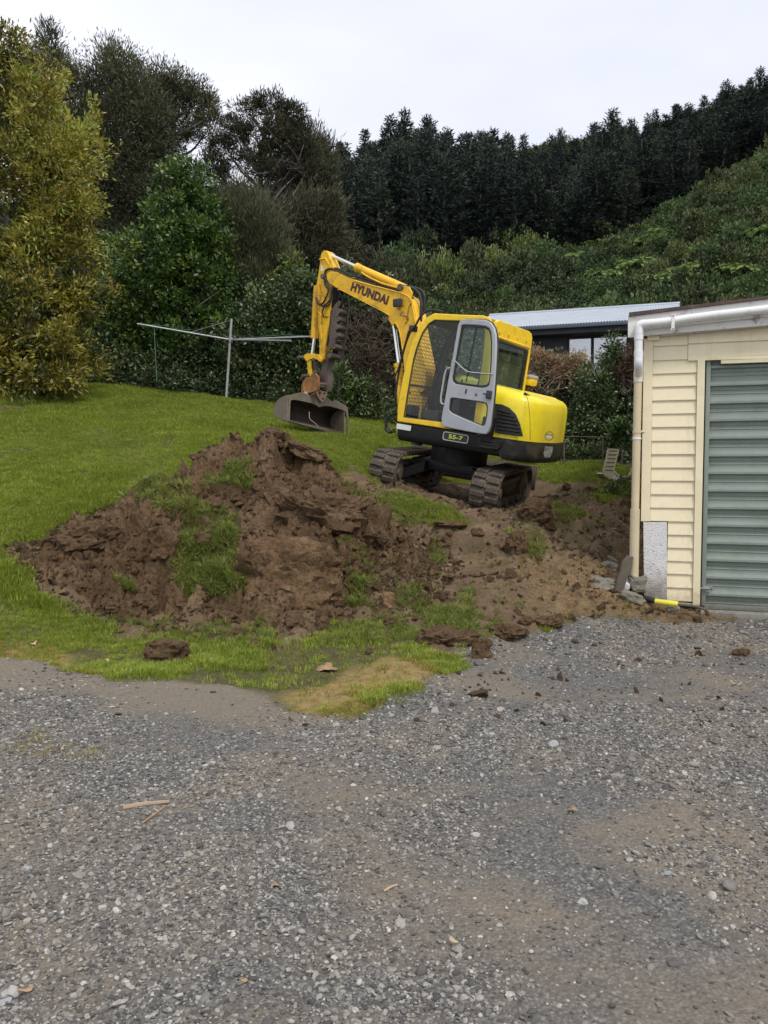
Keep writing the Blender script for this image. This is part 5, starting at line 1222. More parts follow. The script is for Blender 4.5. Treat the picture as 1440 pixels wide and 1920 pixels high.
# latch
lt = gw(*gf(1327, 1103, .0), .0)
gchild(box('latch_plate', lt + GN * .0, (.085, .012, .045), M['galv'], None, WM.to_3x3(), .002))
gchild(tube('latch_bolt', [lt + GN * .015 - GD * .09, lt + GN * .02 + GD * .02], .008, M['galv'], None, 8))
gchild(tube('latch_ring', [lt + GD * .025 + GN * .02 + Vector((0, 0, .02)), lt + GD * .045 + GN * .02, lt + GD * .03 + GN * .02 - Vector((0, 0, .025)), lt + GD * .01 + GN * .02], .006, M['galv'], None, 8))
# barge boards, roof edge, roof sheet
RFO = .16
z4 = lambda x, y: (1170 + x / 5.333, 540 + y / 5.333)
ext = lambda x0, y0, x1, y1, X: (X, y0 + (y1 - y0) / (x1 - x0) * (X - x0))
def exz(a, b, X): A_, B_ = z4(*a), z4(*b); return ext(*A_, *B_, X)
t0, t1 = (50, 300), (1440, 110); m0, m1 = (210, 415), (1440, 285); b0, b1 = (205, 478), (1440, 372); k0_, k1_ = (50, 243), (1440, 80)
gplate('barge_board', [z4(40, 275), exz((50, 282), (1440, 98), 1800), exz(m0, m1, 1800), z4(205, 415), z4(205, 478), z4(105, 490), z4(38, 495)], RFO, .03, M['oldwhite'])
gplate('lower_barge_board', [z4(196, 415), exz(m0, m1, 1800), exz(b0, b1, 1800), z4(196, 478)], RFO - .035, .03, M['oldwhite'])
gplate('soffit_trim', [z4(370, 470), exz((640, 440), (1440, 350), 1800), exz((640, 465), (1440, 385), 1800), z4(370, 482)], RFO - .09, .03, M['oldwhite'])
gplate('roof_edge', [z4(50, 243), exz(k0_, k1_, 1800), exz((50, 280), (1440, 104), 1800), z4(50, 283)], RFO + .03, .07, M['rooftrim'])
ra0, ra1 = gf(*z4(50, 250), RFO), gf(*exz(k0_, k1_, 1800), RFO)
bm = bmesh.new(); v = [bm.verts.new(gw(ra0[0], ra0[1] - .02, RFO - .06)), bm.verts.new(gw(ra1[0], ra1[1] - .02, RFO - .06)), bm.verts.new(gw(ra1[0], ra1[1] - .02, -6.2)), bm.verts.new(gw(ra0[0], ra0[1] - .02, -6.2))]
w2 = [bm.verts.new(x.co - Vector((0, 0, .05))) for x in v]; bm.faces.new(v); bm.faces.new(w2[::-1])
for i in range(4): bm.faces.new((v[i], w2[i], w2[(i + 1) % 4], v[(i + 1) % 4]))
gchild(bm_obj('roof_sheet', bm, M['rooftrim']))
# pipes
PO = RFO + .06
def g3(x, y, off=PO, z=z4): px, py = z(x, y); s, zz = gf(px, py, off); return gw(s, zz, off)
pr_ = .040
gchild(tube('rain_pipe', spline([g3(200, 358), g3(480, 330), g3(920, 268), g3(*[(exz((480, 340), (1440, 225), 1800)[i] - (1170, 540)[i]) * 5.333 for i in (0, 1)])], 3), pr_, M['pvc'], None, 20))
elb = spline([g3(215, 357), g3(180, 362), g3(155, 378), g3(147, 410), g3(147, 460)], 5)
gchild(tube('pipe_elbow', elb, pr_ + .004, M['pvc'], None, 20))
gchild(tube('pipe_socket', [g3(147, 468), g3(147, 520)], pr_ + .006, M['pvc'], None, 20))
gchild(tube('down_pipe_upper', [g3(147, 440), g3(146, 640)], pr_ + .001, M['pvc'], None, 20))
gchild(tube('pipe_socket', [g3(146, 630), g3(146, 690)], pr_ + .006, M['pvc'], None, 20))
low0 = g3(142, 800, .07)
gchild(tube('pipe_elbow', spline([g3(146, 680), g3(145, 760), g3(146, 820, .14), g3(142, 870, .07), g3(140, 900, .06)], 4), pr_ + .004, M['pvc'], None, 20))
zz4 = lambda x, y: (1060 + x / 3, 540 + y / 3)
gchild(tube('down_pipe_collar', [g3(410, 470, .06, zz4), g3(410, 530, .06, zz4)], pr_ + .006, paint('faded_white_pvc', (.66, .62, .54), .4, dirt=(.4, .34, .22), dirt_amt=.4), None, 20))
gchild(tube('down_pipe', [g3(409, 528, .06, zz4), g3(392, 1260, .06, zz4)], pr_, M['creampipe'], None, 20))
gchild(tube('down_pipe_lower', [g3(392, 1243, .06, zz4), g3(385, 1640, .06, zz4)], pr_ + .008, M['creampipe'], None, 20))
for y in (805, 840): gchild(tube('pipe_clip', [g3(402, y, .06, zz4), g3(402, y + 12, .06, zz4)], pr_ + .005, M['creampipe'] if y == 805 else M['pvc'], None, 20))
q = g3(420, 808, .05, zz4); gchild(tube('clip_arm', [q, q + GD * .08 - GN * .04], .012, M['creampipe'], None, 8))
q = g3(490, 350); gchild(plate('pipe_strap', [[(-.018, -.08), (.014, -.08), (.018, .08), (-.014, .08)]], q + GN * (pr_ + .002), GD, Z_, .004, M['pvc'], None, bevel=.001))
for dz in (-.066, .066): gchild(tube('strap_screw', [q + GN * (pr_ + .003) + Z_ * dz, q + GN * (pr_ + .009) + Z_ * dz], .008, M['rust'], None, 8))

# ================================================================== NEIGHBOUR'S HOUSE
HP_ = at(1040, 612, 22.0); hf, hw, HD, HN = wallspace(HP_, 19)
ho = empty('house', hw(0, HP_[2] - 3)); tag(ho, 'low dark clad house with a pale corrugated iron roof behind the hedge', 'house')
def hchild(o): o.parent = ho; o.matrix_parent_inverse = Matrix.Translation(-ho.location); return o
M['navy'] = paint('dark_navy_cladding', (.022, .022, .032), .6, (.028, .028, .04), bmp=.05)
M['alu'] = paint('dark_window_frame', (.03, .03, .035), .4)
M['iron'] = paint('zincalume_roof', (.42, .46, .52), .4, (.38, .42, .48), (.25, .25, .25), .2, 3, metal=.25, bmp=0)
M['curtain'] = paint('white_curtain', (.72, .72, .70), .8)
HWM = Matrix((HD, HN, Z_)).transposed().to_3x3()
s0, ze = hf(882, 622); s1 = hf(1260, 598)[0]; ze = hf(1040, 614)[1]
wy0, wy1 = hf(1118, 626)[1], hf(1118, 626)[1] - 1.35
wins = [(hf(1062, 640)[0], hf(1107, 640)[0]), (hf(1109, 640)[0], hf(1175, 640)[0])]
gb = ze - 3.4
hol = [[(wins[0][0], wy1), (wins[1][1], wy1), (wins[1][1], wy0), (wins[0][0], wy0)]]
# wall in pieces round the window
for a, b, c_, d_ in ((s0 + .5, wins[0][0], gb, ze), (wins[1][1], s1 - .3, gb, ze), (wins[0][0], wins[1][1], wy0, ze), (wins[0][0], wins[1][1], gb, wy1)):
    hchild(box('wall', hw((a + b) / 2, (c_ + d_) / 2, -.55), (b - a, .1, d_ - c_), M['navy'], None, HWM, 0))
hchild(box('side_wall', hw(s0 + .55, ze - 1.7, -3.5), (.1, 5.8, 3.4), M['navy'], None, HWM, 0))
hchild(box('back_wall', hw((s0 + s1) / 2, ze - 1.7, -6.6), (s1 - s0 - .8, .1, 3.4), M['navy'], None, HWM, 0))
for a, b in wins:
    wn = hchild(tube('window', [hw(a, wy1, -.5), hw(b, wy1, -.5), hw(b, wy0, -.5), hw(a, wy0, -.5), hw(a, wy1, -.5)], .03, M['alu'], None, 4))
    g_o = box('pane', hw((a + b) / 2, (wy0 + wy1) / 2, -.53), (b - a - .04, .01, wy0 - wy1 - .04), M['houseglass'], None, HWM, 0); g_o.parent = wn
    g_o = box('curtain', hw((a + b) / 2 + .1, (wy0 + wy1) / 2, -.72), ((b - a) * .8, .03, wy0 - wy1), M['curtain'], None, HWM, 0); g_o.parent = wn
# roof with corrugations running up the slope
rz, ro_ = None, -3.6
Q0 = hf(1200, 573.5, ro_); rzv = Q0[1]
sE = hf(1275, 570, ro_)[0]; n = int((sE - s0 + .2) / .019); ss = s0 - .2 + np.arange(n) * .019; wv_ = .012 * np.sin(ss / .076 * 2 * np.pi)
bm_v = []; lv_ = [(.12, ze + .06), (ro_, rzv), (-7.2, ze + .06)]
V = []
for off, zz in lv_:
    for s, c in zip(ss, wv_): V.append(tuple(hw(float(s), zz + float(c), off)))
i_ = np.arange(3 * n).reshape(3, n); Fq = np.stack([i_[:-1, :-1], i_[:-1, 1:], i_[1:, 1:], i_[1:, :-1]], -1).reshape(-1, 4)
hchild(obj('roof', np_mesh('roof', V, Fq, [M['iron']])))
hchild(box('gutter', hw((s0 + s1) / 2, ze + .0, .08), (s1 - s0 + .6, .12, .10), paint('blue_grey_gutter', (.07, .09, .12), .4), None, HWM, .02))
hchild(box('fascia', hw((s0 + s1) / 2, ze - .08, .0), (s1 - s0 + .6, .03, .2), M['navy'], None, HWM, 0))
hchild(box('soffit', hw((s0 + s1) / 2, ze - .17, -.27), (s1 - s0 + .6, .55, .02), M['navy'], None, HWM, 0))
hchild(tube('ridge_cap', [hw(s0 - .2, rzv + .0, ro_), hw(sE, rzv + .0, ro_)], .05, M['iron'], None, 8))

# ================================================================== SMALL THINGS ROUND THE GARAGE CORNER
z5 = lambda x, y: (1060 + x / 5.143, 980 + y / 5.143)
def rock(name, label, cat, px, py, wpx, hpx, Y=None, m=None, seed=1, flat=None, group=None, rot=0., boxy=.0, sub=3, dep=.8, sink=.15, tilt=0., crisp=1.0):
    """a rock or clod about wpx x hpx photo pixels large, its centre seen at px, py"""
    if Y is None: P = hit_s(px, py + hpx * .42); Y = P[1] + dep * wpx * .25 * P[1] / FPX
    W_, H_ = wpx * Y / FPX / 2, hpx * Y / FPX / 2
    bm = bmesh.new(); bmesh.ops.create_icosphere(bm, subdivisions=sub, radius=1); V = np.array([v.co[:] for v in bm.verts]); o = seed * 5.3
    if boxy: V = np.sign(V) * np.abs(V) ** (1 - boxy); 
    f = 1.3; d = 1 + (.34 if sub < 4 else .22) * fbm(V[:, 0] * f + o, V[:, 1] * f + o, V[:, 2] * f, o=4 if sub > 3 else 3, s=seed, g=.55)
    if sub > 3:
        c1, c2, cv = cells(V[:, 0] * 2.2 + o + .4 * V[:, 1], V[:, 2] * 4.5 + .5 * fbm(V[:, 0] * 2, V[:, 2] * 2, s=seed), seed); d = d + .07 * (cv - .5) - .10 * (1 - sstep(0, .13, c2))
        d = d + .05 * fbm(V[:, 0] * 6, V[:, 1] * 6, V[:, 2] * 8, o=4, s=seed + 3, g=.6)
    if sub > 3: d = d + crisp * .10 * facets(V[:, 0] * 1.9 + o, V[:, 2] * 1.6 + V[:, 1], seed) + crisp * .07 * facets(V[:, 0] * 4 + o, V[:, 2] * 4.5 + 2 * V[:, 1], seed + 1)
    V = V * d[:, None] * np.array([W_, W_ * dep, H_])
    ca, sa = math.cos(rot), math.sin(rot); ct, st = math.cos(tilt), math.sin(tilt)
    V = np.stack([V[:, 0] * ct - V[:, 2] * st, V[:, 1], V[:, 0] * st + V[:, 2] * ct], 1)
    V = np.stack([V[:, 0] * ca - V[:, 1] * sa, V[:, 0] * sa + V[:, 1] * ca, V[:, 2]], 1)
    for v, c in zip(bm.verts, V): v.co = c
    me = bpy.data.meshes.new(name); bm.to_mesh(me); bm.free(); me.materials.append(m or M['clod'])
    for p in me.polygons: p.use_smooth = sub > 3
    if sub > 3: me.set_sharp_from_angle(angle=R_(28))
    o_ = obj(name, me); c = at(px, py, Y); o_.location = c
    tag(o_, label, cat, group); return o_
yb = 8.32
so_ = plate('timber_stake', [[(at(*z5(a, b), yb)[0], at(*z5(a, b), yb)[2]) for a, b in ((592, 322), (650, 326), (640, 400), (606, 500), (572, 600), (548, 680), (470, 655), (500, 540), (530, 460), (552, 370))]], (0, yb, 0), X_, Z_, .05, M['timber'], bevel=.006)
tag(so_, 'short weathered timber stake leaning against the foot of the down pipe', 'stake')
pe = tube('pipe_end', [at(*z5(600, 560), 8.42), at(*z5(596, 600), 8.36), at(*z5(590, 622), 8.30)], .034, M['pvc'], None, 16); tag(pe, 'white plastic pipe end poking out beside the leaning stake', 'pipe')
rock('concrete_block', 'rough broken concrete block under the cream down pipe', 'block', *z5(690, 595), 29, 29, 8.34, M['stonegrey'], 3, boxy=.55, rot=.3, sub=3, dep=.7)
rock('stone_slab', 'long broken stone slab lying before the down pipe', 'stone slab', *z5(650, 725), 50, 17, 8.15, M['stonegrey'], 4, boxy=.4, sub=3, dep=.5, tilt=-.28)
rock('rock', 'flat grey rock leaning left of the timber stake', 'rock', *z5(425, 415), 30, 15, None, M['stonegrey'], 5, boxy=.3, tilt=-.2)
rock('rock', 'thin mossy splinter of rock above the flat grey rock', 'rock', *z5(470, 375), 26, 10, None, M['stonegrey'], 6, boxy=.3, tilt=-.5)
rock('rock', 'brownish half buried rock left of the stake foot', 'rock', *z5(400, 590), 60, 26, None, M['stonegrey'], 7, boxy=.2, tilt=-.15, dep=.6)
rock('rock', 'pale stone in front of the yellow drain pipe', 'rock', *z5(1050, 830), 20, 12, None, M['concrete'], 8, boxy=.3)
rock('rock', 'small grey stone between slab and stake', 'rock', *z5(585, 665), 14, 9, 8.2, M['stonegrey'], 9)
dpp = empty('drain_pipe', at(*z5(970, 780), 8.1)); tag(dpp, 'short bright yellow ribbed drain pipe stub lying before the garage', 'drain pipe')
M['yellowpipe'] = paint('yellow_drain_pipe', (.72, .66, .06), .45, dirt=(.35, .28, .1), dirt_amt=.3)
a, b = Vector(at(*z5(862, 758), 8.12)), Vector(at(*z5(1085, 788), 8.02)); n = 46
pts = [a.lerp(b, i / n) for i in range(n + 1)]
bm = bmesh.new(); b_tube(bm, pts, [.031 if (i % 3) else .026 for i in range(n + 1)], 16); o = bm_obj('ribbed_tube', bm, M['yellowpipe'], None, smooth=True); o.parent = dpp; o.matrix_parent_inverse = Matrix.Translation(-dpp.location)
o = tube('black_joiner', spline([at(*z5(770, 725), 8.2), at(*z5(815, 740), 8.16), at(*z5(866, 760), 8.12)], 3), .030, M['hose'], None, 12); o.parent = dpp; o.matrix_parent_inverse = Matrix.Translation(-dpp.location)
tw = tube('stick', spline([at(*z5(1090, 790), 8.0), at(*z5(1180, 800), 7.98), at(*z5(1280, 815), 7.9), at(*z5(1360, 840), 7.85)], 3), .014, M['timber'], None, 7); tag(tw, 'dark stick lying along the garage door sill', 'stick')
# plastic chair, lamp, fence and wire
z7 = lambda x, y: (980 + x / 5.333, 560 + y / 5.333)
M['chair'] = paint('aged_cream_plastic', (.50, .47, .36), .5, (.44, .41, .31), (.2, .18, .12), .4, 8)
ch = empty('plastic_chair', at(*z7(900, 1780), 13.0)); tag(ch, 'old cream plastic garden chair tipped over by the fence beside the down pipe', 'chair')
def ck(o): o.parent = ch; o.matrix_parent_inverse = Matrix.Translation(-ch.location); return o
Yc = 13.0; c2d = lambda pts, Y=Yc: [(at(*z7(a, b), Y)[0], at(*z7(a, b), Y)[2]) for a, b in pts]
slots = []
for k in range(6):
    y0 = 1518 + k * 39; dx = -k * 9; slots.append([(868 + dx, y0), (945 + dx, y0 + 2), (941 + dx, y0 + 14), (864 + dx, y0 + 12)])
ck(plate('backrest', [c2d([(850, 1498), (966, 1505), (940, 1620), (915, 1715), (930, 1790), (860, 1810), (795, 1750), (820, 1640)])] + [c2d(s_) for s_ in slots], (0, Yc, 0), X_, Z_, .03, M['chair'], None, bevel=.005))
ck(plate('backrest_inner', [c2d([(862, 1508), (955, 1514), (930, 1620), (905, 1735), (835, 1740), (835, 1640)])], (0, Yc + .02, 0), X_, Z_, .012, paint('shaded_plastic', (.36, .33, .25), .6), None, bevel=.002))  # backing plate behind the slots, recess shade put into its darker colour
for dy in (0, .42): ck(tube('arm', spline([at(*z7(905, 1715), Yc + dy), at(*z7(935, 1755), Yc + dy), at(*z7(985, 1785), Yc + dy), at(*z7(1045, 1780), Yc + dy), at(*z7(1085, 1740), Yc + dy), at(*z7(1092, 1690), Yc + dy)], 4), .022, M['chair'], None, 10))
ck(plate('seat', [c2d([(800, 1750), (860, 1808), (950, 1815), (950, 1795), (870, 1790), (815, 1740)])], (0, Yc + .2, 0), X_, Z_, .42, M['chair'], None, bevel=.008))
for dy in (.05, .38): ck(tube('leg', [at(*z7(930, 1800), Yc + dy), at(*z7(1110, 1840), Yc + dy)], .022, M['chair'], None, 8))
gl_ = empty('garden_lamp', at(*z7(938, 1810), 12.0)); tag(gl_, 'small cream garden light with stacked rings in front of the tipped chair', 'garden light')
bm = bmesh.new(); c = Vector(at(*z7(938, 1790), 12.0))
for k, (r, z) in enumerate(((.045, .03), (.062, .012), (.055, -.002), (.062, -.016), (.055, -.03))): b_tube(bm, [c + Z_ * z, c + Z_ * (z - .011)], r, 16)
o = bm_obj('lamp_rings', bm, M['white'], None, angle=35); o.parent = gl_; o.matrix_parent_inverse = Matrix.Translation(-gl_.location)
o = tube('stake', [c - Z_ * .03, c - Z_ * .2], .015, M['interior'], None, 8); o.parent = gl_; o.matrix_parent_inverse = Matrix.Translation(-gl_.location)
fe = empty('board_fence', at(1120, 870, 16.0)); tag(fe, 'dark stained timber fence half hidden beneath the right hand hedge', 'fence')
M['fencewood'] = paint('dark_stained_fence', (.022, .018, .016), .75, (.03, .025, .02), bmp=.3)
fbm_me = None
for k in range(22):
    x = 3.25 + k * .155; y = 16.2 - .25 * (x - 3.2) * .3; z = float(H0(x, y))
    bm = bmesh.new(); b_box(bm, (0, 0, .5), (.145, .022, 1.15)); o = bm_obj('paling', bm, M['fencewood'], fe) if fbm_me is None else obj('paling', fbm_me, fe)
    fbm_me = o.data; o.matrix_world = Matrix.Translation((x, y + random.uniform(-.004, .004), z + random.uniform(-.02, .02))); o.parent = fe; o.matrix_parent_inverse = Matrix.Translation(-fe.location)
o = box('fence_rail', (4.9, 16.05, float(H0(4.9, 16.05)) + .22), (3.4, .05, .10), M['fencewood'], None, Matrix.Rotation(-.075, 3, 'Z')); o.parent = fe; o.matrix_parent_inverse = Matrix.Translation(-fe.location)
wf = empty('wire_fence', at(1058, 850, 14.6)); tag(wf, 'thin wire and steel posts running in front of the dark fence', 'wire fence')
for nm, pts, r in (('wire', [at(1050, 818, 14.6), at(1145, 820, 14.4)], .008), ('post', [at(1057, 815, 14.6), at(1058, 872, 14.6)], .014), ('post', [at(1130, 818, 14.4), at(1130, 880, 14.4)], .012), ('wire', [at(1050, 862, 14.5), at(1130, 868, 14.4)], .006)):
    o = tube(nm, pts, r, M['timber'], None, 6); o.parent = wf; o.matrix_parent_inverse = Matrix.Translation(-wf.location)
# clothesline
cl = empty('clothesline', at(424, 748, 17.6)); tag(cl, 'rotary clothesline with a galvanised pole and long arms standing on the lawn', 'clothesline')
def cc(o): o.parent = cl; o.matrix_parent_inverse = Matrix.Translation(-cl.location); return o
YC = 17.6; M['galvpole'] = paint('dull_galvanised_pipe', (.36, .37, .37), .45, (.28, .29, .29), metal=.3); M['line'] = paint('green_line', (.10, .22, .17), .5)
cc(tube('pole', [at(423.5, 756, YC), at(434, 598, YC)], .028, M['galvpole'], None, 12)); hub = Vector(at(432.5, 637, YC))
cc(tube('hub', [hub - Z_ * .05, hub + Z_ * .05], .045, M['galvpole'], None, 12))
ends = [at(257, 607, YC - .35), at(397, 613, YC + 1.9), at(584, 631, YC - .3), at(545, 639, YC - 1.8)]
for i, e in enumerate(ends): cc(tube('arm', [hub, e], .018, M['galvpole'], None, 8))
for t_ in (1., .8, .6, .42):
    P_ = [hub.lerp(Vector(e), t_) for e in (ends[0], ends[1], ends[2], ends[3], ends[0])]
    for i in range(4):
        if i >= 2: continue
        m_ = (P_[i] + P_[i + 1]) / 2 - Z_ * .03; cc(tube('line', spline([P_[i], m_, P_[i + 1]], 4), .006, M['line'], None, 4))
for e in ends[:2]: cc(tube('stay_wire', [Vector(at(434, 600, YC)), hub.lerp(Vector(e), .45)], .004, M['galvpole'], None, 4))
cc(tube('hanging_cord', [at(289, 616, YC - .3), at(294, 716, YC - .3)], .006, M['line'], None, 4))
o = tube('post', [at(303, 655, 18.5), at(303, 722, 18.5)], .016, M['galvpole'], None, 8); tag(o, 'thin metal post at the lawn edge under the round green tree', 'post')

M['slabsoil'] = soilmat('pale_slab_soil', scale=.9, dark=1.25)
# ================================================================== CLODS, LEAVES AND STICKS
rock('clod', 'large blocky cracked clod sitting high on the heap, right of its turf', 'clod', 612, 975, 165, 100, 8.9, None, 11, crisp=.75, boxy=.35, sub=5, dep=.7, rot=-.15, tilt=-.12)
rock('clod', 'broad smooth faced slab of earth leaning on the front of the heap', 'clod', 548, 1082, 205, 148, 7.9, M['slabsoil'], 12, boxy=.3, sub=5, dep=.45, rot=.1, tilt=-.1, crisp=.12)
rock('clod', 'tall upright shard of earth left of the grassy turf', 'clod', 262, 1010, 50, 105, 8.4, None, 13, boxy=.35, sub=4, dep=.6, tilt=.1)
rock('clod', 'craggy lump crowning the very top of the heap', 'clod', 512, 822, 52, 40, 10.0, None, 14, boxy=.1, sub=4)
rock('clod', 'long dark clod behind the heap top, on its right shoulder', 'clod', 580, 852, 78, 30, 10.05, None, 15, boxy=.3, sub=4, tilt=-.45)
rock('clod', 'rounded crumbling clod just left of the blocky cracked clod', 'clod', 520, 945, 80, 75, 9.1, None, 16, sub=4)
rock('clod', 'undercut clod with dark overhang at the right of the blocky one', 'clod', 700, 985, 60, 75, 8.95, None, 17, boxy=.3, sub=4)
rock('clod', 'clod left of the shard, highest on the heap\u2019s left end', 'clod', 160, 1015, 100, 60, 8.35, None, 18, boxy=.15, sub=4, tilt=.25)
rock('clod', 'wedge of earth between the shard and the turf', 'clod', 315, 1035, 60, 75, 8.2, None, 19, boxy=.3, sub=4, tilt=-.3)
rock('clod', 'flattened clod alone on the grass before the heap', 'clod', 312, 1224, 82, 48, None, None, 20, boxy=.3, sub=4)
rock('clod', 'clod at gravel edge with grass growing on its top', 'clod', 840, 1196, 105, 40, None, None, 21, boxy=.2, sub=4, sink=.3)
rock('clod', 'squarish clod tipped onto the gravel edge', 'clod', 904, 1216, 36, 40, None, None, 22, boxy=.4, sub=3)
rock('clod', 'lumpy clod in the row along the gravel, second from the right', 'clod', 955, 1186, 70, 36, None, None, 23, sub=4)
rock('clod', 'clod at the right end of the row along the gravel', 'clod', 1028, 1166, 56, 24, None, None, 24, sub=4)
rock('clod', 'torn lump of earth standing by the track marks', 'clod', 968, 1020, 40, 50, None, None, 25, sub=4)
rock('clod', 'broken lump of earth right of the near track', 'clod', 1005, 958, 62, 46, None, None, 26, sub=4)
rock('clod', 'flat brown clod lying on the gravel towards the garage door', 'clod', 1391, 1224, 32, 14, None, None, 27, sub=3)
rock('clod', 'smooth tan clod half sunk at the heap\u2019s right foot', 'clod', 845, 983, 52, 14, None, None, 28, boxy=.2, sub=3)
rock('clod', 'pale brown clod nestled in green grass right of the heap', 'clod', 730, 1128, 28, 36, None, soilmat('tan_clod', dark=1.7), 29, sub=3)
rr = random.Random(5); k = 0
while k < 74:
    if k < 56: px, py = rr.uniform(70, 850), rr.uniform(850, 1185)
    else: px, py = rr.uniform(880, 1160), rr.uniform(900, 1080)
    P = hit_s(px, py)
    if k < 56 and sdist(OUTL, P[:1], P[1:2])[0] < -.05: continue
    if k >= 56 and masks(P[:1], P[1:2])[1][0] < .5: continue
    w_ = rr.choice([14, 18, 22, 28, 38]) * (1 if k < 56 else .6)
    rock('loose_clod', 'loose clod of brown soil among many on the dug earth', 'clod', px, py, w_, w_ * rr.uniform(.5, .8), None, None, 300 + k, group='loose clods scattered over the heap and dug ground', boxy=rr.uniform(.1, .5), rot=rr.uniform(0, 3), tilt=rr.uniform(-.5, .5), sub=3)
    k += 1
for i, (px, py, w_) in enumerate(((1078, 1203, 13), (850, 1323, 14), (1198, 1236, 12), (1022, 1200, 9), (822, 1232, 16), (860, 1262, 11), (1115, 1210, 10), (350, 1190, 20), (445, 1185, 26), (480, 1205, 22), (695, 1222, 18), (985, 1165, 24), (870, 1240, 10))):
    rock('loose_clod', 'small crumb of soil dropped on the gravel or grass below the heap', 'clod', px, py, w_, w_ * .7, None, None, 500 + i, group='small soil lumps dropped near the gravel edge', sub=3)
for i, (px, py, w_, l_) in enumerate(((22, 1862, 34, 'largest pale river stone in the bottom left corner'), (10, 1880, 26, 'rounded pale stone just below the largest one in the corner'), (30, 1895, 22, 'grey stone lowest in the bottom left cluster'), (193, 1703, 18, 'pale oval stone lying on the bare patch at left'), (50, 1629, 17, 'whitish stone at the far left of the gravel'), (590, 1580, 20, 'pale speckled stone in the middle of the gravel'), (892, 1568, 22, 'bluish grey stone right of the middle of the gravel'), (1038, 1396, 22, 'flat whitish stone on the gravel at right'), (216, 1825, 16, 'pinkish stone left of centre near the bottom'), (1092, 1692, 20, 'grey stone low on the right side of the gravel'), (450, 1682, 16, 'pale grey stone beside the dead leaf on the gravel'), (1250, 1640, 22, 'long thin pale stone far right on the gravel'))):
    m_ = paint('pale_stone', *[((.36, .35, .33), .7), ((.30, .30, .31), .7), ((.24, .245, .25), .7)][i % 3], bmp=.15)
    rock('stone', l_, 'stone', px, py, w_, w_ * .6, None, m_, 600 + i, sub=3)
M['deadleaf'] = paint('dead_leaf', (.36, .24, .13), .7, (.28, .18, .09), (.15, .09, .05), .5, 30)
M['palleaf'] = paint('pale_dead_leaf', (.46, .36, .24), .7, (.40, .29, .18), (.22, .14, .08), .5, 30)
def leaf(px, py, r, label, m, lobes=0, seed=0, group=None):
    P = hit_s(px, py); R = r * P[1] / FPX; q = random.Random(seed); bm = bmesh.new(); n = 30; c = bm.verts.new((0, 0, .012)); vs = []
    for i in range(n):
        a = 2 * math.pi * i / n
        d = (.6 + .4 * abs(math.cos(lobes * a / 2))) if lobes else (.5 + .5 * abs(math.cos(a)) ** 1.5)
        d *= q.uniform(.85, 1.1); vs.append(bm.verts.new((R * d * math.cos(a), R * d * math.sin(a) * (1 if lobes else .75), .014 + R * .35 * math.sin(a * 2 + seed) * d * .6)))
    for i in range(n): bm.faces.new((c, vs[i], vs[(i + 1) % n]))
    o = bm_obj('dead_leaf', bm, m, None, smooth=True); s_ = o.modifiers.new('t', 'SOLIDIFY'); s_.thickness = .0015
    o.location = P + np.array([0, 0, .012]); o.rotation_euler = (q.uniform(-.2, .2), q.uniform(-.2, .2), q.uniform(0, 6)); return tag(o, label, 'leaf', group)
leaf(612, 1259, 24, 'big curled brown lobed leaf lying in the grass tip', M['deadleaf'], 5, 1)
leaf(541, 1172, 11, 'small tan leaf caught at the foot of the heap', M['palleaf'], 0, 2)
leaf(517, 1672, 14, 'dead leaf curled on the gravel left of middle', M['deadleaf'], 0, 3)
leaf(1075, 1528, 10, 'orange brown leaf fragment on the gravel at right', M['deadleaf'], 3, 4)
leaf(1323, 1531, 10, 'reddish leaf on the far right gravel', M['deadleaf'], 0, 5)
leaf(457, 1852, 10, 'ochre leaf near the bottom of the gravel', M['deadleaf'], 0, 6)
leaf(47, 1871, 15, 'orange leaf beside the corner stones', M['deadleaf'], 0, 7)
leaf(850, 1777, 12, 'tan leaf low in the middle of the gravel', M['palleaf'], 0, 8)
leaf(64, 1211, 10, 'pale leaf on the grass at the far left', M['palleaf'], 0, 9)
leaf(200, 1243, 10, 'pale leaf on the grass before the heap\u2019s left end', M['palleaf'], 0, 10)
leaf(360, 1213, 8, 'whitish leaf right of the lone flattened clod', M['palleaf'], 0, 11)
def gpt(px, py, dz=.01): return Vector(hit_s(px, py)) + Z_ * dz
o = tube('stick', [gpt(230, 1519), gpt(275, 1513, .015), gpt(318, 1508, .012)], [.012, .011, .008], paint('pale_stick', (.32, .24, .17), .8, bmp=.3), None, 7); tag(o, 'straight pale brown stick lying on the gravel at left', 'stick')
o = tube('stick', spline([gpt(266, 1548), gpt(290, 1535, .02), gpt(310, 1515)], 3), .004, M['deadleaf'], None, 6); tag(o, 'thin curved twig beside the straight pale stick', 'twig')
o = tube('stick', spline([gpt(720, 1676), gpt(735, 1668, .012), gpt(748, 1664)], 3), .004, M['palleaf'], None, 6); tag(o, 'tiny bent twig in the middle of the gravel', 'twig')
o = tube('stick', spline([gpt(1100, 1012), gpt(1135, 1008, .02), gpt(1178, 1006)], 3), .007, M['timber'], None, 6); tag(o, 'dark fallen twig on the slope beside the garage', 'twig')
o = tube('string', spline([gpt(60, 955), gpt(85, 968, .015), gpt(100, 975), gpt(122, 970, .02)], 4), .006, paint('orange_string', (.55, .14, .06), .6), None, 6); tag(o, 'short piece of orange string on grass left of the heap', 'string')

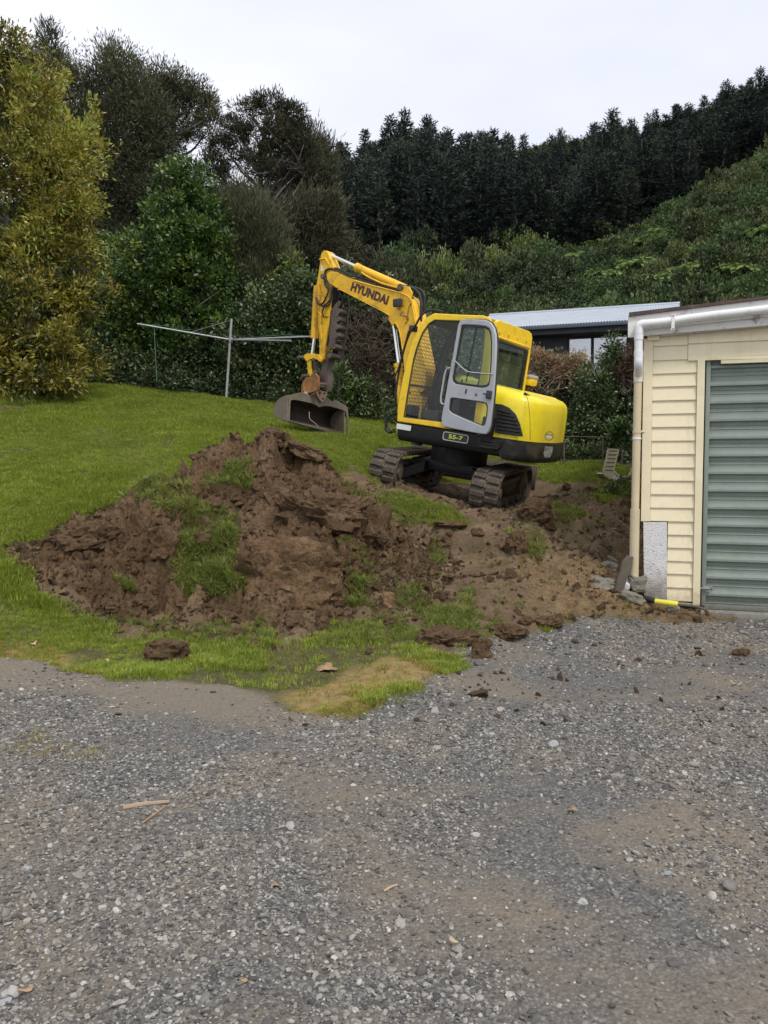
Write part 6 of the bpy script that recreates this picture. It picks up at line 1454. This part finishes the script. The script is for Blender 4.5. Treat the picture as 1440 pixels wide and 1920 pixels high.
# ================================================================== TREES AND SHRUBS
def nrm(a): return a / (np.linalg.norm(a, axis=-1, keepdims=True) + 1e-9)
def leaf_geo(C, D, L, W, tint, r):
    """flat four-cornered leaves: C base, D direction, L length, W width"""
    n = len(C); S = nrm(np.cross(D, nrm(r.normal(size=(n, 3))))); L = L[:, None]; W = W[:, None]
    V = np.stack([C, C + D * L * .5 + S * W * .5, C + D * L, C + D * L * .5 - S * W * .5], 1).reshape(-1, 3)
    return V, np.arange(n * 4).reshape(n, 4), np.repeat(tint, 4)
def crown_geo(blobs, n, clump_n, cr, L, W, up, seed, spread=.35, shell=.72, tjit=.35, rnd=.8, tfun=None):
    """blobs: (x, y, z, rx, ry, rz); n leaves gathered in clump_n clumps of radius cr"""
    r = np.random.default_rng(seed); B = np.array(blobs); a = (B[:, 3] * B[:, 5]) ** 1.0; a = a / a.sum()
    bi = r.choice(len(B), clump_n, p=a); d = nrm(r.normal(size=(clump_n, 3))); rad = np.where(r.random(clump_n) < shell, r.uniform(.78, 1.06, clump_n), r.uniform(.25, .8, clump_n))
    lump = 1 + spread * fbm(d[:, 0] * 2.2 + bi * 3.1, d[:, 1] * 2.2, d[:, 2] * 2.2, o=3, s=seed)
    K = B[bi, :3] + d * B[bi, 3:6] * (rad * lump)[:, None]
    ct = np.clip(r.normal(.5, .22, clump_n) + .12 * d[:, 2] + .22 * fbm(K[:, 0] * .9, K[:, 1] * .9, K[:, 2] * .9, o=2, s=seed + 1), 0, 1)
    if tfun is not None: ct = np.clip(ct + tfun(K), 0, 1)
    ki = r.integers(0, clump_n, n); sc_ = cr * r.uniform(.6, 1.3, clump_n)[ki]
    off = r.normal(size=(n, 3)) * sc_[:, None] * .55; C = K[ki] + off
    D = nrm(d[ki] * .8 + nrm(off) * .7 + r.normal(size=(n, 3)) * rnd + np.array([0, 0, up]))
    t = np.clip(ct[ki] + r.normal(0, tjit * .5, n), 0, 1)
    return (*leaf_geo(C, D, L * r.uniform(.6, 1.25, n), W * r.uniform(.7, 1.25, n), t, r), K)
def limbs(base, K, trunk_r, seed, top, m, name='trunk', n_lim=26, n=7, wig=.12, parent=None, twig=.012):
    r = random.Random(seed); bm = bmesh.new(); base = Vector(base); top = Vector(top); H_ = (top - base).length
    tr = [base + (top - base) * t + Vector((r.uniform(-1, 1), r.uniform(-1, 1), 0)) * wig * H_ * (.35 if 0 < t < 1 else 0) for t in (0, .2, .4, .6, .8, 1)]
    tr[0] -= Z_ * .2; sp_ = spline(tr, 3); b_tube(bm, sp_, [trunk_r * (1 - .8 * i / (len(sp_) - 1)) for i in range(len(sp_))], n + 2)
    ks = r.sample(range(len(K)), min(n_lim, len(K)))
    for i in ks:
        k = Vector(K[i]); best = min(sp_[1:], key=lambda p: (p - k).length + abs(p.z - (k.z - .35 * (k - base).length)) * .8)
        md = best.lerp(k, .5) + Vector((r.uniform(-1, 1), r.uniform(-1, 1), r.uniform(-.6, .3))) * (best - k).length * .18
        q = spline([best, md, k], 4); r0 = trunk_r * .32 * r.uniform(.6, 1.1); b_tube(bm, q, [r0 * (1 - .85 * j / (len(q) - 1)) + twig * .3 for j in range(len(q))], 5)
        for _ in range(2):
            s_ = q[r.randint(3, len(q) - 1)]; e = s_ + Vector((r.uniform(-1, 1), r.uniform(-1, 1), r.uniform(-.4, .9))).normalized() * (best - k).length * .4
            b_tube(bm, [s_, s_.lerp(e, .5) + Vector((r.uniform(-1, 1), r.uniform(-1, 1), r.uniform(-1, 1))) * .08, e], [twig, twig * .7, twig * .35], 4)
    return bm_obj(name, bm, m, parent, smooth=True)
M['bark'] = paint('grey_brown_bark', (.10, .08, .065), .9, (.15, .13, .11), (.05, .045, .035), .5, 9, bmp=.6, bscale=20)
M['palebark'] = paint('pale_dead_wood', (.19, .165, .15), .9, (.14, .12, .11), bmp=.4)
def blobs_px(lst, Y, dep=1.0):
    o = []
    for b in lst:
        px, py, rx, ry = b[:4]; dy = b[4] if len(b) > 4 else 0; P = at(px, py, Y + dy); k = (Y + dy) / FPX; o.append((*P, rx * k, (rx + ry) * .5 * k * dep, ry * k))
    return o
def tree(name, label, cat, base, Y, bl, m, n, clump_n, cr, L, W, up, seed, trunk_r=.1, top=None, n_lim=24, bark=None, dep=1.0, group=None, **kw):
    B = blobs_px(bl, Y, dep); bx = at(base[0], 800, Y)[0]; b0 = np.array([bx, Y, float(H0(bx, Y))])
    e = empty(name, b0); tag(e, label, cat, group)
    V, F_, t, K = crown_geo(B, n, clump_n, cr, L, W, up, seed, **kw)
    zf = H0(V[:, 0], V[:, 1]); V[:, 2] = np.maximum(V[:, 2], zf + .02 + .05 * RNG.random(len(V)))
    c = obj('crown', np_mesh('crown', V - b0, F_, [m], False, dict(tint=t)), e)
    tp_ = at(*(top or (bl[0][0], bl[0][1])), Y)
    tr = limbs((0, 0, 0), K - b0, trunk_r, seed, Vector(tp_ - b0), bark or M['bark'], n_lim=n_lim, parent=e)
    return e
M['laurel'] = leafmat('laurel_leaves', [(0, (.022, .036, .008)), (.2, (.07, .095, .014)), (.38, (.17, .175, .022)), (.56, (.31, .215, .028)), (.75, (.34, .31, .04)), (1, (.34, .40, .07))], .42, .2, .5, (.05, .045, .012))
M['kanuka'] = leafmat('kanuka_leaves', [(0, (.024, .029, .018)), (.5, (.072, .080, .044)), (1, (.16, .16, .08))], .7, .12, .2)
M['kanukabrown'] = leafmat('brownish_kanuka_leaves', [(0, (.020, .023, .015)), (.5, (.056, .058, .034)), (1, (.125, .118, .066))], .7, .12, .2)
M['greenleaf'] = leafmat('bright_green_leaves', [(0, (.018, .040, .010)), (.4, (.055, .110, .022)), (.75, (.12, .20, .034)), (1, (.26, .34, .07))], .38, .2, .5)
M['hedgeleaf'] = leafmat('dark_hedge_leaves', [(0, (.016, .034, .012)), (.45, (.055, .095, .032)), (.8, (.12, .17, .06)), (1, (.25, .28, .13))], .4, .15, .5)
M['pitto'] = leafmat('pale_green_leaves', [(0, (.03, .055, .014)), (.4, (.085, .125, .028)), (.8, (.17, .215, .05)), (1, (.28, .30, .09))], .45, .2, .4)
M['greyhedge'] = leafmat('grey_green_hedge_leaves', [(0, (.026, .036, .016)), (.4, (.085, .105, .045)), (.75, (.165, .185, .085)), (1, (.34, .33, .20))], .42, .2, .5)
M['tanflower'] = leafmat('dried_tan_flower_heads', [(0, (.14, .09, .055)), (.4, (.34, .22, .12)), (.75, (.52, .37, .22)), (1, (.60, .52, .36))], .8, .3, .2, (.12, .08, .05))
M['redleaf'] = leafmat('dull_red_leaves', [(0, (.04, .02, .018)), (.5, (.11, .05, .04)), (1, (.20, .11, .08))], .7, .2, .2)
M['pine'] = leafmat('pine_needles', [(0, (.010, .016, .016)), (.4, (.026, .040, .036)), (.8, (.064, .086, .062)), (1, (.10, .12, .08))], .75, .05, .15, None, .55)  # bluish cast stands in for distance haze, put into the needle colour
M['scrubA'] = leafmat('scrub_leaves', [(0, (.014, .030, .012)), (.5, (.048, .086, .028)), (1, (.125, .185, .06))], .6, .15, .3, None, .5)
M['scrubB'] = leafmat('olive_scrub_leaves', [(0, (.020, .030, .012)), (.5, (.068, .090, .030)), (1, (.16, .18, .065))], .6, .15, .3, None, .5)
M['fern'] = leafmat('fern_fronds', [(0, (.07, .12, .03)), (.5, (.16, .25, .06)), (1, (.30, .40, .13))], .5, .2, .3)

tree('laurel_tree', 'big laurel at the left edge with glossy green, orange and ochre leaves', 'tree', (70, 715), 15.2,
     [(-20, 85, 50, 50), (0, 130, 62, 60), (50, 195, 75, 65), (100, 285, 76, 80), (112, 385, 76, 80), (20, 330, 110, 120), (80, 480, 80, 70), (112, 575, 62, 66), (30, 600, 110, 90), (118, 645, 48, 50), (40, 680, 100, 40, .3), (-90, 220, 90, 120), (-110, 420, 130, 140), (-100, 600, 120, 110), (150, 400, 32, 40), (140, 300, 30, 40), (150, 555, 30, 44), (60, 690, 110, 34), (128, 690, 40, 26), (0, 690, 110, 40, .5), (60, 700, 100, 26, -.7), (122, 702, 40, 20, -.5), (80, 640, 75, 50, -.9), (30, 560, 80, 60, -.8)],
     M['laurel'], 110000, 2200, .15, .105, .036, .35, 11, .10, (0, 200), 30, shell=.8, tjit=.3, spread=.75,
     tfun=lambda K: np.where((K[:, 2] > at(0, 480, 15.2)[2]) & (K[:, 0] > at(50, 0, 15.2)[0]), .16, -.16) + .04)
tree('kanuka_tree', 'tall feathery grey green kanuka just right of the laurel', 'tree', (225, 720), 24.5,
     [(215, 160, 55, 60), (260, 200, 45, 80), (150, 200, 50, 70), (200, 280, 95, 95), (255, 330, 65, 120), (180, 400, 85, 100), (230, 500, 90, 100), (120, 300, 60, 110), (180, 610, 90, 80), (100, 160, 25, 35), (222, 112, 26, 32), (60, 150, 36, 45), (60, 230, 70, 80), (290, 250, 34, 70), (290, 400, 40, 90)],
     M['kanuka'], 150000, 3200, .30, .15, .028, .5, 12, .2, (225, 110), 20, shell=.75, rnd=.5)
tree('kanuka_tree', 'dark kanuka with a dense flat top and sky showing between its stems', 'tree', (330, 720), 25.5,
     [(305, 160, 28, 32), (335, 175, 42, 32), (370, 195, 34, 24), (395, 190, 14, 12), (300, 215, 36, 22), (345, 230, 30, 12), (400, 228, 24, 16), (365, 255, 30, 16), (300, 320, 36, 40), (330, 275, 20, 12), (320, 400, 60, 70), (305, 500, 60, 90), (430, 560, 70, 60)],
     M['kanuka'], 52000, 1300, .18, .17, .028, .8, 13, .17, (318, 150), 44, bark=M['bark'], shell=.8, rnd=.6)
tree('kanuka_tree', 'spreading kanuka with a domed crown and bare twisted limbs against the sky', 'tree', (470, 720), 24.0,
     [(500, 196, 34, 13), (460, 203, 26, 9), (545, 212, 26, 13), (440, 230, 24, 8), (568, 232, 10, 8), (520, 236, 42, 12), (470, 256, 30, 12), (440, 248, 22, 12), (545, 262, 42, 20), (500, 290, 30, 16), (570, 290, 34, 28), (418, 272, 22, 14), (455, 300, 26, 12), (500, 325, 34, 22), (400, 320, 26, 18), (585, 340, 34, 40), (395, 290, 12, 8), (600, 410, 30, 40), (535, 330, 26, 18)],
     M['kanukabrown'], 38000, 1150, .14, .15, .026, .7, 14, .16, (500, 215), 100, bark=M['palebark'], shell=.8, rnd=.6)
tree('kanuka_tree', 'lower brown green kanuka below the bare branches', 'tree', (560, 740), 22.5,
     [(560, 420, 60, 60), (600, 450, 40, 55), (520, 470, 45, 60), (620, 400, 20, 34), (570, 510, 70, 60)],
     M['kanukabrown'], 22000, 550, .26, .22, .028, .8, 15, .12, (570, 380), 40, bark=M['palebark'], rnd=.6)
tree('slender_sapling', 'thin wispy sapling rising against the sky at the far left', 'tree', (95, 720), 27,
     [(92, 90, 16, 40), (75, 130, 22, 30), (110, 120, 14, 24), (130, 140, 16, 14), (95, 170, 34, 26)], M['kanuka'], 5000, 260, .2, .22, .03, 1.3, 16, .05, (93, 55), 30, spread=.5)
tree('spiky_kanuka', 'dark spiky kanuka top behind the domed crown, right edge of the group', 'tree', (600, 740), 30,
     [(590, 270, 12, 30), (602, 320, 22, 50), (585, 330, 26, 40), (615, 400, 22, 50)], M['kanuka'], 12000, 300, .3, .25, .03, 1.4, 17, .08, (592, 240), 12)
tree('broom_shrub', 'upright olive brown broom like shrub beside the bright green tree', 'shrub', (470, 740), 19.8,
     [(455, 400, 40, 50), (490, 440, 42, 62), (450, 480, 45, 62), (510, 510, 34, 52), (470, 540, 50, 50)], M['kanuka'], 34000, 700, .22, .16, .016, 1.3, 18, .05, (465, 380), 16, rnd=.35)
tree('round_green_tree', 'dense bright green leafy tree shaped like a cone behind the clothesline', 'tree', (340, 730), 19.2,
     [(350, 345, 42, 40), (365, 400, 60, 50), (330, 450, 85, 60), (390, 470, 55, 60), (280, 520, 90, 70), (370, 550, 90, 70), (250, 600, 90, 70), (320, 640, 100, 70), (410, 640, 70, 60)],
     M['greenleaf'], 60000, 1500, .16, .12, .055, .2, 19, .14, (355, 360), 20, shell=.82, tjit=.3)
tree('dark_shrub', 'dark glossy hedge shrub behind the clothesline pole', 'shrub', (450, 745), 18.8,
     [(450, 640, 60, 60), (400, 690, 70, 45), (470, 700, 55, 42), (300, 690, 80, 40), (230, 680, 60, 42), (500, 600, 45, 60)], M['hedgeleaf'], 32000, 900, .14, .10, .045, .1, 20, .06, (450, 600), 14, shell=.85)
tree('pale_shrub', 'pale yellowish green shrub top just left of the excavator arm', 'shrub', (540, 750), 19.4,
     [(545, 505, 22, 30), (530, 540, 34, 30), (570, 560, 30, 34), (500, 560, 28, 30), (560, 610, 40, 40)], M['pitto'], 12000, 420, .14, .12, .042, .5, 21, .05, (545, 490), 14)
tree('dark_shrub', 'tall dark hedge shrub behind the excavator arm and bucket', 'shrub', (560, 760), 18.6,
     [(580, 560, 50, 55), (540, 620, 55, 60), (600, 640, 50, 60), (540, 700, 60, 48), (610, 720, 60, 40), (500, 660, 40, 60), (650, 560, 40, 55), (700, 600, 40, 60), (740, 640, 40, 70)], M['hedgeleaf'], 46000, 1300, .14, .10, .045, .1, 22, .07, (580, 540), 16, shell=.85)
tree('twiggy_shrub', 'tangled shrub of bare brown twigs between arm and boom of the excavator', 'shrub', (690, 770), 17.7,
     [(690, 610, 50, 45), (665, 660, 38, 50), (710, 680, 45, 60), (680, 740, 50, 36)], M['kanukabrown'], 2200, 380, .16, .10, .02, .2, 23, .04, (690, 600), 230, bark=paint('reddish_brown_twigs', (.075, .045, .035), .9, (.11, .075, .06), bmp=.2))
tree('leafy_shrub', 'grey green leafy shrub behind the cab of the excavator', 'shrub', (800, 800), 18.2,
     [(770, 640, 50, 60), (760, 720, 60, 55), (840, 700, 70, 70), (850, 640, 60, 40), (920, 720, 60, 60), (820, 770, 80, 40), (900, 790, 60, 40)], M['greyhedge'], 26000, 800, .15, .10, .045, .1, 24, .06, (780, 600), 12)
tree('leafy_sprout', 'small bright green shrub with long leaves right of the hitch', 'shrub', (632, 770), 17.2,
     [(632, 705, 16, 22), (640, 740, 20, 22), (620, 750, 16, 20)], M['greenleaf'], 700, 70, .12, .16, .045, .5, 25, .02, (632, 690), 12)
tree('low_shrub', 'low dark undergrowth shrub at the lawn edge below the kanukas', 'shrub', (250, 735), 18.2,
     [(200, 705, 60, 22), (300, 712, 60, 20), (420, 728, 60, 20), (520, 745, 50, 20), (120, 700, 60, 20), (20, 702, 70, 16, 1)], M['hedgeleaf'], 16000, 500, .12, .09, .035, .3, 26, .03, (250, 700), 12)
tree('low_shrub', 'low dark undergrowth shrub behind bucket and left track', 'shrub', (690, 790), 17.5,
     [(620, 765, 50, 20), (700, 775, 50, 22), (760, 790, 40, 22), (680, 740, 40, 30)], M['hedgeleaf'], 9000, 300, .12, .11, .03, .5, 27, .03, (690, 740), 12)
# mid-distance shrubs on the slope behind the boom
tree('olive_bush', 'broad olive bush behind the top of the excavator boom', 'bush', (680, 760), 27,
     [(640, 490, 50, 40), (690, 520, 50, 40), (600, 540, 40, 45), (720, 570, 50, 50), (650, 470, 30, 20), (680, 610, 70, 50)], M['kanukabrown'], 20000, 520, .24, .22, .03, .6, 28, .06, (650, 460), 12)
# right hand hedge
tree('hedge_shrub', 'leafy grey green hedge shrub just right of the excavator tail', 'shrub', (1050, 865), 16.6,
     [(1010, 700, 34, 40), (1050, 710, 40, 40), (1020, 760, 45, 45), (1075, 760, 42, 45), (1060, 800, 50, 38), (985, 740, 40, 60), (1010, 820, 50, 34)], M['greyhedge'], 26000, 800, .12, .085, .038, .2, 31, .05, (1030, 690), 20, dep=.7)
tree('dried_hydrangea', 'hedge top of pale stalks and dried tan flower heads', 'shrub', (1010, 865), 16.3,
     [(1000, 675, 22, 18), (1030, 680, 24, 16), (990, 705, 18, 24), (1058, 684, 20, 14), (1050, 700, 26, 18)], M['tanflower'], 5200, 330, .08, .07, .022, .6, 32, .02, (1020, 650), 110, bark=paint('pale_dry_stalks', (.30, .24, .17), .9, (.22, .17, .12)), dep=.6)
tree('dried_hydrangea', 'orange brown dried shrub top in front of the house window', 'shrub', (1090, 865), 16.2,
     [(1086, 676, 13, 13), (1092, 696, 18, 20), (1080, 705, 14, 18)], M['tanflower'], 3600, 200, .07, .06, .024, .4, 33, .02, (1092, 655), 40, dep=.6)
tree('hedge_shrub', 'darker hedge shrub with tall leafy shoots beside the down pipe', 'shrub', (1150, 870), 15.8,
     [(1150, 658, 10, 24), (1146, 695, 22, 24), (1165, 715, 30, 40), (1120, 740, 40, 44), (1165, 780, 36, 46), (1110, 800, 40, 44), (1190, 740, 24, 70), (1150, 830, 44, 34)], M['hedgeleaf'], 24000, 720, .12, .085, .036, .3, 34, .05, (1150, 640), 26, dep=.7)
tree('red_leaved_shrub', 'twiggy dull red shrub between the window and the white pipe', 'shrub', (1185, 870), 15.5,
     [(1180, 672, 18, 24), (1190, 700, 20, 30), (1172, 700, 14, 20)], M['redleaf'], 3200, 220, .08, .05, .02, .4, 35, .02, (1180, 650), 50, dep=.6)
tree('glossy_shrub', 'fresh green glossy shrub low beside the down pipe', 'shrub', (1165, 870), 15.0,
     [(1165, 805, 16, 14), (1150, 820, 14, 14)], M['greenleaf'], 700, 60, .08, .10, .045, .3, 36, .02, (1165, 800), 10, dep=.6)
tree('low_shrub', 'low creeping shrub at the foot of the fence', 'shrub', (1090, 875), 15.4,
     [(1060, 852, 36, 16), (1110, 850, 30, 18), (1160, 862, 24, 12), (1000, 850, 40, 14)], M['hedgeleaf'], 6000, 260, .08, .06, .03, .3, 37, .02, (1090, 850), 10, dep=.6)
tree('weed_clump', 'small leafy weed clump below the tipped chair', 'weeds', (1150, 930), 11.6,
     [(1150, 918, 16, 12), (1170, 905, 14, 10), (1140, 930, 12, 8)], M['greenleaf'], 900, 90, .05, .045, .02, .5, 38, .008, (1150, 910), 10)

# --- forest of pines, built from a few whole trees and copied ------------
def pine_proto(seed, H_, R0, lean=0.):
    r = np.random.default_rng(seed); C, D, L, W, T = [], [], [], [], []; bm = bmesh.new(); b_tube(bm, [(0, 0, -1.5), (lean * .3, 0, H_ * .5), (lean, 0, H_ * .97)], [H_ * .016, H_ * .011, .05], 6)
    z = H_ * r.uniform(.06, .16)
    while z < H_ * .98:
        t = (z - H_ * .2) / (H_ * .8); rad = R0 * (1 - max(0, t)) ** .85 * r.uniform(.6, 1.35) + .1; k = r.integers(4, 7); a0 = r.uniform(0, 6.28); x0 = lean * (z / H_) ** 1.5
        for j in range(k):
            a = a0 + 6.283 * j / k + r.normal(0, .25); ln = rad * r.uniform(.65, 1.15); up = .15 + .55 * max(0, t) + r.normal(0, .1); dirv = np.array([np.cos(a), np.sin(a), up]); dirv /= np.linalg.norm(dirv)
            m = max(6, int(ln * 15)); s = r.uniform(.25, 1, m) ** .8 * ln; c = np.array([x0, 0, z]) + dirv * s[:, None] + r.normal(0, .16, (m, 3)) - np.array([0, 0, 1]) * (s[:, None] ** 2) * .02
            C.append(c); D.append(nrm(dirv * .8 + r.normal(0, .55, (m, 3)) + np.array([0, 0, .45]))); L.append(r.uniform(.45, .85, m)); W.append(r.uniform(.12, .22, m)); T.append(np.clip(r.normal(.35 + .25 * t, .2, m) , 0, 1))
            if j % 2 == 0: b_tube(bm, [(x0, 0, z), tuple(np.array([x0, 0, z]) + dirv * ln * .8)], [.06, .02], 3, False)
        z += H_ * r.uniform(.018, .032)
    V, F_, t, = leaf_geo(np.concatenate(C), np.concatenate(D), np.concatenate(L), np.concatenate(W), np.concatenate(T), r)
    tm = bpy.data.meshes.new('trunk'); bm.to_mesh(tm); bm.free(); tm.materials.append(M['bark'])
    return np_mesh('crown', V, F_, [M['pine']], False, dict(tint=t)), tm
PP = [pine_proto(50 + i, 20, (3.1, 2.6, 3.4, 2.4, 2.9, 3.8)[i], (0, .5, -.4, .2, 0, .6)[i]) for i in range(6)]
tops = np.array([(560, 290), (600, 268), (625, 250), (660, 252), (700, 228), (735, 225), (768, 200), (800, 210), (850, 208), (880, 225), (905, 206), (935, 240), (960, 250), (1000, 250), (1055, 240), (1090, 232), (1125, 208), (1160, 225), (1200, 205), (1225, 185), (1250, 180), (1290, 188), (1320, 150), (1350, 135), (1400, 128), (1440, 116), (1500, 110), (1700, 90)])
rp_ = random.Random(3); npine = 0
for row, Y in enumerate((101, 107, 114, 121, 130, 140, 152)):
    px = 585 + (row % 2) * 14
    while px < 1600:
        Yj = Y + rp_.uniform(-3, 3); pj = px + rp_.uniform(-9, 9)
        P = at(pj, 800, Yj); x = P[0]; z0 = float(base_h(np.array([x]), np.array([Yj]))[0]); ty = float(np.interp(pj, tops[:, 0], tops[:, 1]))
        top_y = ty + (6 - row) * rp_.uniform(9, 17) + rp_.uniform(-8, 40) * (rp_.random() < .8); zt_ = at(pj, top_y, Yj)[2]; h = zt_ - z0
        if h < 5: px += 24; continue
        h = min(h, 30); k = rp_.randrange(6); s = h / 20
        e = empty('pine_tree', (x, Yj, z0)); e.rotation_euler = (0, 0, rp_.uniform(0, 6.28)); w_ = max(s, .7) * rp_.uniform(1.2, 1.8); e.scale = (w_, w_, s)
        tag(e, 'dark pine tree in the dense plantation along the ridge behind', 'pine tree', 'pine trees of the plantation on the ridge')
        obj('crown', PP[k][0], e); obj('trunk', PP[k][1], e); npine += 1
        px += rp_.uniform(19, 31) if row < 5 else rp_.uniform(17, 38)
# --- scrub covering the hillside (uncountable) ---------------------------
def bush_mesh(name, m, seed, n, L, W, up=.5, flat=.75):
    r = np.random.default_rng(seed); bl = [(0, 0, .35, .8, .8, .55)] + [(r.uniform(-.5, .5), r.uniform(-.5, .5), r.uniform(.4, .75), .42, .42, .38) for _ in range(5)]
    V, F_, t, K = crown_geo(bl, n, n // 10, .08, L, W, up, seed, shell=.95, rnd=.6, spread=.22); return np_mesh(name, V, F_, [m], False, dict(tint=t))
BU = [proto('bush', bush_mesh('bush', (M['scrubA'], M['scrubB'], M['scrubA'], M['scrubA'])[i % 4], 70 + i, 3400, .105, .06)) for i in range(6)]
def frond_mesh(seed, n=13):
    r = np.random.default_rng(seed); C, D, L, W = [], [], [], []
    for i in range(n):
        a = 6.283 * i / n + r.normal(0, .15); up = r.uniform(.35, .7); k = 16
        for j in range(k):
            t = (j + 1) / k; c = np.array([np.cos(a) * t, np.sin(a) * t, up * t - .75 * t * t]); side_ = np.array([-np.sin(a), np.cos(a), 0]); l = .30 * np.sin(np.pi * min(.98, t * .85 + .12))
            for s in (-1, 1): C.append(c); D.append(nrm(side_ * s + np.array([np.cos(a), np.sin(a), 0]) * .35 - np.array([0, 0, .15]))); L.append(l); W.append(.085)
    V, F_, t = leaf_geo(np.array(C), np.array(D), np.array(L), np.array(W), np.clip(r.normal(.55, .2, len(C)), 0, 1), r); return np_mesh('fronds', V, F_, [M['fern']], False, dict(tint=t))
pts, rt, sl, pk = [], [], [], []
r = np.random.default_rng(9)
def add_scrub(n, u0, u1, y0, y1, s0, s1, cond=None):
    Y = np.sqrt(r.uniform(y0 ** 2, y1 ** 2, n)); u = r.uniform(u0, u1, n); x = u * Y; ok = np.ones(n, bool) if cond is None else cond(u, Y); x, Y = x[ok], Y[ok]; z = base_h(x, Y); n = len(x)
    s = r.uniform(s0, s1, n); pts.append(np.stack([x, Y, z - .25 * s], 1)); rt.append(np.stack([np.zeros(n), np.zeros(n), r.uniform(0, 6.28, n)], 1)); sl.append(np.stack([s, s, s * r.uniform(.8, 1.35, n)], 1)); pk.append(r.integers(0, 6, n))
add_scrub(1100, -.10, .68, 30, 108, 1.1, 2.6, lambda u, Y: ~((u > .04) & (u < .45) & (Y < 33)))
add_scrub(600, .18, .68, 40, 100, 1.0, 2.0)
add_scrub(700, -.75, -.10, 30, 110, 1.4, 3.0)
add_scrub(500, .0, .75, 100, 230, 2.5, 4.5); add_scrub(500, -.75, .0, 100, 220, 3, 5)
scatter('scrub', np.concatenate(pts), np.concatenate(rt), np.concatenate(sl), BU, np.concatenate(pk))
# tree ferns and rounder bushes one can tell apart on the slope
FM = [frond_mesh(90 + i) for i in range(3)]
bmt = bmesh.new(); b_tube(bmt, [(0, 0, -1.2), (0, 0, .02)], .07, 7); tmF = bpy.data.meshes.new('trunk'); bmt.to_mesh(tmF); bmt.free(); tmF.materials.append(M['bark'])
def on_hill(px, py): return hit(px, py)
for i, (px, py, R__) in enumerate(((1245, 556, 2.0), (1275, 562, 1.8), (1080, 470, 2.2), (1040, 458, 2.4), (1110, 478, 2.0), (1010, 445, 2.2), (1190, 520, 1.7), (1395, 540, 1.5), (1330, 500, 1.6), (1225, 470, 1.7), (1420, 470, 1.4), (1065, 500, 1.8), (905, 470, 2.0), (1140, 540, 1.6), (1290, 540, 1.6))):
    P = on_hill(px, py + 12); e = empty('tree_fern', P + np.array([0, 0, 1.7])); e.scale = (R__ * 1.45,) * 3; e.rotation_euler = (.1, .05, i)
    lab = {0: 'largest light green tree fern above the right end of the house roof', 1: 'tree fern just right of the large one above the house roof'}.get(i, 'tree fern with a star of arching fronds standing out of the hillside scrub')
    tag(e, lab, 'tree fern', 'tree ferns on the scrub hillside' if i > 1 else None); obj('fronds', FM[i % 3], e); obj('trunk', tmF, e)
M['darkbush'] = leafmat('dark_bush_leaves', [(0, (.012, .022, .010)), (.5, (.036, .056, .022)), (1, (.085, .11, .04))], .6, .1, .3, None, .4)
BM_ = [bush_mesh('foliage', (M['scrubA'], M['scrubB'], M['darkbush'], M['pitto'])[i % 4], 170 + i, 4200, .095, .05, .5) for i in range(8)]
bmt = bmesh.new(); b_tube(bmt, [(0, 0, -.6), (0, 0, .5)], [.07, .03], 6); tmB = bpy.data.meshes.new('trunk'); bmt.to_mesh(tmB); bmt.free(); tmB.materials.append(M['bark'])
specs = [(780, 470, 38, 50, 2), (820, 520, 46, 60, 3), (880, 500, 40, 50, 1), (760, 540, 46, 60, 1), (900, 560, 44, 40, 2), (940, 460, 44, 44, 2), (985, 470, 40, 40, 3), (960, 520, 60, 50, 2), (1010, 500, 44, 44, 0), (1030, 560, 60, 36, 2), (1000, 590, 60, 30, 2), (1090, 570, 44, 30, 0), (860, 570, 50, 34, 3), (1060, 520, 50, 36, 2), (900, 430, 40, 40, 0), (850, 450, 36, 44, 1), (1110, 520, 44, 30, 6), (1150, 560, 40, 26, 0), (930, 500, 34, 40, 7), (810, 580, 50, 40, 2), (740, 500, 40, 44, 0), (1040, 430, 40, 30, 4), (1130, 450, 36, 28, 5), (985, 420, 30, 30, 4), (1000, 540, 56, 40, 2), (1060, 590, 50, 26, 6), (930, 585, 54, 30, 6), (870, 540, 44, 40, 6), (800, 430, 36, 44, 2), (960, 440, 40, 36, 6), (1170, 480, 34, 24, 2), (1200, 540, 34, 22, 6), (1330, 555, 40, 20, 2), (1400, 520, 40, 22, 6), (720, 450, 36, 40, 6), (1100, 600, 50, 22, 2)]
for i, (px, py, rx, ry, k) in enumerate(specs):
    P = on_hill(px, py + ry * 1.1); Y = P[1]; e = empty('bush', P); e.scale = (rx * Y / FPX * 1.3, rx * Y / FPX * 1.3, ry * Y / FPX * 1.75); e.rotation_euler = (0, 0, i * 1.3)
    tag(e, 'rounded native bush among many on the slope between house and pines', 'bush', 'rounded bushes on the slope behind the house'); obj('foliage', BM_[k], e); obj('trunk', tmB, e)
print('pines', npine)
